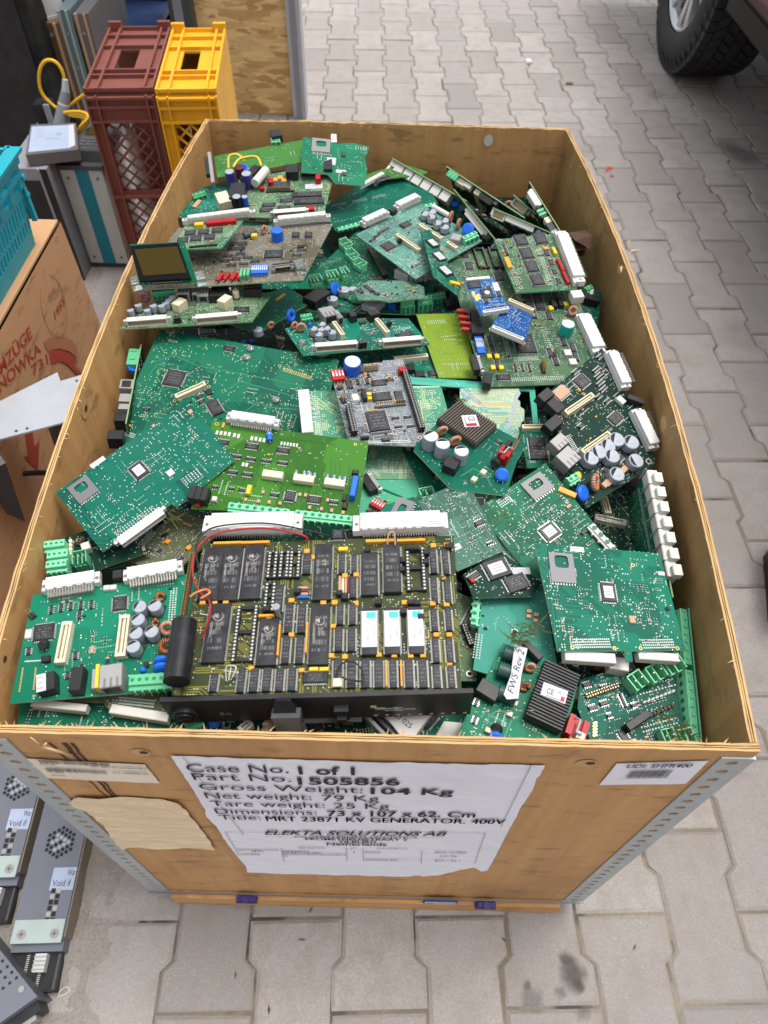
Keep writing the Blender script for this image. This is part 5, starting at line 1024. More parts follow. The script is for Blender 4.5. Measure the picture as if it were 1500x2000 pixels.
b.smd(120, 'solder', grids=[(5, 35, 140, 35, 50, 2, 3, 'solder')])
b = Bd('nearly black board with white and cream connectors, leaning on the right plywood wall', [(1064, 772), (1176, 680), (1216, 762), (1228, 782), (1238, 780), (1283, 905), (1145, 993)], .617, (-.18, .22), 'dark')
b.din(1186, 692, 1218, 764, side=1, wd=13, ht=12, rows=3); b.din(1236, 806, 1272, 882, side=1, wd=13, ht=12, rows=3); b.mez(1100, 813, 1153, 777, wd=7, ht=8); b.mez(1132, 889, 1185, 852, wd=7, ht=8)
b.chip(1135, 746, 27, 30, 'q'); b.chip(1095, 769, 30, 26, 'q', body='tan', ht=3); b.chip(1201, 818, 26, 26, 'q'); b.chips([(1134, 833)], 12, 12, 'x'); b.chips([(1123, 727), (1171, 697), (1169, 775), (1186, 784)], 14, 9, 'x'); b.chips([(1165, 722), (1168, 734), (1172, 748), (1178, 760)], 18, 8, 'x')
for u, v in ((1146, 904), (1161, 892), (1179, 880), (1196, 868), (1187, 900), (1224, 873), (1233, 909), (1196, 935)): b.cap(u, v, 24, 12)
b.tor(1155, 950, 28, 30, tilt=50); b.rj(1084, 874, 28, 26, rot=0, ht=14); b.rj(1100, 905, 32, 36, ht=15); b.blk(1059, 782, 26, 20, 12, 'black', 'jack'); b.blk(1074, 836, 32, 22, 12, 'black', 'plug_socket'); b.blk(1078, 802, 20, 30, 12, 'black', 'plug_socket'); b.pins(1087, 820, 1092, 838, rows=2, ht=10); b.disc(1133, 969, 27, 'blue', rot=20, tilt=30, th=5); b.disc(1126, 933, 14, 'yellow', tilt=30); b.term(1103, 950, 1122, 938, n=2, m='tlight', ht=12)
b.blk(1210, 785, 10, 18, 5, 'offwhite', 'capacitor'); b.blks([(1186, 945), (1215, 920), (1180, 948)], 14, 12, 5, 'tan', 'capacitor'); b.chips([(1183, 918), (1211, 896)], 14, 13, 'x'); b.hole(1267, 901, 10); b.blk(1236, 786, 26, 12, 8, 'black', 'plug_socket', rot=-60); b.smd(330, 'mix', clusters=16, grids=[(1108, 852, 1128, 884, 12, 3, 2.4, 'solder')])
b.text('UL', 1200, 712, 1204, 722, 3, 'chip_ink', z=.0123); b.text('UL', 1252, 828, 1256, 838, 3, 'chip_ink', z=.0123)
# --- centre right below
b = Bd('plain pale teal board with metal socket and red switch, in the centre', [(705, 930), (835, 930), (870, 985), (830, 1040), (700, 1020)], .592, (0, 0), 'bare')
b.dsub(712, 935, 735, 968, wd=14, face=1); b.dipsw(738, 990, 28, 17, 'red', rot=-35, n=5); b.lcyl(745, 955, 786, 972, 2, 'tdark', 'resistor'); b.term(818, 976, 845, 970, n=2, m='tlight', style='open', ht=14); b.chip(722, 1000, 14, 10, 'x'); b.smd(40, 'old')
b = Bd('green board corner with dark framed card slot, behind the biggest chip covered board', [(742, 1000), (755, 985), (808, 970), (845, 1010), (830, 1040), (745, 1040)], .605, (0, .05), 'green')
b.sd(783, 1000, 54, 34, 12, 'steel_dark', 0); b.smd(30, 'back')
b = Bd('grey teal board with fine tracks, behind right corner of biggest chip covered board', [(815, 978), (910, 936), (984, 1076), (893, 1116)], .62, (.03, .16), 'greyteal', edge='edge_pale')
b.chips([(936, 1022)], 18, 14, 'x'); b.chip(957, 1062, 13, 9, 'x'); b.st(893, 1068, 14, 12, lines=1); b.smd(240, 'back', clusters=14)
for L_ in ([(850, 975), (885, 1000), (890, 1040)], [(870, 965), (910, 1000), (940, 1060)], [(890, 955), (925, 985)], [(845, 1000), (880, 1050), (905, 1075)]): b.track(L_, .9, 'line_light')
b = Bd('pale green board with stepped edge and frosted grey middle', [(900, 1003), (945, 1003), (950, 1012), (985, 1014), (990, 1022), (1015, 1024), (1020, 1034), (1048, 1042), (1045, 1130), (985, 1110), (930, 1040)], .603, (0, .05), 'bare', edge='tlight')
mb = MB(); mb.prism([b.l(*p) for p in ((955, 1042), (1015, 1046), (1030, 1066), (1030, 1105), (990, 1095))], .0001, .0006, 'pcb_frost', 'edge_pale'); b.add('printed_patch', mb.mesh('printed_patch'), 0, 0); b.smd(20, 'dots')
b = Bd('dark memory card with two white labels and a tiny red lamp', [(905, 1122), (978, 1076), (1058, 1138), (1040, 1165), (925, 1168)], .612, (-.05, .05), 'dark')
b.chip(970, 1112, 48, 40, 'y', ht=2.5, rot=-14, st=.66); b.chip(1008, 1140, 44, 34, 'y', ht=2.5, rot=-14); b.st(1014, 1115, 38, 15, rot=-34); b.cap(922, 1137, 8, 4, 'red', base=False); b.chip(925, 1127, 26, 16, 'x'); b.smd(70, 'smt')
b = Bd('pale teal bare board with white ringed hole, left of front right card slot board', [(946, 1133), (1062, 1150), (1090, 1310), (1000, 1330), (924, 1308)], .60, (0, -.05), 'bare', edge='tlight')
b.term(934, 1142, 925, 1226, n=6, m='tlight', ht=6, wd=7, front=1); b.hole(948, 1228, 9, 'ink'); b.hole(951, 1146, 6, 'ink'); b.hole(943, 1203, 6, 'ink'); b.hole(1005, 1234, 15, 'sticker'); b.hole(1124, 1296, 15, 'sticker'); b.blks([(1033, 1196), (1047, 1203), (1032, 1206), (1046, 1214)], 10, 7, 3, 'tan', 'capacitor'); b.smd(40, 'solder', clusters=5, grids=[(936, 1240, 930, 1285, 10, 3, 2.8, 'solder')])
b = Bd('sage board corner with an empty black chip socket, right of the big chip board', [(880, 1150), (925, 1170), (945, 1215), (930, 1330), (885, 1330)], .585, (0, 0), 'sage'); b.pins(905, 1225, 920, 1265, rows=2, socket=True, base='black', ht=7, name='chip_socket'); b.chip(918, 1210, 26, 40, 'y', ht=4); b.smd(70, 'old'); b.hole(917, 1316, 14)
b = Bd('rotated green card slot board below the dark right board, with a stickered square chip', [(928, 996), (1066, 905), (1203, 1075), (1070, 1165)], .612, (-.03, .2), 'green', edge='edge_pale')
sdboard(b, (1049, 950, 46, 42, 0, 'slot', .1), (1073, 1039, 36, 36), 340, [(975, 985, 995, 972, 7, 4, 2.6, 'solder')], None, [(1107, 963, 32, 12, 3, 'orange', 'label', -62), (1140, 1040, 12, 8, 2, 'black', 'capacitor'), (1110, 990, 9, 7, 2, 'tan', 'capacitor')])
b.term(1150, 1030, 1200, 1085, n=4, m='offwhite', ht=6, wd=8)
b = Bd('front right green card slot board with two white connectors under its lower edge', [(1044, 1060), (1288, 1081), (1339, 1270), (1234, 1272), (1236, 1292), (1223, 1292), (1220, 1271), (1089, 1272)], .622, (-.12, .1), 'green', edge='edge_pale')
sdboard(b, (1097, 1110, 48, 58, 0, 'slot', .2), (1187, 1158, 33, 42), 400, [(1120, 1257, 1190, 1256, 19, 4, 2.5, 'solder'), (1256, 1258, 1314, 1257, 16, 4, 2.5, 'solder'), (1262, 1085, 1300, 1100, 1, 1, 2, 'solder')], (1127, 1073, 27, 10), [(1234, 1211, 12, 15, 2, 'tan', 'crystal'), (1291, 1121, 13, 8, 1.5, 'offwhite', 'capacitor'), (1303, 1190, 8, 8, 1.2, 'ink', 'chip', 40)])

b.blk(1156, 1280, 100, 20, 9, 'offwhite', 'edge_connector', z=-.012); b.blk(1290, 1279, 80, 17, 9, 'offwhite', 'edge_connector', z=-.012); b.term(1232, 1078, 1284, 1083, n=6, m='tlight', ht=4, wd=4, z=-.006)
for u, v in ((1118, 1265), (1200, 1266), (1251, 1266), (1323, 1266), (1236, 1104)): b.hole(u, v, 7, 'gold')
# --- front right
b = Bl('tall pale green terminal strip standing between the front right boards and the right plywood wall', at(1310, 1205, .565), (at(1328, 1425, .555) - at(1310, 1205, .565)), (.35, 0, 1), 150, 26, 'bare', edge='tlight')
b.term(2, 14, 60, 14, n=7, m='tlight', ht=8, wd=20); b.term(66, 14, 140, 14, n=9, m='tlight', ht=8, wd=20)
b = Bd('front right corner board with rows of small black diodes and open green sockets', [(1133, 1327), (1180, 1314), (1317, 1322), (1334, 1410), (1318, 1440), (1290, 1462), (1158, 1460), (1128, 1384)], .578, (-.03, .12), 'green')
b.chips([(1146, 1338), (1180, 1343), (1157, 1383), (1179, 1374)], 17, 14, 'x'); b.pins(1142, 1362, 1205, 1340, rows=2, ht=5, base='black'); b.chip(1215, 1368, 10, 30, 'y'); b.chips([(1238, 1378), (1190, 1398)], 11, 13, 'x'); b.blk(1238, 1413, 52, 17, 12, 'black', 'relay', rot=16); b.chip(1217, 1438, 20, 22, 'y', rot=10)
for i in range(8): b.blk(1262 + i * 7, 1400 - i * 3, 6, 9, 4, 'black', 'diode', rot=16); b.blk(1258 + i * 8, 1372 - i * 3, 7, 4, 2, 'offwhite', 'diode', rot=16)
b.term(1222, 1346, 1246, 1330, n=2, style='open', m='tlight', ht=17, wd=15); b.term(1256, 1330, 1284, 1315, n=2, style='open', m='tlight', ht=17, wd=15); b.term(1290, 1314, 1320, 1300, n=2, style='open', m='tlight', ht=17, wd=15)
b.blk(1200, 1306, 34, 26, 15, 'white', 'plug_socket', rot=-25); b.blks([(1162, 1412 + 6 * i) for i in range(5)], 9, 5, .3, 'gold', 'contact'); b.smd(260, 'smt', clusters=12, grids=[(1248, 1350, 1315, 1332, 12, 2, 6, 'solder'), (1255, 1425, 1320, 1408, 12, 2, 4, 'solder')])
b.term(1285, 1446, 1310, 1440, n=2, style='open', m='tlight', ht=13, wd=13); b.term(1318, 1446, 1345, 1440, n=2, style='open', m='tlight', ht=13, wd=13); b.disc(1252, 1456, 16, 'blue'); b.blk(1226, 1456, 26, 12, 8, 'sticker', 'plug_socket')
b = Bd('front right converter board with a black finned heat sink and a strip of handwritten tape', [(983, 1256), (1060, 1290), (1130, 1326), (1118, 1380), (1090, 1462), (893, 1462), (897, 1425)], .60, (-.05, .1), 'plain', edge='edge_pale')
o, w_, h_, t_ = b.heat([(1062, 1300), (1129, 1330), (1084, 1436), (1016, 1403)], 14, 19, 'heat_black', True, 'x')
mb = MB(); mb.box(0, 0, 0, w_ * .68, h_ * .22, .0002, 'sticker'); mb.box(w_ * .25, -h_ * .05, .0002, w_ * .1, h_ * .08, .0001, 'red'); put_text(mb, 'CE', Vector((-w_ * .2, -h_ * .05, .0004)), Vector((w_ * .18, 0, 0)), Vector((0, h_ * .09, 0)), 'ink'); put_text(mb, 'UL', Vector((w_ * .1, h_ * .02, .0004)), Vector((w_ * .07, 0, 0)), Vector((0, h_ * .05, 0)), 'ink'); mb.box(0, -h_ * .085, .0002, w_ * .4, h_ * .02, .0001, 'chip_ink')
mb.ob('sticker', o, (0, h_ * .02, t_ + .0002), (0, 0, R(4)))
for u, v in ((988, 1285), (978, 1318), (978, 1362)): b.lcyl(u - 8, v - 6, u + 26, v + 6, 14, 'dark_teal_cap', lift=.008)
b.tor(1033, 1308, 26, 20, tilt=60); b.tor(1022, 1345, 26, 20, core='black', tilt=60); b.blk(950, 1355, 44, 28, 12, 'black', 'jack', rot=-8); b.blk(1035, 1278, 46, 12, 12, 'heat_black', 'heat_sink', rot=-25)
b.disc(965, 1448, 32, 'blue', rot=10, tilt=25, th=6); b.disc(968, 1427, 24, 'black', tilt=25, th=5); b.disc(1100, 1456, 26, 'black', tilt=20, th=6); b.blk(952, 1428, 12, 10, 4, 'cream', 'resistor'); b.blks([(994, 1396), (1004, 1375)], 12, 9, 4, 'offwhite', 'capacitor'); b.chips([(927, 1407), (930, 1372)], 12, 16, 'y'); b.smd(170, 'back', clusters=8)
for L_ in ([(940, 1400), (960, 1375), (975, 1380)], [(945, 1410), (970, 1388), (990, 1390)], [(985, 1440), (1000, 1405), (1012, 1400)], [(975, 1437), (988, 1405)]): b.track(L_, 1.4, 'line_light')
x, y = b.l(1119, 1430); mb = MB(); mb.box(0, 0, 0, .018, .018, .010, 'red'); mb.bx((-.009, -.009, .010), (-.004, .009, .016), 'red'); mb.bx((.004, -.009, .010), (.009, .009, .014), 'red'); mb.tube([(-.005, .006, .018), (0, .006, .018), (-.001, -.006, .018), (.004, -.006, .018)], .001, 'silver', 6); mb.box(.004, -.006, .010, .007, .006, .006, 'offwhite'); b.add('relay', mb.mesh('relay'), x, y)
P4 = [(997, 1272), (1022, 1280), (1010, 1330), (1004, 1376), (982, 1378), (976, 1368), (990, 1330)]
mb = MB(); mb.prism([b.l(*p) for p in P4], .0165, .0172, 'sticker'); a_ = Vector(b.l(990, 1366)); d_ = Vector(b.l(1012, 1284)) - a_; nr = Vector((-d_.y, d_.x)).normalized() * .0058; put_text(mb, 'FW5 Rev 2', Vector((a_.x, a_.y, .0174)) - Vector((nr.x, nr.y, 0)) * .35, Vector((d_.x, d_.y, 0)), Vector((nr.x, nr.y, 0)), 'ink', .25); b.add('tape_strip', mb.mesh('tape_strip'), 0, 0)
# --- centre: light green relay board
b = Bd('grass green board with three cream relays, a blue trimmer and a white edge connector', [(415, 822), (720, 863), (699, 1012), (373, 993)], .643, (0, .15), 'grass', edge='edge_grass')
b.din(446, 819, 546, 834, side=-1, wd=10, ht=11); b.chips([(435, 865)], 25, 13, 'x'); b.chips([(492, 873), (553, 881)], 25, 14, 'x'); b.chips([(432, 890), (462, 893), (490, 898), (520, 902), (552, 906)], 20, 9, 'x'); b.chips([(423, 919), (454, 924), (483, 928)], 20, 10, 'x'); b.chips([(420, 953), (452, 956)], 11, 9, 'x'); b.chips([(475, 959), (536, 968)], 17, 10, 'x')
b.chip(567, 971, 25, 23, 'q', ht=3); b.chip(614, 977, 26, 17, 'x'); b.chip(652, 982, 18, 10, 'x')
b.blks([(534, 932), (594, 940), (654, 948)], 40, 13, 7, 'cream', 'relay'); b.blk(692, 958, 11, 40, 10, 'blue', 'trimmer'); b.blks([(380, 972), (392, 974), (404, 976)], 12, 26, 12, 'black', 'push_button'); b.blk(387, 988, 9, 8, 3, 'red', 'lamp'); b.blk(487, 960, 9, 18, 5, 'yellow', 'capacitor')
b.lcyl(526, 848, 528, 864, 6, 'blue', band='silver'); b.blk(437, 833, 4, 10, 3, 'orange', 'resistor'); b.blk(420, 978, 10, 9, 5, 'offwhite', 'crystal'); b.blk(674, 990, 9, 12, 4, 'black', 'capacitor'); b.blk(694, 925, 12, 8, 4, 'black', 'capacitor'); b.blk(673, 974, 8, 12, 3, 'black', 'capacitor'); b.hole(423, 828, 7, 'gold'); b.hole(694, 868, 6, 'gold')
for u, v in ((579, 926), (595, 927), (605, 929), (615, 931), (640, 934), (653, 935), (664, 937), (674, 938)): b.lcyl(u, v - 4, u - 1, v + 4, 3, 'sticker_blue', name='resistor', band='blue')
b.blks([(424 + 8 * i, 846 + i) for i in range(4)] + [(458, 851), (466, 853), (492, 857), (500, 858), (508, 860), (516, 861)] + [(415 + 7 * i, 903 + i) for i in range(4)] + [(475, 908), (482, 909)], 5, 8, 1.5, 'offwhite', 'capacitor'); b.blks([(550 + 6 * i, 867 + i * .8) for i in range(6)], 4, 7, 1.5, 'offwhite', 'capacitor'); b.blks([(480, 977), (505, 980), (526, 982), (547, 984), (605, 992), (628, 995), (648, 998), (670, 1002), (586, 967), (597, 968), (640, 978), (514, 962)], 6, 7, 2, 'tan', 'capacitor')
b.term(448, 996, 566, 1010, n=8, m='tlight', wd=9, ht=8); b.term(577, 1011, 688, 1023, n=8, m='tlight', wd=9, ht=8)
for L_ in ([(398, 955), (402, 938), (425, 931), (495, 938), (502, 920), (506, 880), (528, 868)], [(502, 930), (515, 928), (600, 940), (640, 945)], [(535, 940), (550, 955), (551, 965)]): b.track(L_, .8, 'line_dark')
for i, (u, v, w2) in enumerate(((583, 885, 35), (608, 888, 38), (603, 903, 22), (614, 905, 24), (648, 898, 34), (655, 904, 34), (665, 900, 34), (683, 910, 28))): b.track([(u, v), (u - 3, v + w2)], .6, 'line_dark')
b.text('LAR.16.25.04.TBG 110011703.00', 570, 859, 655, 870, 1.8, 'line_dark'); b.smd(110, 'smt', clusters=10)
# --- front left
b = Bd('dark green board printed with black digits, against the front plywood wall at left', [(40, 1335), (345, 1340), (352, 1448), (32, 1452)], .603, (0, 0), 'green')
b.text('0578', 55, 1402, 88, 1403, 5, 'ink'); b.smd(120, 'back', clusters=8)
b = Bd('olive strip with two white edge connectors, under the front left port board', [(60, 1340), (325, 1340), (334, 1392), (215, 1390), (200, 1372), (60, 1368)], .613, (0, .05), 'olive')
b.blk(118, 1380, 110, 15, 9, 'offwhite', 'edge_connector', rot=-6, z=-.005); b.blk(274, 1395, 118, 18, 9, 'offwhite', 'edge_connector', rot=-9, z=-.005); b.hole(222, 1374, 7); b.smd(40, 'dots', grids=[(234, 1368, 300, 1375, 18, 3, 2.6, 'solder')])
b = Bd('front left port board with two white connectors and a metal network socket', [(64, 1162), (385, 1118), (350, 1348), (278, 1352), (19, 1374)], .632, (0, .06), 'plain', edge='edge_pale')
b.din(88, 1152, 199, 1134, side=-1, wd=12, ht=11, rows=3); b.din(245, 1132, 359, 1112, side=-1, wd=12, ht=11, rows=3); b.blk(234, 1130, 18, 16, 9, 'black', 'plug_socket'); b.chip(235, 1180, 33, 32, 'q', ht=2.2); b.chip(87, 1236, 46, 36, 'q', ht=2.2)
b.chips([(101, 1192), (120, 1188), (139, 1185), (159, 1183), (179, 1182), (156, 1202)], 12, 16, 'y'); b.mez(136, 1220, 121, 1300, wd=9, ht=7); b.mez(248, 1207, 238, 1288, wd=9, ht=7)
for u, v in ((279, 1196), (308, 1194), (276, 1221), (272, 1247), (302, 1244), (267, 1273)): b.cap(u, v, 27, 12)
b.tor(331, 1234, 34, 0, tilt=40); b.tor(330, 1270, 36, 0, core='black', tilt=40); b.tor(314, 1168, 24, core='black', tilt=10); b.tor(304, 1219, 20, core='black', tilt=10); b.disc(323, 1302, 36, 'blue', tilt=82, th=4); b.disc(322, 1315, 36, 'blue', tilt=82, th=4); b.disc(282, 1314, 14, 'blue', tilt=75)
b.term(258, 1342, 341, 1336, n=6, m='tgreen', wd=13, ht=11); b.rj(226, 1332, 44, 44, ht=15); b.blk(198, 1330, 8, 46, 12, 'yellow', 'port'); b.blk(190, 1334, 8, 38, 10, 'metal', 'port'); b.blk(100, 1342, 34, 36, 13, 'black', 'jack', rot=6); b.st(92, 1345, 18, 34, rot=6, z=.0135, lines=3); b.blk(158, 1336, 24, 46, 13, 'black', 'jack', rot=-4)
b.blk(57, 1240, 13, 18, 3, 'offwhite', 'crystal'); b.disc(90, 1265, 20, 'black', tilt=40, th=6); b.chips([(57, 1273), (148, 1282), (133, 1320), (160, 1306)], 13, 14, 'y'); b.chip(181, 1270, 12, 15, 'y', body='tan'); b.blk(92, 1290, 16, 12, 5, 'black', 'chip'); b.pins(60, 1200, 68, 1208, rows=2, ht=11); b.blk(210, 1151, 12, 9, 4, 'offwhite', 'capacitor'); b.blk(223, 1150, 12, 9, 4, 'offwhite', 'capacitor'); b.blk(287, 1300, 9, 10, 3, 'black', 'chip')
b.smd(330, 'smt', clusters=16, grids=[(50, 1292, 84, 1290, 10, 1, 2.4, 'solder'), (45, 1306, 38, 1350, 11, 1, 2.4, 'gold'), (70, 1306, 66, 1346, 10, 1, 2.4, 'gold'), (340, 1150, 335, 1210, 14, 3, 2.4, 'solder')])
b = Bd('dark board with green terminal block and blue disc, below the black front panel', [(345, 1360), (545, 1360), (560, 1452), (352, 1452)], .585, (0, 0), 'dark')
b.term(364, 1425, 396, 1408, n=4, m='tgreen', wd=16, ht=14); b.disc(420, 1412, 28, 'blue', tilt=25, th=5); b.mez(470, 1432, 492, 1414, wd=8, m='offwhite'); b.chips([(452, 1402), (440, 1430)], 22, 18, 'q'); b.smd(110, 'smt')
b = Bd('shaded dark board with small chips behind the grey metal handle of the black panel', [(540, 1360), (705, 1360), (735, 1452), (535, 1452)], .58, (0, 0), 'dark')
b.chip(615, 1420, 36, 26, 'q', rot=20); b.chips([(640, 1396), (680, 1410)], 22, 12, 'x'); b.blk(526, 1420, 18, 44, 6, 'tan', 'relay'); b.blks([(520, 1404), (521, 1420)], 12, 6, 8, 'white', 'resistor'); b.pins(695, 1440, 735, 1432, rows=2, ht=12, base='black'); b.smd(90, 'smt')
b = Bd('green board end with a white slab printed 81 025, below the black panel', [(700, 1378), (880, 1372), (872, 1400), (838, 1456), (730, 1456)], .59, (.05, 0), 'green')
mb = MB(); mb.prism([b.l(*p) for p in ((745, 1396), (848, 1394), (806, 1452), (788, 1452))], 0, .010, 'white'); a_ = Vector(b.l(770, 1408)); d_ = Vector(b.l(800, 1432)) - a_; nr = Vector((-d_.y, d_.x)).normalized() * .005; put_text(mb, '81 025', Vector((a_.x, a_.y, .0102)), Vector((d_.x, d_.y, 0)), Vector((nr.x, nr.y, 0)), 'ink'); b.add('edge_connector', mb.mesh('edge_connector'), 0, 0)
for i in range(3): b.blk(735 + 16 * i, 1424 - 2 * i, 7, 66, 9, ('grey', 'dark_grey', 'grey')[i], 'contact_strip', rot=42)
b.hole(822, 1433, 12, 'metal'); b.chip(842, 1410, 36, 18, 'x', rot=48)
b = Bd('plain grey slab lying beside the white printed slab, by the front plywood wall', [(820, 1455), (862, 1408), (905, 1412), (905, 1458)], .58, (0, 0), 'offwhite', edge='offwhite', cat='plastic slab', name='plastic_slab', group=None, th=.008)
# --- the big chip board with its black front panel
b = Bd('biggest chip covered board with yellow tracks, black front panel and two long white connectors', [(398, 1062), (887, 1046), (902, 1356), (335, 1358)], .645, (.05, .0), 'amber')
MAIN = b
def dip(u, v, w, h, st=None, txt=None, ht=4.2): 
    o = b.chip(u, v, w, h, 'y', ht=ht, st=st)
    if txt:
        a, c = b.mpp(u, v); w2, h2 = w * a, h * c; mb = MB(); V = Vector
        put_text(mb, txt[0], V((-w2 * .06, h2 * txt[2], 0)), V((0, -h2 * txt[1], 0)), V((w2 * .2, 0, 0)), 'dull_pin')
        put_text(mb, txt[3], V((-w2 * .3, h2 * txt[2], 0)), V((0, -h2 * .26, 0)), V((w2 * .11, 0, 0)), 'chip_ink')
        if txt[0] == 'ZILOG':
            y0 = h2 * (txt[2] + .1); mb.tube([V((w2 * .2 * math.sin(t / 8 * 5 + .6) , y0 + w2 * .2 * math.cos(t / 8 * 5 + .6), .0001)) for t in range(9)], w2 * .03, 'dull_pin', 4); mb.add([(-w2 * .2, y0 + w2 * .05, .0002), (0, y0 - w2 * .1, .0002), (-w2 * .02, y0 + w2 * .16, .0002)], [(0, 1, 2)], 'dull_pin')
        for e in (-.42, .42): mb.cyl((0, h2 * e * .8, 0), (0, h2 * e * .8, .0001), w2 * .07, 'black', 10, cap0=False)
        mb.ob('lettering', o, (0, 0, ht / 1000 + .0005))
    return o
Z = ('ZILOG', .13, .16, 'Z0844004PSC')
dip(414, 1124, 44, 106, txt=Z); dip(452, 1123, 44, 106, txt=Z); dip(494, 1120, 44, 106, txt=Z)
dip(425, 1239, 48, 116, txt=Z); dip(524, 1257, 44, 92, txt=Z); dip(631, 1120, 40, 110, txt=('ST', .12, .2, 'Z8612AB1 Z80AP10')); dip(625, 1242, 44, 118, txt=('ZILOG', .13, .1, 'Z84C0008PSC'))
dip(722, 1124, 37, 84); dip(766, 1115, 38, 94, ht=6)
def sock(u, v, w, h):
    a, c = b.mpp(u, v); w2, h2 = w * a, h * c; x, y = b.l(u, v); mb = MB(); t = .0036
    for e in (-1, 1):
        mb.box(e * (w2 - t) / 2, 0, 0, t, h2, .0045, 'black')
        k = int(h2 / .0034)
        for i in range(k): mb.cyl((e * (w2 - t) / 2, (i + .5) / k * h2 - h2 / 2, .0045), (e * (w2 - t) / 2, (i + .5) / k * h2 - h2 / 2, .0047), .0011, 'pin', 8, cap0=False)
    for f in (-.46, 0.02, .46): mb.box(0, f * h2, .001, w2 - 2 * t, h2 * .06, .003, 'black')
    b.add('chip_socket', mb.mesh('chip_socket'), x, y)
sock(533, 1107, 20, 52); sock(556, 1106, 20, 52); sock(577, 1106, 22, 52); sock(528, 1170, 22, 56); sock(480, 1240, 42, 110); sock(812, 1115, 38, 84)
for u, v, w, h in ((600, 1104, 20, 40), (668, 1103, 17, 42), (692, 1104, 15, 38), (690, 1150, 18, 42), (545, 1172, 22, 54), (565, 1210, 20, 58), (590, 1210, 20, 58), (559, 1272, 20, 54), (586, 1272, 20, 54),
        (846, 1098, 18, 50), (870, 1100, 17, 50), (848, 1155, 17, 54), (874, 1160, 17, 46), (665, 1202, 18, 42), (689, 1202, 18, 42), (662, 1252, 20, 46), (687, 1252, 20, 46), (848, 1214, 18, 44), (876, 1213, 17, 44), (851, 1273, 18, 48), (878, 1273, 18, 48),
        (419, 1336, 20, 36), (472, 1332, 20, 46), (497, 1331, 21, 46), (522, 1330, 21, 46), (547, 1330, 21, 46), (571, 1329, 21, 46), (660, 1318, 22, 56), (687, 1318, 22, 56), (714, 1318, 22, 56), (740, 1318, 22, 56), (768, 1318, 20, 56), (799, 1318, 22, 56), (826, 1318, 22, 56), (853, 1324, 20, 46), (881, 1324, 19, 46)):
    dip(u, v, w, h, ht=3.6)
b.chip(617, 1326, 48, 26, 'x', ht=3.6); b.chip(660, 1048, 22, 20, 'x', ht=4)
for u, v in ((722, 1237), (766, 1236), (812, 1235)):
    o = dip(u, v, 34, 92, ht=5); a, c = b.mpp(u, v); w2, h2 = 30 * a, 70 * c; mb = MB(); mb.box(0, 0, 0, w2, h2, .00015, 'sticker')
    mb.box(w2 * .12, h2 * .38, .00016, w2 * .6, h2 * .17, .00005, 'cyan'); put_text(mb, '12794C2', Vector((w2 * .2, h2 * .24, .0002)), Vector((0, -h2 * .62, 0)), Vector((w2 * .2, 0, 0)), 'chip_ink', .2); put_text(mb, '5-10-96', Vector((-w2 * .2, h2 * .26, .0002)), Vector((0, -h2 * .58, 0)), Vector((w2 * .2, 0, 0)), 'chip_ink', .2)
    mb.ob('sticker', o, (0, h2 * .04, .0056))
# long white connectors along the back edge, seen from above
b.din(401, 1032, 592, 1028, side=-1, wd=19, ht=12, rows=1); b.din(690, 1032, 874, 1026, side=-1, wd=19, ht=12, rows=1); b.st(850, 1036, 40, 16, z=.0125, lines=2)
b.blks([(446, 1065), (500, 1064), (742, 1061), (803, 1060)], 55, 5, 5, 'orange', 'resistor_pack'); b.blks([(600, 1250), (546, 1255)], 4, 60, 6, 'orange', 'resistor_pack'); b.blks([(755, 1320), (784, 1320)], 4, 50, 6, 'orange', 'resistor_pack'); b.blk(522, 1208, 30, 5, 6, 'orange', 'resistor_pack')
b.blks([(397, 1180), (420, 1182), (442, 1181), (600, 1080), (615, 1092), (654, 1180), (695, 1182), (790, 1180), (845, 1182), (872, 1184), (651, 1226), (648, 1284), (674, 1286), (740, 1282), (770, 1283), (802, 1284), (826, 1283), (852, 1243), (877, 1243), (878, 1302), (526, 1213), (570, 1243), (570, 1176), (674, 1128), (696, 1126), (590, 1312), (492, 1308), (846, 1069), (872, 1068), (632, 1181)], 11, 8, 4, 'orange', 'capacitor')
b.blks([(614, 1312), (634, 1312), (671, 1078)], 18, 7, 6, 'yellow', 'capacitor')
for i, (u, v) in enumerate(((593, 1150), (593, 1156), (593, 1162), (593, 1168))): b.lcyl(u - 9, v, u + 9, v, 3, ('tan', 'maroon', 'tan', 'blue')[i], name='resistor')
for i in range(4): b.lcyl(664 + 6 * i, 1128, 663 + 6 * i, 1160, 2.6, ('tan', 'cream', 'tan', 'maroon')[i], name='resistor')
b.blks([(718, 1080), (740, 1182), (785, 1118), (787, 1100), (832, 1085), (832, 1103), (875, 1073), (797, 1076), (812, 1076), (664, 1164), (674, 1172), (788, 1200), (802, 1182), (815, 1183), (822, 1210), (523, 1195), (583, 1160)], 12, 9, 7, 'black', 'jumper')
b.pins(378, 1085, 345, 1290, rows=2, ht=6, base='brown', name='pin_header'); b.smd(160, 'old', grids=[(690, 1300, 830, 1298, 40, 1, 3, 'solder')])
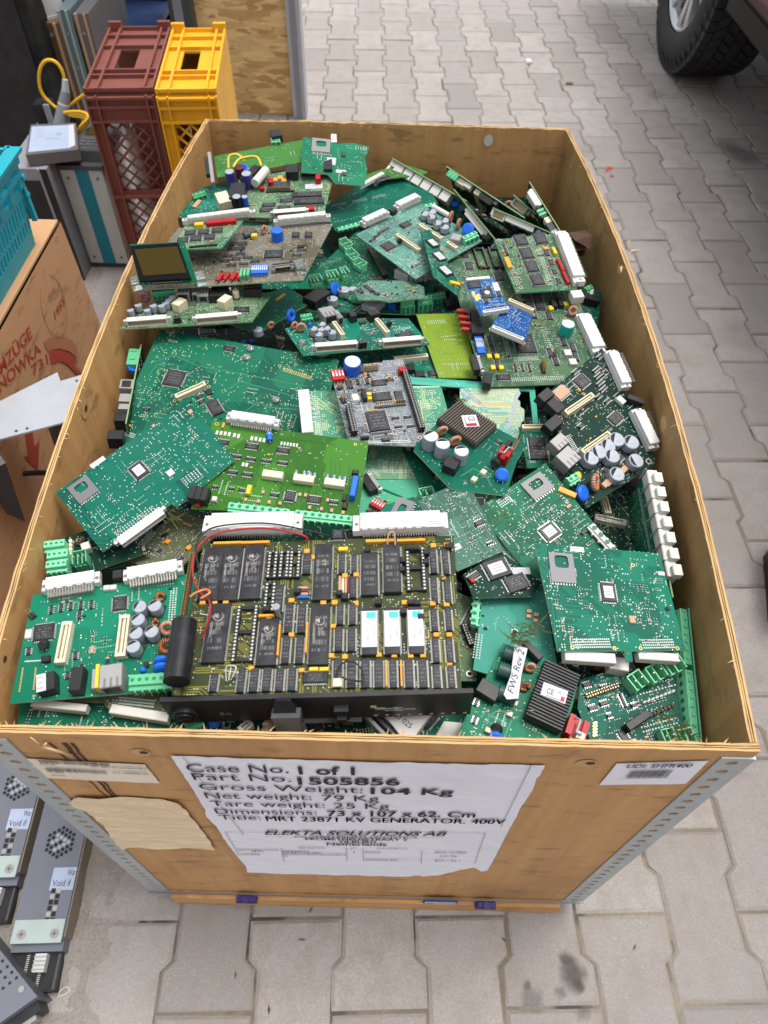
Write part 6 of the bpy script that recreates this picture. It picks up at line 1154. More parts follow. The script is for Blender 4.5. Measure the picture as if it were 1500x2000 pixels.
# tube, wires, copper strap
def v3(u, v, h): x, y = b.l(u, v); return Vector((x, y, h / 1000))
mb = MB(); p0, p1 = v3(357, 1352, 20), v3(372, 1240, 20); mb.cyl(p0, p1, .0108, 'black_gloss', 24); mb.cyl(p1, p1 + (p1 - p0).normalized() * .002, .0102, 'black', 24); b.add('battery_tube', mb.mesh('battery_tube'), 0, 0)
b.wire([(388, 1203, 32), (400, 1196, 33), (418, 1190, 33), (426, 1196, 33), (408, 1206, 32)], 2.6, 'copper', 'copper_strap'); b.wire([(404, 1228, 26), (418, 1226, 22)], 1, 'pin', 'pin')
b.wire([(600, 1063, 3), (595, 1057, 9), (520, 1046, 12), (440, 1056, 14), (402, 1075, 14), (385, 1110, 14), (386, 1150, 14), (405, 1185, 20), (422, 1205, 26), (420, 1230, 22), (398, 1260, 8)], 1.8, 'wire_red', 'red_wire')
b.wire([(645, 1052, 4), (600, 1052, 14), (520, 1040, 15), (430, 1048, 16), (398, 1070, 16), (391, 1100, 16), (400, 1140, 14), (420, 1180, 16), (421, 1225, 20)], 1.6, 'black', 'black_wire')
b.wire([(655, 1340, 3), (665, 1310, 9), (690, 1303, 10), (708, 1318, 9), (708, 1338, 9), (680, 1336, 9), (668, 1330, 9)], 1.6, 'black', 'black_wire'); b.blk(660, 1338, 18, 16, 6, 'cream', 'crystal')
b.wire([(757, 1073, 7), (760, 1060, 14), (770, 1058, 14), (772, 1074, 7)], 1.6, 'tan', 'wire')
b.wire([(444, 1335, 3), (446, 1312, 9), (465, 1312, 9), (456, 1330, 6)], 1.2, 'pin', 'pin'); b.wire([(440, 1318, 8), (470, 1322, 8)], 1.0, 'pin', 'pin'); b.wire([(450, 1338, 8), (455, 1310, 8)], 1.0, 'pin', 'pin')
mb = MB(); p = v3(545, 1205, 0); mb.cyl(p, p + Vector((0, 0, .016)), .0022, 'metal', 12); mb.cyl(p + Vector((0, 0, .016)), p + Vector((0, 0, .018)), .0034, 'metal', 12); b.add('screw', mb.mesh('screw'), 0, 0)
# black panel in front, upright
x0, x1 = b.l(317, 1358)[0], b.l(924, 1352)[0]; yf = b.l(620, 1357)[1]; H0, H1 = -.040, .004
mb = MB(); mb.bx((x0, yf - .004, H0), (x1, yf, H1), 'panel'); pan = b.add('front_panel', mb.mesh('front_panel'), 0, 0)
def sub(name, mb): return mb.ob(name, pan)
mb = MB(); xk = b.l(352, 1370)[0]; mb.cyl((xk, yf - .004, -.02), (xk, yf - .008, -.02), .012, 'black_gloss', 24); mb.cyl((xk, yf - .008, -.02), (xk, yf - .0095, -.02), .008, 'black', 20); mb.bx((xk - .006, yf - .0105, -.021), (xk + .006, yf - .0095, -.019), 'black_gloss'); sub('fuse_knob', mb)
mb = MB(); xh = b.l(556, 1365)[0]; P = [(-.0055, 0), (.0055, 0), (.006, -.012), (.012, -.03), (-.010, -.03), (-.007, -.012)]
V = [(xh + a * 1, yf - .004, H1 + .001 + c * .6) for a, c in P]; V2 = [(xh + a * 1.25, yf - .004 - (.004 - c * .3), H1 + .004 + c * .75) for a, c in P]
mb.add(V + V2, [(0, 1, 2, 3, 4, 5)[::-1], (6, 7, 8, 9, 10, 11)] + [(i, (i + 1) % 6, 6 + (i + 1) % 6, 6 + i) for i in range(6)], 'black')
mb.add([(xh - .010, yf - .0180, -.004), (xh + .012, yf - .0180, -.004), (xh + .014, yf - .0260, -.036), (xh - .006, yf - .0260, -.036), (xh - .010, yf - .010, -.006), (xh + .012, yf - .010, -.006), (xh + .014, yf - .018, -.036), (xh - .006, yf - .018, -.036)], [(0, 1, 2, 3), (3, 2, 1, 0)], 'metal'); mb.add([(xh - .0108, yf - .0178, -.0035), (xh + .0128, yf - .0178, -.0035), (xh + .0148, yf - .0256, -.037), (xh - .0068, yf - .0256, -.037), (xh - .0108, yf - .008, -.006), (xh + .0128, yf - .008, -.006), (xh + .0148, yf - .016, -.040), (xh - .0068, yf - .016, -.040)], [(0, 1, 2, 3), (0, 4, 5, 1), (1, 5, 6, 2), (2, 6, 7, 3), (3, 7, 4, 0)], 'dark_grey'); sub('handle', mb)
mb = MB(); xs = b.l(664, 1370)[0]; mb.bx((xs - .006, yf - .010, -.03), (xs + .006, yf - .004, -.012), 'black'); mb.bx((xs - .004, yf - .014, -.027), (xs + .004, yf - .010, -.02), 'black_gloss'); sub('toggle_switch', mb)
mb = MB(); put_text(mb, '5', Vector((xk + .028, yf - .0042, -.026)), Vector((.004, 0, 0)), Vector((0, 0, .005)), 'silk'); put_text(mb, 'H', Vector((xk + .034, yf - .0042, -.026)), Vector((.003, 0, 0)), Vector((0, 0, .005)), 'silk'); mb.bx((xs + .024, yf - .0042, -.02), (xs + .029, yf - .004, -.016), 'cream'); sub('marking', mb)
mb = MB()
for i in range(8): a = xs + .03 + rnd.uniform(0, .04); mb.box(a, yf - .0041, -.024 + rnd.uniform(-.004, .004), rnd.uniform(.006, .018), .0004, .0007, 'silk')
for i in range(15): mb.box(xs + .028 + i * .0095, yf - .0042, -.037, .003, .0006, .002, 'tan')
sub('scratches', mb)
mb = MB(); mb.box((x0 + x1) / 2 + .01, yf - .006, -.041, .05, .004, .002, 'dark_grey'); sub('slot_edge', mb)
# ------------------------------------------------------------------ boards glimpsed deeper in the heap
r_ = random.Random(17)
for i in range(7):
    for j in range(5):
        x, y = .06 + .115 * j + r_.uniform(-.02, .02), .09 + .15 * i + r_.uniform(-.02, .02)
        a = r_.uniform(-.5, .5); ex = Vector((math.cos(a), math.sin(a), r_.uniform(-.08, .08))); ey = Vector((-math.sin(a), math.cos(a), r_.uniform(-.08, .08)))
        w, h = r_.uniform(150, 200), r_.uniform(120, 170); z = .490 + .011 * ((i * 2 + j * 3) % 5)
        c = Vector((min(.55, max(.07, x)), min(.99, max(.08, y)), z)); 
        p0 = c - ex.normalized() * w / 2000 - ey.normalized() * h / 2000
        cl = [(0, 0), (w, 0), (w, h), (0, h)]
        ok = []
        for u, v in cl:
            P = p0 + ex.normalized() * u / 1000 + ey.normalized() * v / 1000; t_ = max(0, min(1, P.y / CL)); bw = .0285 * 4 * t_ * (1 - t_) * .93
            P.x = min(CW - CT - .004 + bw, max(CT + .004 - bw, P.x)); P.y = min(CL - CT - .004, max(CT + .004, P.y)); dd = P - p0; exn = ex.normalized(); eyn = exn.cross(ey).normalized().cross(exn); ok.append((dd.dot(exn) * 1000, dd.dot(eyn) * 1000))
        b = Bl('dark green circuit board glimpsed deep in the heap, between the boards on top', p0, ex, ey, w, h, 'dark' if (i + j) % 3 else 'green', poly=ok)
        for k in range(4): b.chip(r_.uniform(.2, .8) * w, r_.uniform(.2, .8) * h, r_.uniform(12, 28), r_.uniform(9, 22), r_.choice('xq'))
        b.mez(w * .2, h * .3, w * .2 + 45, h * .3 + 8) if (i + j) % 2 else b.din(w * .3, h * .6, w * .65, h * .6, m='offwhite')
        for k in range(3): b.cap(w * .6 + k * 12, h * .2, 9, 9, r_.choice(('silver', 'silver', 'blue', 'black')))
        b.smd(70, 'mix'); b.term(w * .3, h * .15, w * .3 + 30, h * .15, n=4, m='tgreen') if (i + j) % 3 == 0 else b.tor(w * .7, h * .7, 16)
# ------------------------------------------------------------------ things standing around on the left
def part(name, mb, par, loc=(0, 0, 0), rot=(0, 0, 0), label=None):
    o = mb.ob(name, par, loc, rot)
    if label: o['label'] = label
    return o
# two tall plastic crates stood on end
def plastic_crate(label, x0, y0, w, d, h, rz, m, seed):
    t = empty('plastic_crate', (x0, y0, 0), R(rz)); tag(t, label, 'crate', 'plastic crates stood on end'); th = .006
    mb = MB()   # long front wall: frame, ribs, solid upper band
    zt = h
    def fr(a, b2, y=0.0, dy=.006): mb.bx((a[0], y, a[1]), (b2[0], y + dy, b2[1]), m)
    fr((0, zt - .06), (w, zt)); fr((0, 0), (w, .03)); fr((0, .03), (.028, zt - .06)); fr((w - .016, .03), (w, zt - .06)); fr((.028, .30), (w - .016, .322))
    for x in (0, .022, w - .02, w - .004): mb.bx((x, -.009, 0), (x + .004, 0, zt - .004), m)
    for z in (zt - .06, zt - .03, zt - .012, .306, .01): mb.bx((.004, -.0085, z), (w - .004, 0, z + .005), m)
    part('front_wall', mb, t)
    mb = MB()   # diagonal lattice in the openings
    for z0, z1 in ((.322, zt - .06), (.03, .30)):
        a, b2 = .028, w - .016; sp_ = .029; k = int((b2 - a + z1 - z0) / sp_) + 2
        for i in range(-int((z1 - z0) / sp_) - 1, k):
            for s_ in (1, -1):
                pts = []
                c = i * sp_
                for x, z in ((a, None), (b2, None), (None, z0), (None, z1)):
                    if x is not None: z_ = z0 + (x - a - c) if s_ > 0 else z1 - (x - a - c)
                    else: x = a + c + (z - z0) if s_ > 0 else a + c + (z1 - z); z_ = z
                    if a - 1e-6 <= x <= b2 + 1e-6 and z0 - 1e-6 <= z_ <= z1 + 1e-6: pts.append((round(x, 4), round(z_, 4)))
                pts = sorted(set(pts))
                if len(pts) >= 2 and abs(pts[0][0] - pts[-1][0]) > .004:
                    p, q_ = Vector((pts[0][0], .002 + .001 * (s_ > 0), pts[0][1])), Vector((pts[-1][0], .002 + .001 * (s_ > 0), pts[-1][1])); mb.tube([p, q_], .0030, m, 4)
    part('lattice', mb, t)
    mb = MB()   # short end wall on top with handle opening and ribs
    mb.bx((0, 0, zt - .005), (w, d * .31, zt), m); mb.bx((0, d * .65, zt - .005), (w, d, zt), m); mb.bx((0, d * .31, zt - .005), (w * .30, d * .65, zt), m); mb.bx((w * .60, d * .31, zt - .005), (w, d * .65, zt), m)
    for y in (.002, d * .2, d * .28, d * .66, d * .84, d - .006): mb.bx((.004, y, zt), (w - .004, y + .005, zt + .008), m)
    for x in (0, .026, w - .024, w - .005): mb.bx((x, 0, zt), (x + .005, d, zt + .0095), m)
    for x0_ in (0, w - .03): mb.bx((x0_, d - .012, zt), (x0_ + .03, d, zt + .02), m)
    part('end_wall', mb, t)
    mb = MB(); mb.bx((w - .005, .006, .0), (w, d - .006, zt - .005), m); part('bottom_wall', mb, t); mb = MB(); mb.bx((0, d - .006, 0), (w, d, zt - .005), m); part('rear_wall', mb, t); mb = MB(); mb.bx((0, .006, 0), (w - .005, d - .006, .006), m); part('end_wall', mb, t)
    return t
cb_ = plastic_crate('brown plastic crate with lattice side, stood on end left of the yellow one', -.345, 1.44, .148, .365, .538, 5.5, 'brown_plastic', 1)
cy_ = plastic_crate('yellow plastic crate with lattice side, stood on end beside the particle board panel', -.192, 1.445, .13, .36, .538, 5.5, 'yellow_plastic', 2)
mb = MB(); mb.cyl((0, 0, 0), (.02, .0, .20), .024, 'white', 18, r1=.012); mb.cyl((.02, 0, .20), (.022, 0, .23), .010, 'white', 14); o = mb.ob('plastic_bottle'); o.location = (-.285, 1.50, .235); o.rotation_euler = (0, R(-8), 0); tag(o, 'white plastic bottle seen through the lattice of the brown crate', 'bottle')
# particle board panel with grey edge post
mb = MB(); xa, xb = aty(384, 60, 2.63).x, aty(578, 0, 2.63).x; mb.bx((xa, 2.63, 0), (-.052, 2.66, 1.6), 'osb'); o = mb.ob('board_panel'); tag(o, 'tall particle board panel standing behind the yellow crate', 'board panel'); 
mb = MB(); mb.bx((-.051, 2.60, 0), (-.004, 2.68, 1.62), 'sheet_grey'); mb.bx((-.038, 2.597, 0), (-.018, 2.6, 1.62), 'monitor_grey'); o = mb.ob('metal_post'); tag(o, 'grey metal post at the right edge of the particle board panel', 'post')
mb = MB(); x1 = aty(383, 50, 2.6).x; mb.bx((x1 - .075, 2.57, 0), (x1 - .002, 2.64, 1.62), 'dark_grey'); mb.bx((x1 - .06, 2.566, 0), (x1 - .03, 2.57, 1.62), 'monitor_grey'); o = mb.ob('metal_post'); tag(o, 'dark grey metal post at the left edge of the particle board panel', 'post')
# dark open rack with blue plugs behind the brown crate
t = empty('equipment_rack', (-.62, 2.75, 0)); tag(t, 'black open equipment rack with blue plugs in the shade behind the brown crate', 'rack')
mb = MB(); mb.bx((-.25, .0, 0), (.16, .05, .9), 'cabinet_black'); part('back_plate', mb, t); mb = MB(); mb.bx((-.25, -.3, 0), (-.22, 0, .9), 'cabinet_black'); part('side_plate', mb, t)
for i in range(3): mb = MB(); mb.bx((-.20, -.28, .08 + .11 * i), (.15, -.001, .10 + .11 * i), 'navy'); part('shelf', mb, t)
for i in range(7): mb = MB(); mb.box(.0 + .022 * (i % 4), -.29, .105 + .11 * (i // 4), .016, .03, .05, 'blue'); part('plug', mb, t)
# black cabinet and upright sheet metal chassis
mb = MB(); P = at(175, 360, 0); mb.bx((P.x - .75, P.y, .0), (P.x - .02, P.y + .5, 1.5), 'cabinet_black'); o = mb.ob('cabinet'); tag(o, 'tall matt black cabinet at the left edge, beside the upright metal chassis', 'cabinet')
mb = MB(); mb.bx((P.x - .72, P.y - .004, .06), (P.x - .05, P.y, 1.46), 'black'); part('door', mb, o)
Y = 2.16
for lab, u0, u1, m, hh, rail, dy in (('leftmost upright grey green sheet metal chassis, next to the black cabinet', 78, 101, 'blue_grey', .43, 'zinc_pale', 0), ('upright metal chassis with a pale rail and rusty brown face, below the white bucket', 104, 137, 'rust', .43, 'tan', .01), ('upright blue grey metal chassis with a torn open edge, left of the brown crate', 140, 163, 'blue_grey', .46, 'zinc_pale', .02), ('upright dark grey metal chassis leaning close behind the brown crate', 170, 196, 'steel_dark', .45, 'tan', .03)):
    xa, xb = aty(u0, 120, Y + dy).x, aty(u1, 120, Y + dy).x; t = empty('metal_chassis', ((xa + xb) / 2, Y + dy, 0)); tag(t, lab, 'metal chassis', 'upright metal chassis beside the black cabinet'); w = xb - xa
    mb = MB(); mb.bx((-w / 2, 0, 0), (w / 2, .36, hh), m); part('case', mb, t); mb = MB(); mb.bx((-w / 2, -.006, 0), (-w / 2 + w * .22, 0, hh), rail); mb.bx((w * .16, -.008, 0), (w * .28, 0, hh), rail); part('rail', mb, t)
    mb = MB()
    for z in (.08, .2, .31, .4): mb.cyl((-w * .1, -.004, z), (-w * .1, 0, z), .005, 'metal', 10)
    part('screws', mb, t)
P = aty(80, 6, 2.26); mb = MB(); mb.cyl((0, 0, 0), (0, 0, .20), .062, 'white', 28, r1=.072); mb.cyl((0, 0, .0), (0, 0, .008), .065, 'offwhite', 28); mb.tube([(math.cos(a / 20 * math.tau) * .0725, math.sin(a / 20 * math.tau) * .0725, .19) for a in range(20)], .004, 'offwhite', 6, True); o = mb.ob('bucket'); o.location = (aty(72, 30, 2.2).x, 2.245, .4305); tag(o, 'white plastic bucket standing on top of the upright metal chassis', 'bucket')
# devices standing in front
t = empty('rack_device', (-.478, 1.61, 0)); tag(t, 'light grey device with a wide teal stripe, standing left of the brown crate', 'device')
mb = MB(); mb.bx((-.056, 0, .016), (.052, .30, .286), 'device_white'); part('case', mb, t); mb = MB(); mb.bx((-.018, -.002, .016), (.016, 0, .286), 'device_teal'); part('stripe', mb, t); mb = MB(); mb.bx((-.054, .004, 0), (.05, .29, .016), 'dark_grey'); part('base', mb, t)
mb = MB(); mb.bx((-.06, -.006, .286), (.058, .30, .297), 'dark_grey'); part('lid', mb, t)
mb = MB()
for x in (-.04, .036):
    for z in (.035, .262): mb.cyl((x, -.002, z), (x, 0, z), .0035, 'steel_dark', 10)
part('screws', mb, t)
t = empty('monitor', (-.59, 1.548, 0)); tag(t, 'grey framed box with a black front opening, between the moving carton and the striped device', 'computer case')
mb = MB(); f_ = 'monitor_grey'; mb.bx((-.05, 0, 0), (.052, .25, .315), f_); part('case', mb, t); mb = MB(); mb.bx((-.036, -.003, .02), (.026, 0, .285), 'black'); part('screen', mb, t); mb = MB(); mb.bx((.034, -.004, 0), (.052, 0, .315), 'black'); mb.bx((.03, -.006, .0), (.036, 0, .315), f_); part('side_trim', mb, t)
mb = MB(); [mb.box(-.043, -.003, .17 + .012 * i, .005, .004, .006, ('black', 'black', 'tgreen')[i % 3]) for i in range(6)]; part('buttons', mb, t)
def slab(name, label, cat, c4, z, h, m):
    P = [at(u, v, z) for u, v in c4]; mb = MB(); mb.prism([(p.x, p.y) for p in P], z - h, z, m); o = mb.ob(name); tag(o, label, cat); return o, P
o, P = slab('drive', 'metal hard drive with a pale label, lying on top of the grey framed box', 'hard drive', [(50, 303), (60, 243), (148, 240), (153, 292)], .345, .027, 'steel_dark')
mb = MB(); Q = [at(*p, .3454) for p in ((55, 297), (62, 247), (137, 244), (138, 289))]; mb.add([(p.x, p.y, .3454) for p in Q], [(0, 1, 2, 3)], 'sticker_blue')
for i in range(4): 
    a = Q[1].lerp(Q[2], .12); c = Q[0].lerp(Q[3], .1); p = a.lerp(c, .12 + i * .1); mb.box(p.x + .012, p.y, .3456, .02, .003, .0001, 'chip_ink')
p = Q[0].lerp(Q[2], .62); mb.box(p.x, p.y - .02, .3456, .035, .004, .0001, 'chip_ink'); mb.box(p.x + .01, p.y + .005, .3456, .012, .012, .0001, 'chip_ink'); mb.ob('sticker', o)
mb = MB(); Q = [at(*p, .3456) for p in ((134, 288), (134, 244), (144, 242), (147, 284))]; mb.add([(p.x, p.y, .3456) for p in Q], [(0, 1, 2, 3)], 'sticker'); mb.ob('sticker', o)
t = empty('instrument', (-.455, 1.70, .297)); tag(t, 'dark handheld instrument with a small olive display, lying on the striped device', 'instrument')
mb = MB(); mb.box(0, 0, 0, .085, .15, .03, 'dark_grey', top=.92, ch=.004); part('case', mb, t); mb = MB(); mb.box(-.01, .03, .03, .036, .045, .001, 'lcd'); part('screen', mb, t)
mb = MB(); [mb.box(.0 - .02 + .014 * (i % 4), -.045 + .016 * (i // 4), .03, .009, .009, .002, 'steel_dark') for i in range(12)]; part('keys', mb, t)
# black wedge, yellow cable with grey plug
mb = MB(); mb.prism([(0, 0), (.035, .01), (.04, .05), (.0, .045)], 0, .05, 'black'); mb.bx((.028, .0, .0), (.042, .008, .052), 'monitor_grey'); o = mb.ob('adapter'); P = at(72, 246, .32); o.location = (P.x, P.y + .012, .316); tag(o, 'black adapter block standing behind the hard drive', 'adapter')
def curve(pts, k=8):
    P = [Vector(p) for p in pts]; Q = []
    for i in range(len(P) - 1):
        p0, p1, p2, p3 = P[max(0, i - 1)], P[i], P[i + 1], P[min(len(P) - 1, i + 2)]
        for j in range(k): t = j / k; Q.append(.5 * ((2 * p1) + (p2 - p0) * t + (2 * p0 - 5 * p1 + 4 * p2 - p3) * t * t + (3 * p1 - p0 - 3 * p2 + p3) * t ** 3))
    return Q + [P[-1]]
Yc = 1.80; A = lambda u, v, y=Yc: aty(u, v, y)
t = empty('network_cable', A(120, 215)); tag(t, 'yellow cable looping up to a grey strain relief plug, behind the hard drive', 'cable'); iv = Matrix.Translation(-Vector(t.location))
def cab(name, mb): o = mb.ob(name, t); o.matrix_parent_inverse = iv; return o
mb = MB(); mb.tube(curve([A(126, 158), A(122, 140), A(112, 124), A(98, 117), A(85, 122), A(77, 140), A(77, 165), A(84, 185), A(97, 200), A(112, 212), A(128, 218)]), .0042, 'yellow_cable', 8); cab('cord', mb)
mb = MB(); mb.tube(curve([A(136, 208), A(150, 195), A(163, 186), A(175, 178)]), .0040, 'yellow_cable', 8); cab('cord', mb)
for o_ in range(3): mb = MB(); mb.tube(curve([A(118 + 6 * o_, 222, 1.77), A(140, 218 + 4 * o_, 1.76), A(164, 220 + 5 * o_, 1.75), A(172, 230 + 4 * o_, 1.74), A(160, 244 + 4 * o_, 1.73), A(154, 254 + 3 * o_, 1.73)]), .0040, 'yellow_cable', 8); cab('cord', mb)
mb = MB(); p = [A(127, 155, 1.795), A(128, 178, 1.79), A(125, 200, 1.785), A(120, 245, 1.77)]; mb.cyl(p[0], p[1], .007, 'sheet_grey', 12, r1=.010); mb.cyl(p[1], p[2], .011, 'grey_plug', 12, r1=.014); mb.cyl(p[2], p[3], .014, 'grey_plug', 14, r1=.021); mb.cyl(p[2] + (p[3] - p[2]) * .03, p[2] + (p[3] - p[2]) * .1, .0148, 'cream', 14); cab('plug', mb)
# moving carton with red print
xf = -.27; zc = .505; t = empty('moving_carton', (-.52, .75, 0)); tag(t, 'brown moving carton with red printed letters, under the teal crate', 'carton')
def rel(o, t=t): o.parent = t; o.matrix_parent_inverse = Matrix.Translation(-Vector(t.location)); return o
mb = MB(); y0, y1 = .30, .985; xb = -.78
V = [(xb, y0, 0), (xf - .012, y0, 0), (xf - .018, y1 + .06, 0), (xb, y1 + .06, 0), (xb, y0, zc), (xf, y0, zc), (xf, y1, zc), (xb, y1, zc)]
mb.add(V, [(3, 2, 1, 0), (0, 1, 5, 4), (1, 2, 6, 5), (2, 3, 7, 6), (3, 0, 4, 7)], 'carton'); rel(mb.ob('box_body'))
mb = MB(); mb.bx((xb, y0, zc), (xf - .002, .66, zc + .004), 'carton'); rel(mb.ob('flap')); mb = MB(); mb.bx((xb, .664, zc), (xf - .004, y1, zc + .004), 'carton'); rel(mb.ob('flap'))
def cf(u, v):
    P = atx(u, v, xf); k = (zc - P.z) / zc; P = atx(u, v, xf - .014 * k + .0015); return P
def ctext(s_, p0, p1, cap, m, name='print', sh=0):
    A_, B_ = cf(*p0), cf(*p1); d = (B_ - A_); up = Vector((0, 0, 1)); up = (up - d.normalized() * up.dot(d.normalized())).normalized(); mb = MB(); put_text(mb, s_, A_, d, up * cap, m, bold=.015, shear=sh); rel(mb.ob(name))
eu = cf(64, 657); mu = cf(2, 731); u0_ = eu + (mu - eu) * 1.22
mb = MB(); d = eu - u0_; up = Vector((0, 0, 1)); up = (up - d.normalized() * up.dot(d.normalized())).normalized(); put_text(mb, 'UMZÜGE', u0_, d, up * .0185, 'print_red', bold=.015); rel(mb.ob('print'))
ea = cf(81, 686); no = cf(14, 752); put = ea + (no - ea) * 1.18; mb = MB(); d = ea - put; put_text(mb, 'NOWKA', put, d, up * .018, 'print_red', bold=.015); rel(mb.ob('print'))
ctext('731', (64, 733), (95, 708), .0155, 'print_red'); ctext('1955', (108, 624), (128, 589), .012, 'print_red', sh=.2); ctext('Seit', (97, 586), (110, 567), .010, 'print_faint')
mb = MB(); cc = cf(106, 598); n = 40
for i in range(n):
    a, c = i / n * math.tau, (i + 1) / n * math.tau
    f = lambda t_, r_: cc + Vector((.0, math.cos(t_) * .048 * r_, math.sin(t_) * .056 * r_)); mb.add([f(a, 1), f(c, 1), f(c, .965), f(a, .965)], [(0, 1, 2, 3)], 'print_faint')
rel(mb.ob('printed_ring'))
for pts, m in (([(96, 690), (104, 684), (118, 683), (135, 689), (150, 701), (146, 715), (158, 726), (170, 742), (150, 730), (138, 718), (128, 709), (115, 706), (100, 712)], 'print_red'), ([(85, 668), (100, 660), (118, 656), (140, 664), (152, 680), (150, 698), (135, 686), (118, 681), (104, 682), (94, 688)], 'print_faint'), ([(49, 846), (64, 844), (67, 872), (77, 861), (74, 920), (46, 893), (55, 889)], 'print_red')):
    mb = MB(); mb.add([cf(*p) for p in pts], [tuple(range(len(pts)))], m); rel(mb.ob('printed_arrow'))
# teal crate on the carton
t2 = empty('plastic_crate', (-.42, .80, zc + .004)); tag(t2, 'teal perforated plastic crate standing on the moving carton', 'crate')
def rel2(mb, name): o = mb.ob(name, t2); o.matrix_parent_inverse = Matrix.Translation(-Vector(t2.location)); return o
zb0, zb1 = zc + .0045, zc + .165; yA, yB = .36, .905; xo = -.288; fl = .022
def xw(z): return xo + fl * (z - zb0) / (zb1 - zb0)
mb = MB()
def wallx(z0, z1, ya, yb, off=0.0, th=.004): mb.add([(xw(z0) + off, ya, z0), (xw(z0) + off, yb, z0), (xw(z1) + off, yb, z1), (xw(z1) + off, ya, z1), (xw(z0) + off - th, ya, z0), (xw(z0) + off - th, yb, z0), (xw(z1) + off - th, yb, z1), (xw(z1) + off - th, ya, z1)], [(0, 1, 2, 3), (7, 6, 5, 4), (0, 4, 5, 1), (1, 5, 6, 2), (2, 6, 7, 3), (3, 7, 4, 0)], 'teal_plastic')
wallx(zb0, zb0 + .03, yA, yB)
for zz0, zz1 in ((zb0 + .03, zb0 + .05), (zb0 + .055, zb0 + .085)):
    k = 44
    for i in range(k + 1): y = yA + (yB - yA) * i / k; wallx(zz0, zz1, max(yA, y - .0035), min(yB, y + .0035))
wallx(zb0 + .05, zb0 + .055, yA, yB); wallx(zb0 + .085, zb0 + .10, yA, yB)
for i in range(13): y = yA + (yB - yA) * i / 12; wallx(zb0 + .10, zb1 - .02, max(yA, y - .009), min(yB, y + .009), .004, .006)
wallx(zb0 + .12, zb0 + .126, yA, yB, .006, .008); wallx(zb1 - .02, zb1 - .006, yA, yB, .008, .01); wallx(zb1 - .006, zb1, yA - .01, yB + .01, .012, .022)
rel2(mb, 'side_wall')
mb = MB(); 
def wally(yy, z0, z1, th, ty): mb.bx((-.56, yy + ty, z0), (xw(z0) - .002, yy + ty + th, z1), 'teal_plastic')
wally(yB, zb0, zb0 + .085, .004, -.004); wally(yB, zb0 + .085, zb1, .006, -.002)
for i in range(9): x = xw(zb1) - .01 - i * .032; mb.bx((x - .004, yB + .004, zb0 + .04), (x + .004, yB + .012, zb1), 'teal_plastic')
for z in (zb0 + .08, zb0 + .11, zb1 - .01): mb.bx((-.56, yB + .003, z), (xw(z) + .006, yB + .014, z + .006), 'teal_plastic')
rel2(mb, 'end_wall'); mb = MB(); mb.bx((-.56, yA, zb0), (xo - .006, yB - .006, zb0 + .006), 'teal_plastic'); rel2(mb, 'bottom'); mb = MB(); mb.bx((-.564, yA, zb0), (-.56, yB, zb1), 'teal_plastic'); rel2(mb, 'side_wall'); mb = MB(); mb.bx((-.56, yA, zb0), (xo, yA + .004, zb1), 'teal_plastic'); rel2(mb, 'end_wall')
# grey panel on a dark frame
t3 = empty('metal_stand', (-.2, .6, 0)); tag(t3, 'dark metal stand carrying a pale grey sheet panel, between carton and plywood crate', 'stand')
def rel3(o): o.parent = t3; o.matrix_parent_inverse = Matrix.Translation(-Vector(t3.location)); return o
zs = .45; P = [at(u, v, zs) for u, v in ((-6, 786), (112, 727), (118, 744), (172, 728), (135, 822), (-6, 859))]; mb = MB(); mb.prism([(p.x, p.y) for p in P], zs - .003, zs, 'sheet_grey')
for u, v in ((19, 752), (90, 735), (150, 744), (53, 837), (32, 842)): p = at(u, v, zs); mb.cyl((p.x, p.y, zs), (p.x, p.y, zs + .0008), .0022, 'dark_grey', 10)
rel3(mb.ob('sheet_panel'))
def bar(u0, v0, z0, u1, v1, z1, w, m='dark_grey'):
    a, c = at(u0, v0, z0), at(u1, v1, z1); mb = MB(); d = (c - a).normalized(); s_ = d.orthogonal().normalized(); q_ = d.cross(s_); V = [p + s_ * i * w / 2 + q_ * j * w / 2 for p in (a, c) for i, j in ((-1, -1), (1, -1), (1, 1), (-1, 1))]
    mb.add(V, [(0, 1, 2, 3), (7, 6, 5, 4)] + [(i, (i + 1) % 4, 4 + (i + 1) % 4, 4 + i) for i in range(4)], m); rel3(mb.ob('leg'))
bar(-12, 900, .44, 68, 1120, .0, .022); bar(108, 822, .445, 175, 1030, .0, .02); bar(-20, 1010, .2, 80, 995, .2, .012)
mb = MB(); pts = [at(u, v, .30) for u, v in ((-30, 950), (0, 936), (30, 927), (60, 924), (100, 924), (140, 930))]; mb.tube(curve(pts), .0045, 'black', 8); o = mb.ob('cable'); tag(o, 'black cable crossing in front of the red arrow on the carton', 'cable')
mb = MB(); pts = [at(u, v, .16) for u, v in ((-30, 1022), (5, 1014), (40, 1010), (70, 1000), (110, 985))]; mb.tube(curve(pts), .005, 'navy', 8); o = mb.ob('cable'); tag(o, 'dark cable sagging below the white tub', 'cable')
p = at(52, 990, .06); mb = MB(); mb.cyl((0, 0, 0), (0, 0, .09), .075, 'offwhite', 32, r1=.085); mb.cyl((0, 0, .09), (0, 0, .096), .088, 'white', 32); o = mb.ob('tub'); o.location = (p.x - .02, p.y + .02, .0); tag(o, 'round off white plastic tub behind the dark stand leg', 'tub')
mb = MB(); P = at(20, 1090, .0); mb.bx((P.x - .14, P.y - .02, 0), (P.x + .04, P.y + .14, .05), 'black'); mb.bx((P.x + .006, P.y + .01, .05), (P.x + .012, P.y + .016, .054), 'white'); o = mb.ob('box'); tag(o, 'small black box on the ground by the stand', 'box')
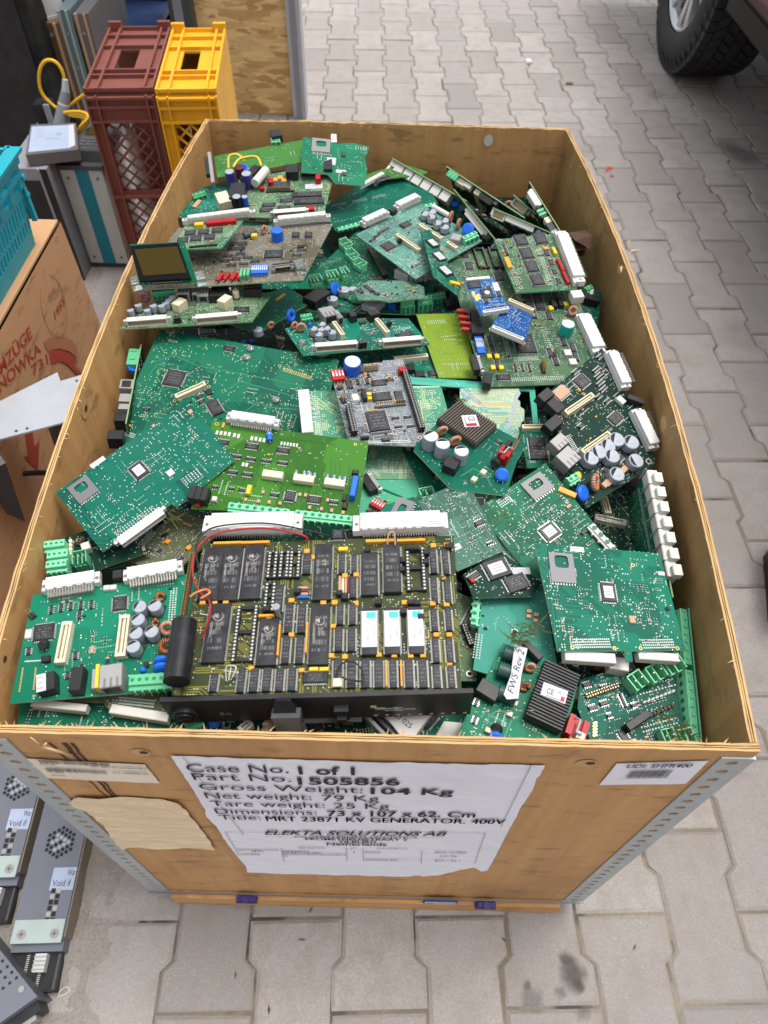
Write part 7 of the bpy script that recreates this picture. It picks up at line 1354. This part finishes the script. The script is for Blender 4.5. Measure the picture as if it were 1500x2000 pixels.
# server power supplies on the ground
zp = .042; BR, BL, TR = at(121, 1836, zp), at(26, 1812, zp), at(169, 1612, zp); ax = (TR - BR).normalized(); ay = Vector((0, 0, 1)).cross(ax); wp = (BL - BR).dot(ay)
psu = empty('power_supply'); psu.matrix_world = Matrix.Translation((BR.x, BR.y, 0)) @ Matrix((ax, ay, Vector((0, 0, 1)))).transposed().to_4x4()
GP_ = 'grey server power supplies beside the plywood crate'; tag(psu, 'grey power supply unit nearest the plywood crate, with fan grille and white sticker', 'power supply', GP_)
bpy.context.view_layer.update()
def pl(u, v, z=zp): d = at(u, v, z) - Vector((BR.x, BR.y, z)); return d.dot(ax), d.dot(ay)
Lp = .34
mb = MB(); mb.bx((0, 0, .001), (Lp, wp, zp), 'case_grey'); part('case', mb, psu)
mb = MB(); mb.bx((.004, -.0022, .002), (Lp, -.0002, zp - .003), 'tan_dull'); part('side_cover', mb, psu)
fx, fy = pl(118, 1645); mb = MB()
for i in range(-4, 5):
    for j in range(-4, 5):
        x, y = (i + (j % 2) * .5) * .0068, j * .0059; rr = math.hypot(x, y)
        if rr < .0235: mb.cyl((fx + x, fy + y, zp + .0001), (fx + x, fy + y, zp + .0005), .0029, 'silver' if rr < .012 and (i + j) % 3 else 'ink', 6, smooth=False, cap0=False)
part('fan_grille', mb, psu)
gx_, gy_ = pl(101, 1776); mb = MB()
for i in range(7):
    for j in range(2): mb.bx((gx_ - .024 + i * .0075, gy_ - .007 + j * .0075, zp + .0001), (gx_ - .018 + i * .0075, gy_ - .001 + j * .0075, zp + .0004), 'ink' if (i + j) % 3 else 'dull_pin')
part('vent_slots', mb, psu)
sx_, sy_ = pl(126, 1716); mb = MB(); ws, hs_ = .034, .030; mb.bx((sx_ - hs_ / 2, 0.0002, zp), (sx_ + hs_ / 2, ws, zp + .0003), 'sticker_blue')
V = Vector; put_text(mb, 'War', V((sx_ + .004, .0125, zp + .0005)), V((0, -.0118, 0)), V((.0085, 0, 0)), 'print_black'); put_text(mb, 'Void if', V((sx_ - .010, .031, zp + .0005)), V((0, -.0265, 0)), V((.0085, 0, 0)), 'print_black'); part('sticker', mb, psu)
mb = MB(); mb.bx((-.002, .001, zp), (.026, wp - .001, zp + .0012), 'zinc_pale'); mb.bx((-.003, .001, zp - .006), (-.002, wp - .001, zp + .0012), 'zinc_pale'); pt = part('bracket', mb, psu)
for y in (.012, wp - .014):
    mb = MB(); mb.cyl((.008, y, zp + .0012), (.008, y, zp + .0022), .0062, 'metal', 18); mb.bx((.0045, y - .0008, zp + .0022), (.0115, y + .0008, zp + .0025), 'steel_dark'); mb.bx((.0072, y - .0036, zp + .0022), (.0088, y + .0036, zp + .0025), 'steel_dark'); part('screw', mb, pt)
mb = MB(); mb.bx((-.012, .0, .001), (0, wp, zp - .010), 'case_grey'); part('end_plate', mb, psu)
mb = MB(); mb.bx((-.058, .004, .001), (-.012, wp - .004, .020), 'black')
for i in range(18):
    for y in (wp * .38, wp * .66): mb.bx((-.056 + i * .0024, y, .020), (-.0548 + i * .0024, y + .004, .0206), 'pin')
mb.bx((-.056, .003, .018), (-.014, .006, .026), 'dark_grey'); part('socket_strip', mb, psu)
mb = MB(); mb.bx((-.036, wp * .28, .020), (-.014, wp * .5, .032), 'offwhite')
for i in range(4): mb.bx((-.034 + i * .005, wp * .27, .032), (-.032 + i * .005, wp * .51, .0332), 'silver')
part('plug', mb, psu)
d = at(40, 1535, zp) - at(118, 1645, zp)
def dup(root, delta, label):
    r = root.copy(); C.objects.link(r); r.location = root.location + delta; r['label'] = label
    for ch in list(root.children):
        c = ch.copy(); C.objects.link(c); c.parent = r
        for g in list(ch.children): e = g.copy(); C.objects.link(e); e.parent = c
    return r
dup(psu, Vector((d.x - .004, d.y, 0)), 'second grey power supply unit from the plywood crate, cut by left picture edge')
t4 = empty('server_unit', at(30, 1960, .03)); tag(t4, 'dark grey unit with square perforations in the bottom left corner of the picture', 'server unit')
P = [at(u, v, .06) for u, v in ((73, 1946), (-90, 1745), (-210, 1840), (-60, 2040))]; mb = MB(); mb.prism([(p.x, p.y) for p in P], .001, .06, 'case_grey'); o = mb.ob('case', t4); o.matrix_parent_inverse = Matrix.Translation(-Vector(t4.location))
mb = MB()
for i in range(9):
    for j in range(4): p = at(-40 + i * 9 - j * 13, 1822 + i * 11 + j * 10, .0602); mb.box(p.x, p.y, .0601, .0035, .0035, .0003, 'ink' if (i * j) % 4 != 1 else 'dull_pin', rz=.5)
o = mb.ob('vent_slots', t4); o.matrix_parent_inverse = Matrix.Translation(-Vector(t4.location))
mb = MB(); p = at(42, 1932, .0602); mb.cyl((p.x, p.y, .06), (p.x, p.y, .0612), .004, 'metal', 16); p = at(48, 1990, .03); mb.box(p.x, p.y, .012, .05, .012, .034, 'black', rz=.62); mb.box(p.x + .004, p.y - .004, .02, .03, .012, .02, 'metal', rz=.62); o = mb.ob('socket', t4); o.matrix_parent_inverse = Matrix.Translation(-Vector(t4.location))
mb = MB(); mb.tube(curve([at(u, v, .003) for u, v in ((112, 1950), (118, 1935), (130, 1928), (136, 1934), (126, 1942), (116, 1946))]), .0007, 'white', 5); o = mb.ob('cable_tie'); tag(o, 'thin white cable tie curled on the cement beside the power supply', 'cable tie')
# right edge black tub, litter
a, c = at(1490, 1088, 0), at(1499, 1214, 0); mb = MB(); mb.prism([(a.x, a.y), (a.x + .03, a.y + .03), (a.x + .4, a.y + .05), (a.x + .4, c.y - .02), (c.x + .02, c.y - .02), (c.x, c.y)], 0, .10, 'black'); mb.prism([(a.x - .006, a.y), (a.x + .03, a.y + .036), (a.x + .41, a.y + .056), (a.x + .41, c.y - .026), (c.x + .02, c.y - .026), (c.x - .006, c.y)], .10, .108, 'black'); o = mb.ob('plastic_tub'); tag(o, 'black tub mostly outside the right edge, on the pavers', 'tub')
mb = MB(); p = at(1032, 119, .003); mb.box(0, 0, 0, .03, .045, .006, 'sticker', rz=.1, top=.8); o = mb.ob('litter'); o.location = (p.x, p.y, .001); tag(o, 'tiny white scrap lying on the pavers behind the plywood crate', 'litter')
for pts in ([(1183, 332), (1186, 325), (1197, 326), (1196, 330), (1189, 330), (1186, 335)], [(1193, 345), (1192, 341), (1199, 342), (1198, 345)]):
    mb = MB(); mb.add([at(u, v, .0022) for u, v in pts], [tuple(range(len(pts)))], 'paint_red'); struct(mb.ob('road_marking'))
mb = MB(); p = at(1105, 165, .0); mb.prism([(0, 0), (.03, .0), (.028, .016), (.004, .018)], 0, .003, 'rust'); o = mb.ob('litter'); o.location = (p.x, p.y, .001); tag(o, 'small brown chip lying on the pavers behind the plywood crate', 'litter')
r_ = random.Random(21); mb = MB()
for u, v in ((607, 1777), (525, 1972), (460, 1904), (590, 1835), (985, 1835), (1385, 1420), (1240, 1850), (870, 185), (1376, 487)):
    p = at(u, v, .002); a = r_.uniform(0, 6); L = r_.uniform(.003, .007); q_ = Vector((math.cos(a), math.sin(a), .15)) * L; s_ = Vector((-math.sin(a), math.cos(a), .1)) * L * .28; mb.add([p - q_, p + s_, p + q_, p - s_], [(0, 1, 2, 3)], r_.choice(('leaf', 'brown', 'leaf')))
o = mb.ob('leaf_litter'); struct(o, 'bits of dry leaf and dirt scattered on the pavers', 'stuff')
# moss and grass caught in the heap
mb = MB()
for u, v, z, k in ((1010, 1245, .63, 60), (1040, 1230, .63, 40), (800, 575, .615, 26), (1325, 1430, .60, 40), (985, 1010, .64, 20), (900, 790, .62, 22), (335, 1015, .63, 26), (1060, 640, .63, 22), (950, 515, .62, 12), (1000, 590, .62, 12), (1180, 1020, .64, 12), (1300, 1400, .60, 20)):
    for i in range(k):
        p = at(u + r_.gauss(0, 11), v + r_.gauss(0, 9), z); d = Vector((r_.uniform(-1, 1), r_.uniform(-1, 1), r_.uniform(-.2, .7))).normalized(); L = r_.uniform(.006, .016); s_ = d.orthogonal().normalized() * .0006; mb.add([p - s_, p + s_, p + d * L], [(0, 1, 2)], 'moss' if i % 3 else 'leaf')
o = mb.ob('moss_and_grass'); struct(o, 'bits of dry moss and grass caught among the boards', 'stuff')
mb = MB(); P = at(1122, 482, .60); r2 = random.Random(2)
for i in range(3): mb.add([P + Vector((math.cos(a) * .018 * r2.uniform(.6, 1.2) + i * .004, math.sin(a) * .026 * r2.uniform(.7, 1.2), r2.uniform(-.006, .012) + i * .004)) for a in (0, .9, 1.8, 2.7, 3.6, 4.5, 5.4)], [(0, 1, 2, 3), (0, 3, 4, 6), (4, 5, 6)], 'brown')
o = mb.ob('dead_leaf'); tag(o, 'brown dead leaf lying by the right plywood wall', 'leaf')

# ------------------------------------------------------------------ parked car on the right
XS, YW, RW = 1.45, 3.18, .385
car = empty('parked_car', (2.4, 2.0, 0)); tag(car, 'dark mauve parked car with a silver wheel and chunky tyre', 'car')
def relc(o, p=None): o.parent = car; o.matrix_parent_inverse = Matrix.Translation(-Vector(car.location)); return o
def wheel(x, y, side):
    w = empty('wheel', (x, y, RW)); w.parent = car; w.matrix_parent_inverse = Matrix.Translation(-Vector(car.location)); n = 72; wd = .25
    mb = MB(); prof = [(.0, .245), (-.008, .262), (-.012, .30), (-.004, .345), (.012, .368), (.03, .376), (wd * .5, .38), (wd - .03, .376), (wd - .012, .366), (wd, .33), (wd, .25)]
    P = [(side * a, math.cos(i / n * math.tau) * r, math.sin(i / n * math.tau) * r) for a, r in prof for i in range(n)]
    mb.add(P, [(k * n + i, k * n + (i + 1) % n, (k + 1) * n + (i + 1) % n, (k + 1) * n + i) for k in range(len(prof) - 1) for i in range(n)], 'rubber', True)
    for i in range(58):          # tread blocks
        a0 = i / 58 * math.tau
        for row, (xa, xb, r0, r1, sk) in enumerate(((.004, .036, .362, .385, .0), (.041, .078, .378, .389, .035), (.083, .122, .380, .390, -.035), (.127, .165, .380, .390, .035), (.170, .208, .378, .389, -.035), (.213, .246, .362, .385, .0))):
            a = a0 + (row % 2) * math.tau / 116; da = math.tau / 58 * .40; V = []
            for rr in (r0 - .004, r1):
                for x_, aa in ((xa, -da + sk), (xb, -da - sk), (xb, da - sk), (xa, da + sk)): V.append((side * x_, math.cos(a + aa) * rr, math.sin(a + aa) * rr))
            mb.add(V, [(4, 5, 6, 7), (0, 1, 5, 4), (1, 2, 6, 5), (2, 3, 7, 6), (3, 0, 4, 7)], 'rubber')
    for i in range(46):
        a = i / 46 * math.tau; da = .03; V = [(side * x_, math.cos(a + s_ * da) * r, math.sin(a + s_ * da) * r) for x_, r in ((-.012, .335), (-.006, .36)) for s_ in (-1, 1)]; mb.add(V, [(0, 1, 3, 2)], 'rubber')
    ty = mb.ob('tyre', w)
    if side > 0:
        mb = MB(); ra = .312
        for k, ch in enumerate('ALL-TERRAIN A/T'):
            if ch == ' ': continue
            a = R(-142 + k * 3.6); e_ = Vector((0, -math.sin(a), math.cos(a))); o_ = Vector((-.0095, math.cos(a) * ra, math.sin(a) * ra)); put_text(mb, ch, o_, e_ * .012, Vector((0, -math.cos(a), -math.sin(a))) * .016, 'grey')
        mb.ob('lettering', w)
    mb = MB(); n2 = 48; prof = [(.012, .245), (.004, .25), (.004, .236), (.03, .225), (.10, .215), (.16, .21)]
    P = [(side * a, math.cos(i / n2 * math.tau) * r, math.sin(i / n2 * math.tau) * r) for a, r in prof for i in range(n2)]
    mb.add(P, [(k * n2 + i, k * n2 + (i + 1) % n2, (k + 1) * n2 + (i + 1) % n2, (k + 1) * n2 + i) for k in range(len(prof) - 1) for i in range(n2)], 'alloy', True)
    for i in range(6):
        for s_ in (-.13, .13):
            a = i / 6 * math.tau + .26 + s_; V = []
            for r, hw, xx in ((.05, .018, .028), (.15, .017, .022), (.232, .022, .012)):
                a2 = a + s_ * .35 * (r - .05) / .18; c, d = math.cos(a2), math.sin(a2)
                for e in (-1, 1): V.append((side * xx, c * r - d * hw * e, d * r + c * hw * e)); V.append((side * (xx + .03), c * r - d * hw * 1.2 * e, d * r + c * hw * 1.2 * e))
            mb.add(V, [(0, 2, 6, 4), (4, 6, 10, 8), (0, 4, 5, 1), (4, 8, 9, 5), (2, 3, 7, 6), (6, 7, 11, 10)], 'alloy')
    mb.cyl((side * .05, 0, 0), (side * .024, 0, 0), .062, 'alloy', 24); mb.cyl((side * .024, 0, 0), (side * .018, 0, 0), .032, 'alloy', 20)
    mb.ob('rim', w); mb = MB(); mb.cyl((side * .12, 0, 0), (side * .13, 0, 0), .21, 'ink', 32); mb.cyl((side * .07, 0, 0), (side * .10, 0, 0), .15, 'steel_dark', 32); mb.ob('brake_disc', w)
wheel(XS, YW, 1); wheel(XS, YW - 2.75, 1); wheel(XS + 1.75, YW, -1); wheel(XS + 1.75, YW - 2.75, -1)
def arch(yc, r, z): return [(yc + math.cos(a) * r, RW + math.sin(a) * r) for a in [R(t) for t in ((-8,) + tuple(range(8, 173, 14)) + (188,))] ] 
ya, yb = YW, YW - 2.75
prof = [(YW + .86, .45), (YW + .90, .75), (YW + .82, .98), (YW + .1, 1.06), (YW - .55, 1.12), (YW - 1.2, 1.62), (YW - 3.1, 1.66), (YW - 3.55, 1.15), (YW - 3.62, .7), (YW - 3.55, .42)]
pts = prof + [(yb - .47, .40)] + [(yb - math.cos(R(t)) * .47, RW + math.sin(R(t)) * .47) for t in range(6, 175, 14)] + [(yb + .47, .40), (ya - .47, .40)] + [(ya - math.cos(R(t)) * .47, RW + math.sin(R(t)) * .47) for t in range(6, 175, 14)] + [(ya + .47, .42)]
def tumble(z): return .0 if z < 1.0 else (z - 1.0) * .28
mb = MB(); n = len(pts); x0_, x1_ = XS + .0, XS + 1.78
Va = [(x0_ - .02 + tumble(z) + (.03 if z < .5 else 0), y, z) for y, z in pts] + [(x1_ - tumble(z) - (.03 if z < .5 else 0), y, z) for y, z in pts]
mb.add(Va, [tuple(range(n))[::-1], tuple(range(n, 2 * n))] + [(i, (i + 1) % n, n + (i + 1) % n, n + i) for i in range(n)], 'car_paint'); relc(mb.ob('body'))
for yy0, yy1 in ((YW - 1.98, YW - 1.02), (YW - 2.95, YW - 2.06)):
    for sx, k in ((x0_, 1), (x1_, -1)):
        V = [(sx - k * .024 + k * tumble(z) - k * .003, y, z) for y, z in ((yy0, 1.14), (yy1, 1.14), (yy1 - .28 if yy1 > YW - 1.1 else yy1, 1.52), (yy0, 1.52))]; mb = MB(); mb.add(V, [(0, 1, 2, 3)], 'glass_dark'); relc(mb.ob('window'))
mb = MB(); mb.bx((x0_ - .005, yb + .5, .36), (x0_ + .06, ya - .5, .42), 'screen_black'); relc(mb.ob('sill'))
mb = MB(); mb.bx((x0_ + .1, yb - .4, .3), (x1_ - .1, ya + .5, .42), 'black'); relc(mb.ob('underbody'))
for sx in (x0_ - .01, x1_ - .0): mb = MB(); mb.box(sx, YW - .98, 1.14, .2, .1, .14, 'car_paint', top=.9, ch=.02); relc(mb.ob('mirror'))
for sx in (x0_ + .2, x1_ - .2): mb = MB(); mb.box(sx, YW + .86, .74, .34, .06, .14, 'white', ch=.01); relc(mb.ob('headlight')); mb = MB(); mb.box(sx, YW - 3.6, .85, .2, .05, .2, 'red', ch=.01); relc(mb.ob('tail_light'))
